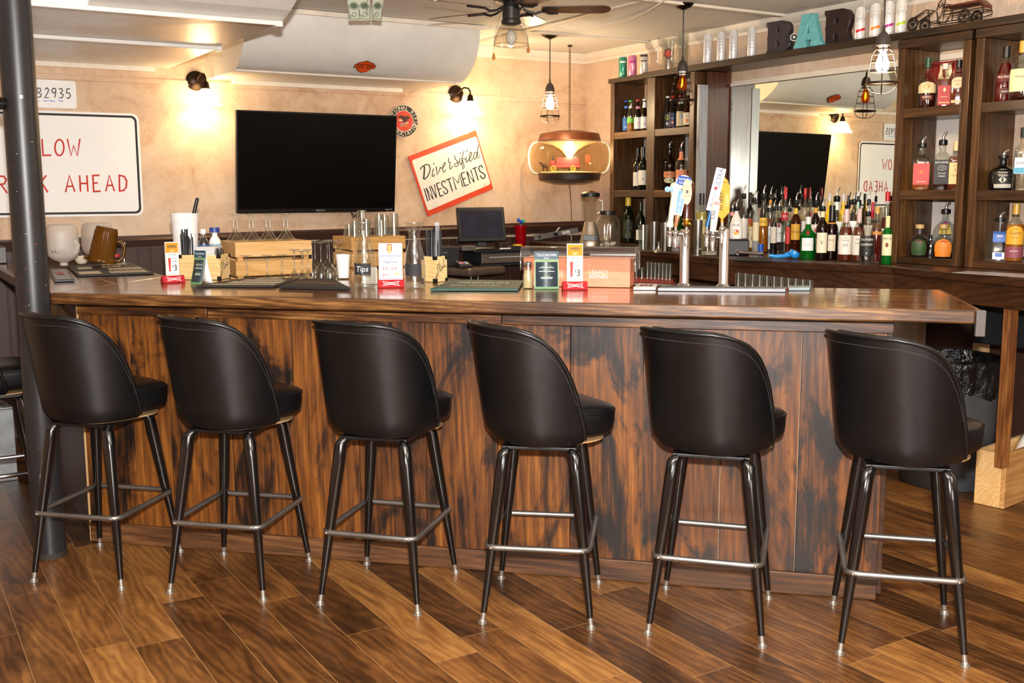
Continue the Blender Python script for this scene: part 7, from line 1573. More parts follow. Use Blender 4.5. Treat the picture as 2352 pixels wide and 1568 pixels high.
qp = AY(1052, 612, 6.9); s = 1/PXS(V((qp.x, 6.9, ZL)))
t = thing('receipt_printer', 'black boxy receipt printer left of the cash drawer', 'printer', (AY(1045, 612, 6.86).x-.01, 6.93, ZL+e_), -.1)
mb = MB(); mb.box((-.1, 0, 0), (.085, .16, 46*s)); mb.build('body', P('#232427', .45), t, bev=.008); mb = MB(); mb.box((-.06, .02, 46*s), (.05, .1, 46*s+.006)); mb.build('lid', P('#2d2e32', .4), t, bev=.003); mb = MB(); mb.text('EPSON', .012, T(-.03, -.0008, 33*s)); mb.cbox((.06, -.0006, 12*s), (.01, .0008, .012)); mb.build('lettering', P('#aeb0b2', .5), t)
qc = AY(1072, 608, 6.74); t = thing('card_reader', 'small card reader with colourful label in front of the printer', 'card reader', (qc.x+.01, 6.76, ZL+e_), -.1)
mb = MB(); mb.add([(-.05, 0, 0), (.05, 0, 0), (.05, .1, 0), (-.05, .1, 0), (-.05, 0, .02), (.05, 0, .02), (.05, .1, .045), (-.05, .1, .045)], [(0,3,2,1),(4,5,6,7),(0,1,5,4),(1,2,6,5),(2,3,7,6),(3,0,4,7)]); mb.build('body', P('#18191b', .4), t, bev=.004)
mb = MB()
for k, c in enumerate((0, 1, 2, 3)): mb.add([(-.035+.018*k, .03, .0285), (-.02+.018*k, .03, .0285), (-.02+.018*k, .08, .041), (-.035+.018*k, .08, .041)], [(0, 1, 2, 3)], mi=k)
mb.build('label_strip', [P('#b88ac8', .5), P('#c85a6a', .5), P('#5a8ac8', .5), P('#d8d8c8', .5)], t)
# red cup of stirrers
q = AY(1191, 600, 7.12); q = V((q.x+.13, 7.12, ZL+e_)); q = AY(1191, 568, 7.12); zr_c = zT
t_ = thing('red_cup', 'translucent red plastic cup of stirrers right of the till', 'cup', (q.x, 7.16, zT) if False else (q.x+.0, 7.2, ZL+e_))
qr = V((AY(1196, 568, 7.2).x, 7.2, ZL+e_)); place(t_, qr); hR = AY(1191, 517, 7.2).z-qr.z
mb = MB(); mb.lathe([(0, .004), (.034, 0), (.036, .005), (.048, hR), (.045, hR), (.033, .008), (0, .008)], 24); mb.build('cup', liquidm('red_plastic', '#d8121c', '#a80a14', .15, .55), t_, smooth=50)
for k, (c, dx, dz) in enumerate((('#2f5fc0', -.018, .045), ('#2a55c8', .004, .03), ('#38b86a', .02, .035))):
    mb = MB(); mb.tube([(0, 0, .0), (0, 0, .0+hR+dz-.025)], .002, 6); mb.ball((0, 0, hR+dz-.012), .014, 10, sz=1.3)
    o = mb.build('swizzle_stick', P(c, .4), None, smooth=60); o.matrix_world = T(qr.x+dx, qr.y-.01+.008*k, qr.z+.01) @ Ry(dx*1.5); props(o, ['blue heart-topped swizzle stick in the red cup, leftmost', 'blue swizzle stick in the middle of the red cup', 'green swizzle stick at the right of the red cup'][k], 'stirrer')
# power strip on the wainscot
a, b = AY(1228, 546, YB-.03), AY(1326, 528, YB-.03); L = (b-a).length; t = thing('power_strip', 'grey power strip mounted askew on the wainscot under the globe lamp', 'power strip', ((a+b)/2)+V((0, .0, 0)), 0)
Mx = Ry(-math.atan2(b.z-a.z, b.x-a.x)); mb = MB(); mb.box((-L/2, -.01, -.022), (L/2, .016, .022), Mx); mb.build('housing', P('#8b8a88', .4, .3), t, bev=.003)
mb = MB(); mb.box((-L/2+.03, -.013, -.008), (-L/2+.055, -.0102, .008), Mx)
mb.build('switch', P('#2b2a2a', .4), t); 
for x in (-.02, .06, .1): mb = MB(); mb.cbox((x, -.024, 0), (.03, .027, .026), Mx); mb.build('plug', P('#1d1b1b' if x < 0 else '#e6e1d8', .5), t, bev=.004)
mb = MB(); mb.tube([(-.005, -.012, .02), (-.005, -.03, .035), (.02, -.03, .05)], .006, 8, M=Mx); mb.tube([Mx @ V((.1, -.036, 0)), V((.12, -.05, -.03)), V((.1, -.05, -.11)), V((.09, -.04, -.2))], .0035, 6); mb.build('cable', P('#e2d8cc', .5), t, smooth=60)
# blender and jar on the corner counter
q = AZ(1350, 566, ZK); q += V((.02, 0, e_)); s = 1/PXS(q); Hh = 128*s
t = thing('blender', 'steel blender with glass jug beside the ribbed jar in the corner', 'blender', q, face_cam(q)); 
mb = MB(); mb.lathe([(0, 0), (25*s, 0), (26*s, 8*s), (22*s, 16*s), (17*s, 40*s), (13*s, 56*s), (0, 56*s)], 32, e=2.6); mb.build('motor_base', P('#b9ab94', .35, .7), t, smooth=40)
mb = MB(); mb.cbox((0, -22.5*s, 20*s), (34*s, 3*s, 13*s)); mb.build('control_panel', P('#17171a', .35), t, bev=.003)
mb = MB(); mb.lathe([(12*s, 57*s), (14*s, 60*s), (20*s, 112*s), (20.5*s, 114*s)], 24, e=2.6); mb.build('jug', M_glassw, t, smooth=50); mb = MB(); mb.tube([(19*s, 0, 106*s), (28*s, 0, 104*s), (28*s, 0, 82*s), (16*s, 0, 74*s)], 2.2*s, 8); mb.build('jug_handle', M_glassw, t, smooth=60)
mb = MB(); mb.lathe([(0, 112*s), (21.5*s, 112*s), (22*s, 120*s), (16*s, 123*s), (0, 128*s)], 28); mb.build('lid', P('#141416', .4), t, smooth=40)
q = AZ(1391, 568, ZK); q.z += e_; s = 1/PXS(q); q += V((.0, -.02, 0)); t = thing('glass_jar', 'ribbed glass jar with black lid and white pieces inside, right of the blender', 'jar', q)
mb = MB(); mb.lathe([(0, 0), (25*s, 0), (28*s, 4*s), (28.5*s, 50*s), (26*s, 62*s), (17*s, 73*s), (16*s, 78*s)], 64, flute=.03, nf=20); mb.build('glass', M_glassw, t, smooth=60); mb = MB(); mb.lathe([(0, 74*s), (17.5*s, 74*s), (17.5*s, 83*s), (0, 84*s)], 28); mb.build('lid', P('#17171a', .4), t, smooth=40)
mb = MB(); r = random.Random(4)
for k in range(16): a = r.uniform(0, 6.28); d = r.uniform(0, 20)*s; mb.ball((d*math.cos(a), d*math.sin(a), (5+r.uniform(0, 5))*s), 4*s, 8)
mb.build('white_pieces', P('#e2d6c8', .7), t, smooth=60)
# shakers, jigger, can and pitcher on the counter -------------------------------------------------
def on_k(px, py): q = AZ(px, py, ZK); q.z += e_; return q
def tin(px, by, ty, w, label, m=None):
    q = on_k(px, by); s = 1/PXS(q); R = w/2*s; H = (by-ty)*s; mb = MB(); mb.lathe([(0, 0), (.76*R, 0), (.78*R, .02*H), (R*.98, .97*H), (R, H), (R*.94, H), (.74*R, .03*H), (0, .03*H)], 28)
    solo('shaker_tin', label, 'shaker', mb, m or M_steel, q, 0, 'steel cocktail shaker tins', smooth=50)
tin(1502, 573, 510, 20, 'tall steel shaker tin left of the jigger'); tin(1527, 576, 512, 22, 'steel shaker tin between jigger and beer can'); tin(1602, 581, 506, 22, 'steel shaker tin between the two beer towers')
q = on_k(1516, 579); s = 1/PXS(q); solo('jigger', 'small hourglass steel jigger in front of the shaker tins', 'jigger', MB().lathe([(10*s, 0), (8.5*s, 1*s), (2.6*s, 13*s), (7*s, 24*s), (6.6*s, 24*s), (2*s, 13*s), (9*s, 0)], 24), M_steel, q+V((-.03, -.02, 0)), smooth=50)
q = on_k(1477, 573); s = 1/PXS(q); mb = MB(); mb.lathe([(0, 0), (9*s, 0), (12*s, 56*s), (11.5*s, 56*s), (8.5*s, 2*s), (0, 2*s)], 20); solo('pint_glass', 'clear pint glass beside the steel shaker tins', 'glass', mb, M_glassw, q, smooth=50)
def can(q, R, H, label, body, parts, group=None, name='drink_can', rz=0, tall=True):
    t = thing(name, label, 'can', q, face_cam(q)+rz, group)
    mb = MB(); mb.lathe([(.8*R, 0), (.86*R, .002), (R, .05*H), (R, .9*H), (.84*R, .965*H), (.84*R, .985*H)], 28); mb.build('can_body', P(body, .3, .25, coat=.3), t, smooth=50)
    mb = MB(); mb.lathe([(.84*R, .98*H), (.87*R, .985*H), (.87*R, H), (.82*R, H), (.8*R, .985*H), (0, .985*H)], 28); mb.lathe([(0, .001), (.8*R, .001)], 20); mb.build('can_end', M_silv, t, smooth=40)
    mats = []; mb = MB(); r = R*1.004
    for p in parts:
        m_ = P(p[0], .4, var=.03)
        if m_ not in mats: mats.append(m_)
        k = mats.index(m_)
        if p[1] == 't': mb.text(p[2], p[3]*H, T(0, 0, p[4]*H), k, xs=.85, bend=r)
        elif p[1] == 'v':
            vs, fs = text_geo(p[2], p[3]*H, 1.0); vs, fs = finer([(-y, x) for x, y in vs], fs, r*.25); mb.add([(r*math.sin(x/r), -r*math.cos(x/r), p[4]*H+y) for x, y in vs], fs, mi=k)
        elif p[1] == 'o': mb.add([(r*1.001*math.sin(x/r), -r*1.001*math.cos(x/r), p[4]*H+y) for x, y in arc(p[2]*R if len(p) > 5 else 0, 0, p[3]*R, p[3]*R*(p[5] if len(p) > 5 else 1), 0, 360, 20)[:-1]], [tuple(range(20))], mi=k)
        elif p[1] == 'r': mb.stroke(arc(0, 0, p[2]*R, p[2]*R, 0, 360, 26), p[3]*R, lambda x, z: (r*1.002*math.sin(x/r), -r*1.002*math.cos(x/r), p[4]*H+z), k)
        elif p[1] == 'c':
            n_ = len(p[2])
            for i, ch in enumerate(p[2]):
                a = math.radians(p[5]+((n_-1)/2-i)*p[6]*(1 if p[5] > 0 else -1)); vs, fs = text_geo(ch, p[3]*H); ro = (a-PI/2) if p[5] > 0 else (a+PI/2)
                cx, cz = p[7]*R*math.cos(a), p[7]*R*math.sin(a); q_ = [(cx+x*math.cos(ro)-y*math.sin(ro), cz+x*math.sin(ro)+y*math.cos(ro)) for x, y in vs]
                mb.add([(r*math.sin(x/r), -r*math.cos(x/r), p[4]*H+z) for x, z in q_], fs, mi=k)
        else:
            w = p[2]; mb.add([(r*1.0015*math.sin(x/r), -r*1.0015*math.cos(x/r), p[4]*H+z+x*(p[5] if len(p) > 5 else 0)) for x, z in [(w*R*(-1+2*i/8), e*p[3]*H/2) for e in (-1, 1) for i in range(9)]], [(i, i+1, i+10, i+9) for i in range(8)], mi=k)
    if parts: mb.build('print', mats, t)
    return t
q = on_k(1538, 578); s = 1/PXS(q); can(q+V((.03, -.03, 0)), 10*s, 40*s, 'white beer can with blue ribbon print before the tins', '#dcd9de', [('#34509c', 'o', 0, .5, .55), ('#b8303a', 'b', .9, .06, .3, -.4), ('#e6e6ea', 'b', .4, .05, .55)])
q = on_k(1629, 587); s = 1/PXS(q); t = thing('plastic_pitcher', 'clear plastic measuring pitcher with milky bottom behind the right beer tower', 'pitcher', q, face_cam(q))
mb = MB(); mb.lathe([(0, 0), (16*s, 0), (17*s, 2*s), (21*s, 50*s), (22*s, 51*s)], 28); mb.tube([(-19*s, 0, 44*s), (-28*s, 0, 42*s), (-27*s, 0, 18*s), (-17*s, 0, 12*s)], 2*s, 8); mb.build('body', M_glassw, t, smooth=50); mb = MB(); mb.lathe([(0, 2*s), (16.5*s, 2*s), (17*s, 9*s), (0, 9*s)], 24); mb.build('milky_liquid', P('#e9e6de', .4), t, smooth=40)
mat_quad('rubber_tool_mat', 'black rubber mat under the steel pourers and blue scoop', 'bar mat', ((1684, 597), (1772, 600), (1774, 592), (1690, 590)), ZK, .006, M_rubber)
q = on_k(1725, 590); s = 1/PXS(q); t = thing('steel_corkscrew', 'steel corkscrew tool lying on the black mat', 'corkscrew', q+V((0, 0, .007)), face_cam(q)-.1)
mb = MB(); mb.tube([(-28*s, 0, 7*s), (28*s, -6*s, 5*s)], 4.5*s, 10); mb.torus((-30*s, 0, 7*s), 5*s, 2*s, 16, 6, M=T(-30*s, 0, 7*s) @ Rx(PI/2) @ T(30*s, 0, -7*s)); mb.tube([(-15*s, -5*s, 6*s), (20*s, -12*s, 4*s)], 2.6*s, 8); mb.build('tool', M_chrome, t, smooth=60)
q = on_k(1806, 594); s = 1/PXS(q); t = thing('blue_scoop', 'bright blue plastic ice scoop lying before the green gin bottle', 'scoop', q+V((-.045, -.03, .0)), face_cam(q))
mb = MB(); mb.tube([(-34*s, 0, 8*s), (-20*s, 0, 6*s), (-2*s, 0, 7*s), (10*s, 0, 11*s)], [4*s, 4.5*s, 5*s, 7*s], 12); mb.lathe([(0, -9*s), (9*s, -7*s), (13*s, 0), (11*s, 8*s), (0, 10*s)], 20, T(20*s, 0, 11*s) @ Ry(.5)); mb.build('scoop', P('#1f8fe0', .3, coat=.3), t, smooth=60)
for px, lb in ((1787, 'small steel jigger left behind the blue scoop'), (1812, 'small steel jigger right behind the blue scoop')):
    q = on_k(px, 583); s = 1/PXS(q); solo('jigger', lb, 'jigger', MB().lathe([(5*s, 0), (2*s, 8*s), (9*s, 20*s), (8.5*s, 20*s), (1.6*s, 8*s), (4*s, 0)], 20), P('#6a5a50', .3, .8), q, smooth=50)
q = on_k(1747, 581); s = 1/PXS(q); solo('blue_cup', 'small blue shot cup in front of the white-labelled rum bottles', 'cup', MB().lathe([(0, 0), (6*s, 0), (7*s, 20*s), (6.6*s, 20*s), (5.6*s, 2*s), (0, 2*s)], 20), P('#2a5fc0', .35), q, smooth=50)
mat_quad('paper_sheet', 'grey sheet lying at the right end of the back counter', 'paper', ((2187, 626), (2352, 637), (2370, 630), (2222, 622.5)), ZK, .002, P('#a9a4a4', .4))
# ------------------------------------------------------------------ ornaments on the long top shelf
zS_ = zst+.0012
def on_top(px, dx, z=None): q = AX(px, 120, XF+dx); q.z = zS_ if z is None else z; return q
zL_ = zst-.008+.0012
for px, ty, w, lb, c, pr in ((1431, 131, 19, 'green drink can, leftmost on the corner shelf top', '#2f8f78', [('#dfe8d8', 'b', .8, .08, .75), ('#1f5f52', 'o', 0, .5, .45), ('#c8d8c0', 't', 'Sprite', .1, .2)]), (1453, 127, 20, 'pink and orange drink can on the corner shelf top', '#d87fa8', [('#e8b03a', 'o', 0, .55, .35), ('#b03a8a', 'b', .9, .12, .68), ('#f2e6d8', 'o', 0, .3, .55)]), (1479, 124, 20, 'cream and brown drink can on the corner shelf top', '#d8d0c4', [('#3a2418', 'b', 1.0, .1, .9), ('#7a6a52', 'o', 0, .45, .4), ('#4a3a2c', 'b', .7, .06, .65)])):
    q = on_top(px, .05, zL_); s = 1/PXS(q); H = AX(px, ty, q.x).z-q.z
    if px == 1479: q.z = zS_ if False else zL_
    q.y += 0; can(q, w/2*s, H, lb, c, pr)
def mug(px, w, H, label, logo):
    q = on_top(px, .10); s = 1/PXS(q); R = w/2*s; t = thing('glass_mug', label, 'mug', q, face_cam(q)); mb = MB(); mb.lathe([(0, 0), (R*.97, 0), (R, .006), (R*.94, .3*H), (R, H*.97), (R, H), (R*.9, H), (R*.86, .04), (0, .035)], 28); mb.build('glass', M_glassw, t, smooth=50)
    mb = MB(); mb.tube([(-R*.95, 0, H*.82), (-R*1.6, 0, H*.8), (-R*1.65, 0, H*.25), (-R*.95, 0, H*.18)], R*.13, 8); mb.build('handle', M_glassw, t, smooth=60)
    if logo:
        mb = MB(); k = R*.011; r = R*1.01
        f = lambda pts: [(r*math.sin(x*k/r*1.0), -r*math.cos(x*k/r), H*.52+z*k) for x, z in pts]
        mb.add(f([(-55, -30), (0, -75), (55, -30), (50, 40), (0, 70), (-50, 40)]), [tuple(range(6))], mi=1); mb.add([(x, y-.0006, z) for x, y, z in f([(-42, -25), (0, -60), (42, -25), (38, 32), (0, 56), (-38, 32)])], [tuple(range(6))], mi=0)
        mb.add([(x, y-.0012, z) for x, y, z in f([(-80, -20), (80, -20), (80, 24), (-80, 24)])], [(0, 1, 2, 3)], mi=1); mb.add([(x, y-.0016, z) for x, y, z in f([(-74, -14), (74, -14), (74, 18), (-74, 18)])], [(0, 1, 2, 3)], mi=0); mb.build('emblem', [P('#d24a20', .4), M_ink], t)
    else:
        mb = MB(); mb.text('NRA', R*.5, T(0, 0, H*.6), bend=R*1.01); mb.build('emblem', P('#d9d9d4', .5), t)
hm = AX(1535, 88, XF+.1).z-zS_
mug(1535, 30, hm, 'glass beer mug with orange shield emblem on the top shelf', True); mug(1567, 29, hm*1.05, 'glass beer mug with white lettering behind the amber pendant cord', False)
for i, (px, ty, by) in enumerate(((1625, 80, 136), (1656, 75, 132), (1684, 71, 128), (1726, 64, 122))):
    q = on_top(px, .06); s = 1/PXS(q); H = AX(px, ty, q.x).z-q.z
    can(q, 10*s, H, ['slim white can with vertical lettering, leftmost of four on the top shelf', 'slim white can, second of four left of the letter B', 'slim white can, third of four left of the letter B', 'slim white can with vertical lettering nearest the letter B'][i], '#ecebec', [('#a9a7aa', 'v', 'PRESS', .2, .55)], 'slim white drink cans on the top shelf')
for i, (px, ty, c, w_) in enumerate(((1973, 18, '#c8202c', 'red'), (2007, 10, '#e8862a', 'orange'), (2038, 5, '#b02a86', 'purple'), (2066, -1, '#a8c832', 'lime green'))):
    q = on_top(px, .06); s = 1/PXS(q); H = AX(px, ty, q.x).z-q.z
    can(q, 12.3*s, H, 'tall white seltzer can with %s brush stroke band on the top shelf' % w_, '#eceaea', [(c, 'b', .92, .08, .3, .25), ('#8f8f94', 'o', 0, .5, .64), ('#eceaea', 'o', 0, .36, .66), ('#8f8f94', 'r', .22, .12, .64), ('#55555a', 'c', 'WHITE CLAW', .07, .64, 90, 22, .78), ('#77777c', 'c', 'HARD SELTZER', .045, .64, -90, 14, .74), ('#55555a', 'r', .2, .06, .2), ('#8f8f94', 'b', .6, .008, .08)], 'tall white seltzer cans on the top shelf', rz=.12)
# metal letters
def letter(ch, px0, px1, ty, dx, label, col):
    q = on_top((px0+px1)/2, dx); H = AX((px0+px1)/2, ty, q.x).z-q.z; y0, y1 = AX(px0, 120, q.x).y, AX(px1, 120, q.x).y
    W = abs(y0-y1)*.98; t = thing('metal_letter', label, 'letter', q, -PI/2+.1)
    S = {'B': ([(0, 0), (.08, 0), (.08, 0), (.62, 0), (.82, .05), (.95, .16), (.97, .3), (.93, .42), (.82, .5), (.9, .57), (.93, .7), (.9, .85), (.8, .95), (.62, 1), (0, 1), (0, .9), (.06, .88), (.06, .55), (.03, .5), (.06, .45), (.06, .1), (0, .08)], [[(.42, .2), (.42, .38), (.52, .37), (.56, .29), (.52, .21)], [(.42, .62), (.42, .8), (.5, .79), (.55, .71), (.5, .63)]]),
         'A': ([(0, 0), (.42, 0), (.44, .1), (.4, .22), (.62, .22), (.58, .1), (.6, 0), (1, 0), (1, .1), (.93, .12), (.7, .92), (.7, 1), (.26, 1), (.26, .92), (.05, .12), (0, .1)], [[(.44, .42), (.5, .68), (.56, .42)]]),
         'R': ([(0, 0), (.42, 0), (.42, .1), (.38, .14), (.38, .3), (.48, .3), (.56, .14), (.54, .06), (.58, 0), (1, 0), (1, .1), (.93, .14), (.86, .38), (.92, .48), (.96, .65), (.94, .82), (.84, .94), (.66, 1), (0, 1), (0, .9), (.06, .87), (.06, .55), (.03, .5), (.06, .45), (.06, .12), (0, .1)], [[(.4, .58), (.4, .76), (.5, .75), (.55, .67), (.5, .59)]])}[ch]
    bm = bmesh.new(); D = .045
    def loopv(pts): return [bm.verts.new(((x-.5)*W, 0, z*H)) for x, z in pts]
    es = []
    for lp in [S[0]]+S[1]:
        pts = [p for i, p in enumerate(lp) if i == 0 or p != lp[i-1]]; vs = loopv(pts); es += [bm.edges.new((vs[i], vs[(i+1) % len(vs)])) for i in range(len(vs))]
    g = bmesh.ops.triangle_fill(bm, use_beauty=True, edges=es); fs = [f for f in g['geom'] if isinstance(f, bmesh.types.BMFace)]
    bmesh.ops.dissolve_limit(bm, angle_limit=.01, verts=bm.verts[:], edges=bm.edges[:])
    r = bmesh.ops.extrude_face_region(bm, geom=bm.faces[:]); bmesh.ops.translate(bm, vec=(0, D, 0), verts=[v for v in r['geom'] if isinstance(v, bmesh.types.BMVert)]); bmesh.ops.recalc_face_normals(bm, faces=bm.faces[:])
    me = bpy.data.meshes.new('letter_body'); bm.to_mesh(me); bm.free(); me.materials.append(col); o = bpy.data.objects.new('letter_body', me); COL.objects.link(o); o.parent = t; MW[o] = MW[t]
    b = o.modifiers.new('b', 'BEVEL'); b.width = .0025; b.segments = 1; b.limit_method = 'ANGLE'
M_gun = P('#4a4448', .4, .35, var=.15, name='gunmetal_paint'); 
_n = N('worn_teal_paint'); _f = _n.noise(_n.obj(), 28, 5, .7, 1); M_teal = _n.bsdf(_n.ramp(_f, [(.3, lin('#3a2a22')), (.36, lin('#5aa6ac')), (.6, lin('#6fb6ba')), (.8, lin('#7fc4c6'))]), .45)
letter('B', 1760, 1813, 48, .05, 'dark grey metal letter B on the top shelf', M_gun); letter('A', 1823, 1884, 32, .012, 'worn turquoise metal letter A on the top shelf', M_teal); letter('R', 1892, 1950, 21, .07, 'dark brown metal letter R on the top shelf', P('#3a2c2a', .4, .35, var=.15))
q = on_top(1821, .015); s = 1/PXS(q); t = thing('tap_badge', 'small black and silver round badge ornament between letters B and A', 'ornament', q, face_cam(q)-.2)
mb = MB(); mb.lathe([(0, 0), (5*s, 0), (4*s, 8*s), (2*s, 14*s), (3*s, 20*s), (0, 22*s)], 14, ay=.6); mb.build('stem', M_blackg, t, smooth=50); mb = MB(); mb.cbox((0, 0, 27*s), (27*s, 6*s, 17*s)); mb.build('plate', P('#2f3236', .35, .5), t, bev=.003)
mb = MB(); mb.lathe([(0, 0), (9*s, 0), (9*s, 1.5*s), (0, 1.5*s)], 24, T(3*s, -3.1*s, 27*s) @ Rx(PI/2), 0); mb.lathe([(0, 0), (7*s, 0), (7*s, .8*s), (0, .8*s)], 24, T(3*s, -4.7*s, 27*s) @ Rx(PI/2), 1); mb.lathe([(0, 0), (3*s, 0), (3*s, .6*s), (0, .6*s)], 16, T(3*s, -5.6*s, 27*s) @ Rx(PI/2), 0); mb.build('badge', [M_silv, M_ink], t)
# wire model car
qa, qb_ = on_top(2098, .06), on_top(2262, .06); L = (qb_-qa).length; t = thing('wire_car', 'vintage racing car model bent from dark wire on the top shelf', 'model car', (qa+qb_)/2, math.atan2(qb_.y-qa.y, qb_.x-qa.x)); h = 1/PXS((qa+qb_)/2)
xs_ = lambda px: (px-2180)/164*L
M_wire = P('#4a3a2c', .4, .7, name='dark_bent_wire')
w_ = lambda pts, r=.0028, y=0: [(xs_(px), y, z*h) for px, z in pts]
for y in (-.035, .035):
    mb = MB()
    for pts in ([(2092, 14), (2096, 26), (2134, 44), (2140, 40), (2144, 16), (2160, 14), (2170, 28), (2174, 48)], [(2095, 24), (2130, 38)], [(2142, 15), (2158, 10), (2230, 10), (2264, 16)], [(2174, 26), (2262, 24)], [(2172, 33), (2262, 34)], [(2174, 42), (2256, 40), (2264, 20)], [(2158, 40), (2164, 50), (2176, 46)], [(2176, 20), (2176, 50)]): mb.tube(w_(pts, y=y), .0028, 6)
    mb.build('wire_frame', M_wire, t, smooth=60)
mb = MB()
for px, z in ((2096, 26), (2134, 44), (2160, 14), (2230, 10), (2262, 24), (2176, 50), (2256, 40)): mb.tube([(xs_(px), -.035, z*h), (xs_(px), .035, z*h)], .0026, 6)
mb.tube([(xs_(2172), 0, 44*h), (xs_(2160), 0, 56*h)], .003, 6); mb.torus((0, 0, 0), .022, .0025, 16, 6, M=T(xs_(2160), 0, 56*h) @ Ry(-.9)); mb.build('cross_wires', M_wire, t, smooth=60)
mb = MB(); mb.prism([(xs_(2176), 41*h), (xs_(2250), 41*h), (xs_(2264), 28*h), (xs_(2264), 34*h), (xs_(2252), 47*h), (xs_(2176), 46*h)], -.03, .03, Matrix(((1, 0, 0, 0), (0, 0, -1, 0), (0, 1, 0, 0), (0, 0, 0, 1)))); mb.build('bonnet', P('#6a3228', .45, .4), t)
for px in (2108, 2226):
    for y in (-.05, .05):
        mb = MB(); Mw = T(xs_(px), y, 15.5*h) @ Rx(PI/2); mb.torus((0, 0, 0), 13*h, .006, 24, 8, M=Mw); mb.cyl((0, 0), .008, -.008, .008, 10, Mw)
        for k in range(8): a = PI/4*k; mb.tube([(0, 0, 0), (12.5*h*math.cos(a), 12.5*h*math.sin(a), 0)], .0016, 5, M=Mw)
        mb.build('wheel', P('#2a2522', .45, .5), t, smooth=60)
# ------------------------------------------------------------------ things on the floor at the right
tc = V((4.86, 3.52, 0)); t = thing('trash_can', 'big round grey trash can with black bag under the right end of the counter', 'trash can', tc)
Rt = .245; Ht = .68
mb = MB(); mb.lathe([(0, .002), (Rt*.93, .002), (Rt*.95, .02), (Rt, Ht*.97), (Rt*1.02, Ht*.975), (Rt*1.02, Ht), (Rt*.97, Ht), (Rt*.92, .03), (0, .03)], 48); mb.build('bin', P('#45474a', .55, var=.12, name='grey_bin_plastic'), t, smooth=40)
mb = MB(); n_ = 120; rb_ = random.Random(8); ph_ = [rb_.uniform(0, 6.28) for _ in range(8)]
def rr_(a, v): return Rt*1.035+.006*math.sin(9*a+ph_[0]+3*v)*v+.004*math.sin(23*a+ph_[1])*1+.005*math.sin(14*a+ph_[2]+6*v)*v
prof_ = []
vs = []
lv = [0, .12, .25, .4, .55, .7, .85, 1]
for v in lv:
    for i in range(n_):
        a = 2*PI*i/n_; dep = .21+.035*math.sin(a+1.1)+.012*math.sin(7*a); z = Ht+.004-dep*v; r = rr_(a, v)+(.006 if v in (.12,) else 0); vs.append((r*math.cos(a), r*math.sin(a), z))
inner = []
for v in (0.0, .5, 1):
    for i in range(n_):
        a = 2*PI*i/n_; r = Rt*.955-.01*v+.004*math.sin(17*a+ph_[3])*v; vs.append((r*math.cos(a), r*math.sin(a), Ht+.005-.3*v))
k = len(lv); fs = [(j*n_+i, j*n_+(i+1) % n_, (j+1)*n_+(i+1) % n_, (j+1)*n_+i)[::-1] for j in range(k-1) for i in range(n_)]
fs += [(i, (i+1) % n_, k*n_+(i+1) % n_, k*n_+i) for i in range(n_)]+[((k+j)*n_+i, (k+j)*n_+(i+1) % n_, (k+j+1)*n_+(i+1) % n_, (k+j+1)*n_+i) for j in range(2) for i in range(n_)]
mb.add(vs, fs)
_n = N('black_bag_plastic'); _f = _n.noise(_n.mapping(_n.obj(), (1, 1, .5)), 16, 4, .6, 1.5); M_bag = _n.bsdf(lin('#0d0d0e'), .22, 0, _n.bump(_f, .8, .03), .5)
mb.build('trash_bag', M_bag, t, smooth=80)
for x, y, lb in ((AX(2101, 740, XR+.6).x, AX(2101, 740, XR+.6).y, 'bare pine stud behind the trash can, left one'), (AX(2257, 740, XR+.6).x, AX(2257, 740, XR+.6).y, 'bare pine stud behind the trash can, right one')):
    mb = MB(); mb.rnd = x*3 % 1; mb.box((-.02, -.045, .002), (.02, .045, ZK-.02)); solo('pine_stud', lb, 'stud', mb, M_stud, (x, y, 0), bev=.002)
q = AX(2310, 740, 5.35); mb = MB(); mb.box((-.15, -.4, -.13), (.15, .12, .12)); o_ = solo('black_equipment_box', 'black equipment box hung under the counter at the right edge', 'box', mb, M_rubber, (5.3, q.y-.05, 1.0-.15), bev=.01)
qf = AZ(2305, 1170, 0); dv = (AZ(2352, 1150, 0)-qf).normalized(); Mq = frame((qf.x, qf.y, .0015), dv, V((-dv.y, dv.x, 0))); zt = .275
t = thing('pine_floor_box', 'open pale pine board box on the floor at the right picture edge', 'box', M=Mq)
mb = MB(); mb.rnd = .3; mb.box((0, 0, 0), (.6, .022, zt)); mb.build('front_board', wood('pine_board_across', [(.15, lin('#a8713a')), (.45, lin('#cf9d60')), (.8, lin('#e3bd86'))], 'X', 1.0, .5, knots=.6, contrast=.8), t, bev=.002)
mb = MB(); mb.rnd = .8; mb.box((-.0005, .0225, 0), (.02, .15, zt)); mb.box((.0205, .13, 0), (.6, .15, zt)); mb.build('side_boards', M_pine, t, bev=.002)
qw = Mq @ V((.1, -.0, 0)); 
mb = MB(); vs = []
for i in range(13):
    for j in range(5):
        u, v = i/12, j/4; vs.append((u*.3-.15, (v-.5)*.09, .02+.03*math.cos((v-.5)*2.4)+.26*u))
mb.add(vs, [(i*5+j, i*5+j+1, (i+1)*5+j+1, (i+1)*5+j) for i in range(12) for j in range(4)]); 
o = solo('white_plastic_trough', 'white curved plastic strip leaning behind the pine box', 'plastic strip', mb, M_white, Mq @ V((.3, .076, .006)), math.atan2(dv.y, dv.x), smooth=60)
so = o.modifiers.new('s', 'SOLIDIFY'); so.thickness = .003
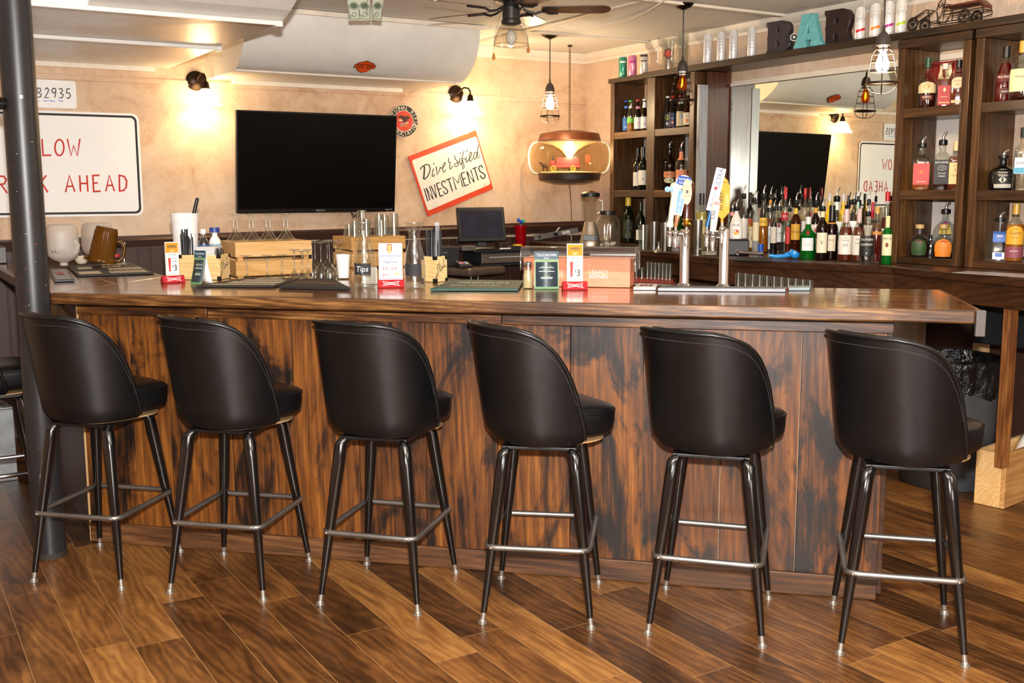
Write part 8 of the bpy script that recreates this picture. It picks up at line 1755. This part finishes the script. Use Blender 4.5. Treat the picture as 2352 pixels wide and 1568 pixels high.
# galvanised box at the far left
t = thing('galvanised_box', 'galvanised metal box with hand hole behind the left bar stool', 'box', (.46, 6.33, 0), .1)
mb = MB(); H = .40
for a, b in (((-.13, -.13, .002), (.13, -.125, H)), ((-.13, .125, .002), (.13, .13, H)), ((-.13, -.1245, .002), (-.125, .1245, H)), ((.125, -.1245, .002), (.13, .1245, H)), ((-.124, -.124, .003), (.124, .124, .008))): mb.box(a, b)
mb.build('body', M_galv, t); mb = MB(); mb.torus((0, 0, H), .1, .001, 4); mb = MB(); mb.tube([(-.13, -.13, H), (.13, -.13, H), (.13, .13, H), (-.13, .13, H)], .006, 8, True); mb.build('rolled_rim', M_galv, t, smooth=50); mb = MB(); mb.prism(rrect(-.05, H-.13, .03, H-.07, .02), .1305, .1315, UPR); mb.build('hand_hole', P('#0c0c0d', .9), t)
# ------------------------------------------------------------------ light
w = bpy.data.worlds.new('world'); SC.world = w; w.use_nodes = True; w.node_tree.nodes['Background'].inputs[0].default_value = (1, .8, .6, 1); w.node_tree.nodes['Background'].inputs[1].default_value = .02
def area(name, loc, tgt, sz, power, col, sy=None):
    l = bpy.data.lights.new(name, 'AREA'); l.energy = power; l.color = col; l.size = sz
    if sy: l.shape = 'RECTANGLE'; l.size_y = sy
    o = bpy.data.objects.new(name, l); COL.objects.link(o); d = (V(tgt)-V(loc)).normalized(); o.matrix_world = T(*loc) @ d.to_track_quat('-Z', 'Y').to_matrix().to_4x4(); return o
fl = C0+UP*.2-FW*.05+RT*.02
l = bpy.data.lights.new('camera_flash', 'SPOT'); l.energy = FLASH; l.color = (1, .97, .94); l.shadow_soft_size = .035; l.spot_size = math.radians(150); l.spot_blend = .3
o = bpy.data.objects.new('camera_flash', l); COL.objects.link(o); d = (FW+UP*.10).normalized(); o.matrix_world = T(*fl) @ d.to_track_quat('-Z', 'Y').to_matrix().to_4x4()
area('warm_fill_panel', (.6, 1.2, ZC-.05), (.6, 1.2, 0), 1.4, FILL, (1, .86, .7))  # two unseen ceiling panels, added as warm ambient fill
area('warm_fill_panel', (2.6, -.6, ZC-.05), (2.6, -.6, 0), 1.4, FILL, (1, .86, .7))
area('rear_fill_panel', (1.2, Y0+.1, 1.5), (2.4, 4, 1.5), 3.6, BACKFILL, (1, .95, .9), 1.7)  # unseen fill panel added behind the camera; no window is built
SC.view_settings.view_transform = 'Standard'; SC.view_settings.look = 'None'; SC.view_settings.exposure = EXPO; SC.view_settings.gamma = 1; SC.view_settings.use_curve_mapping = False
SC.cycles.max_bounces = 10; SC.cycles.transparent_max_bounces = 40; SC.cycles.caustics_reflective = False; SC.cycles.caustics_refractive = False; SC.cycles.sample_clamp_indirect = 6
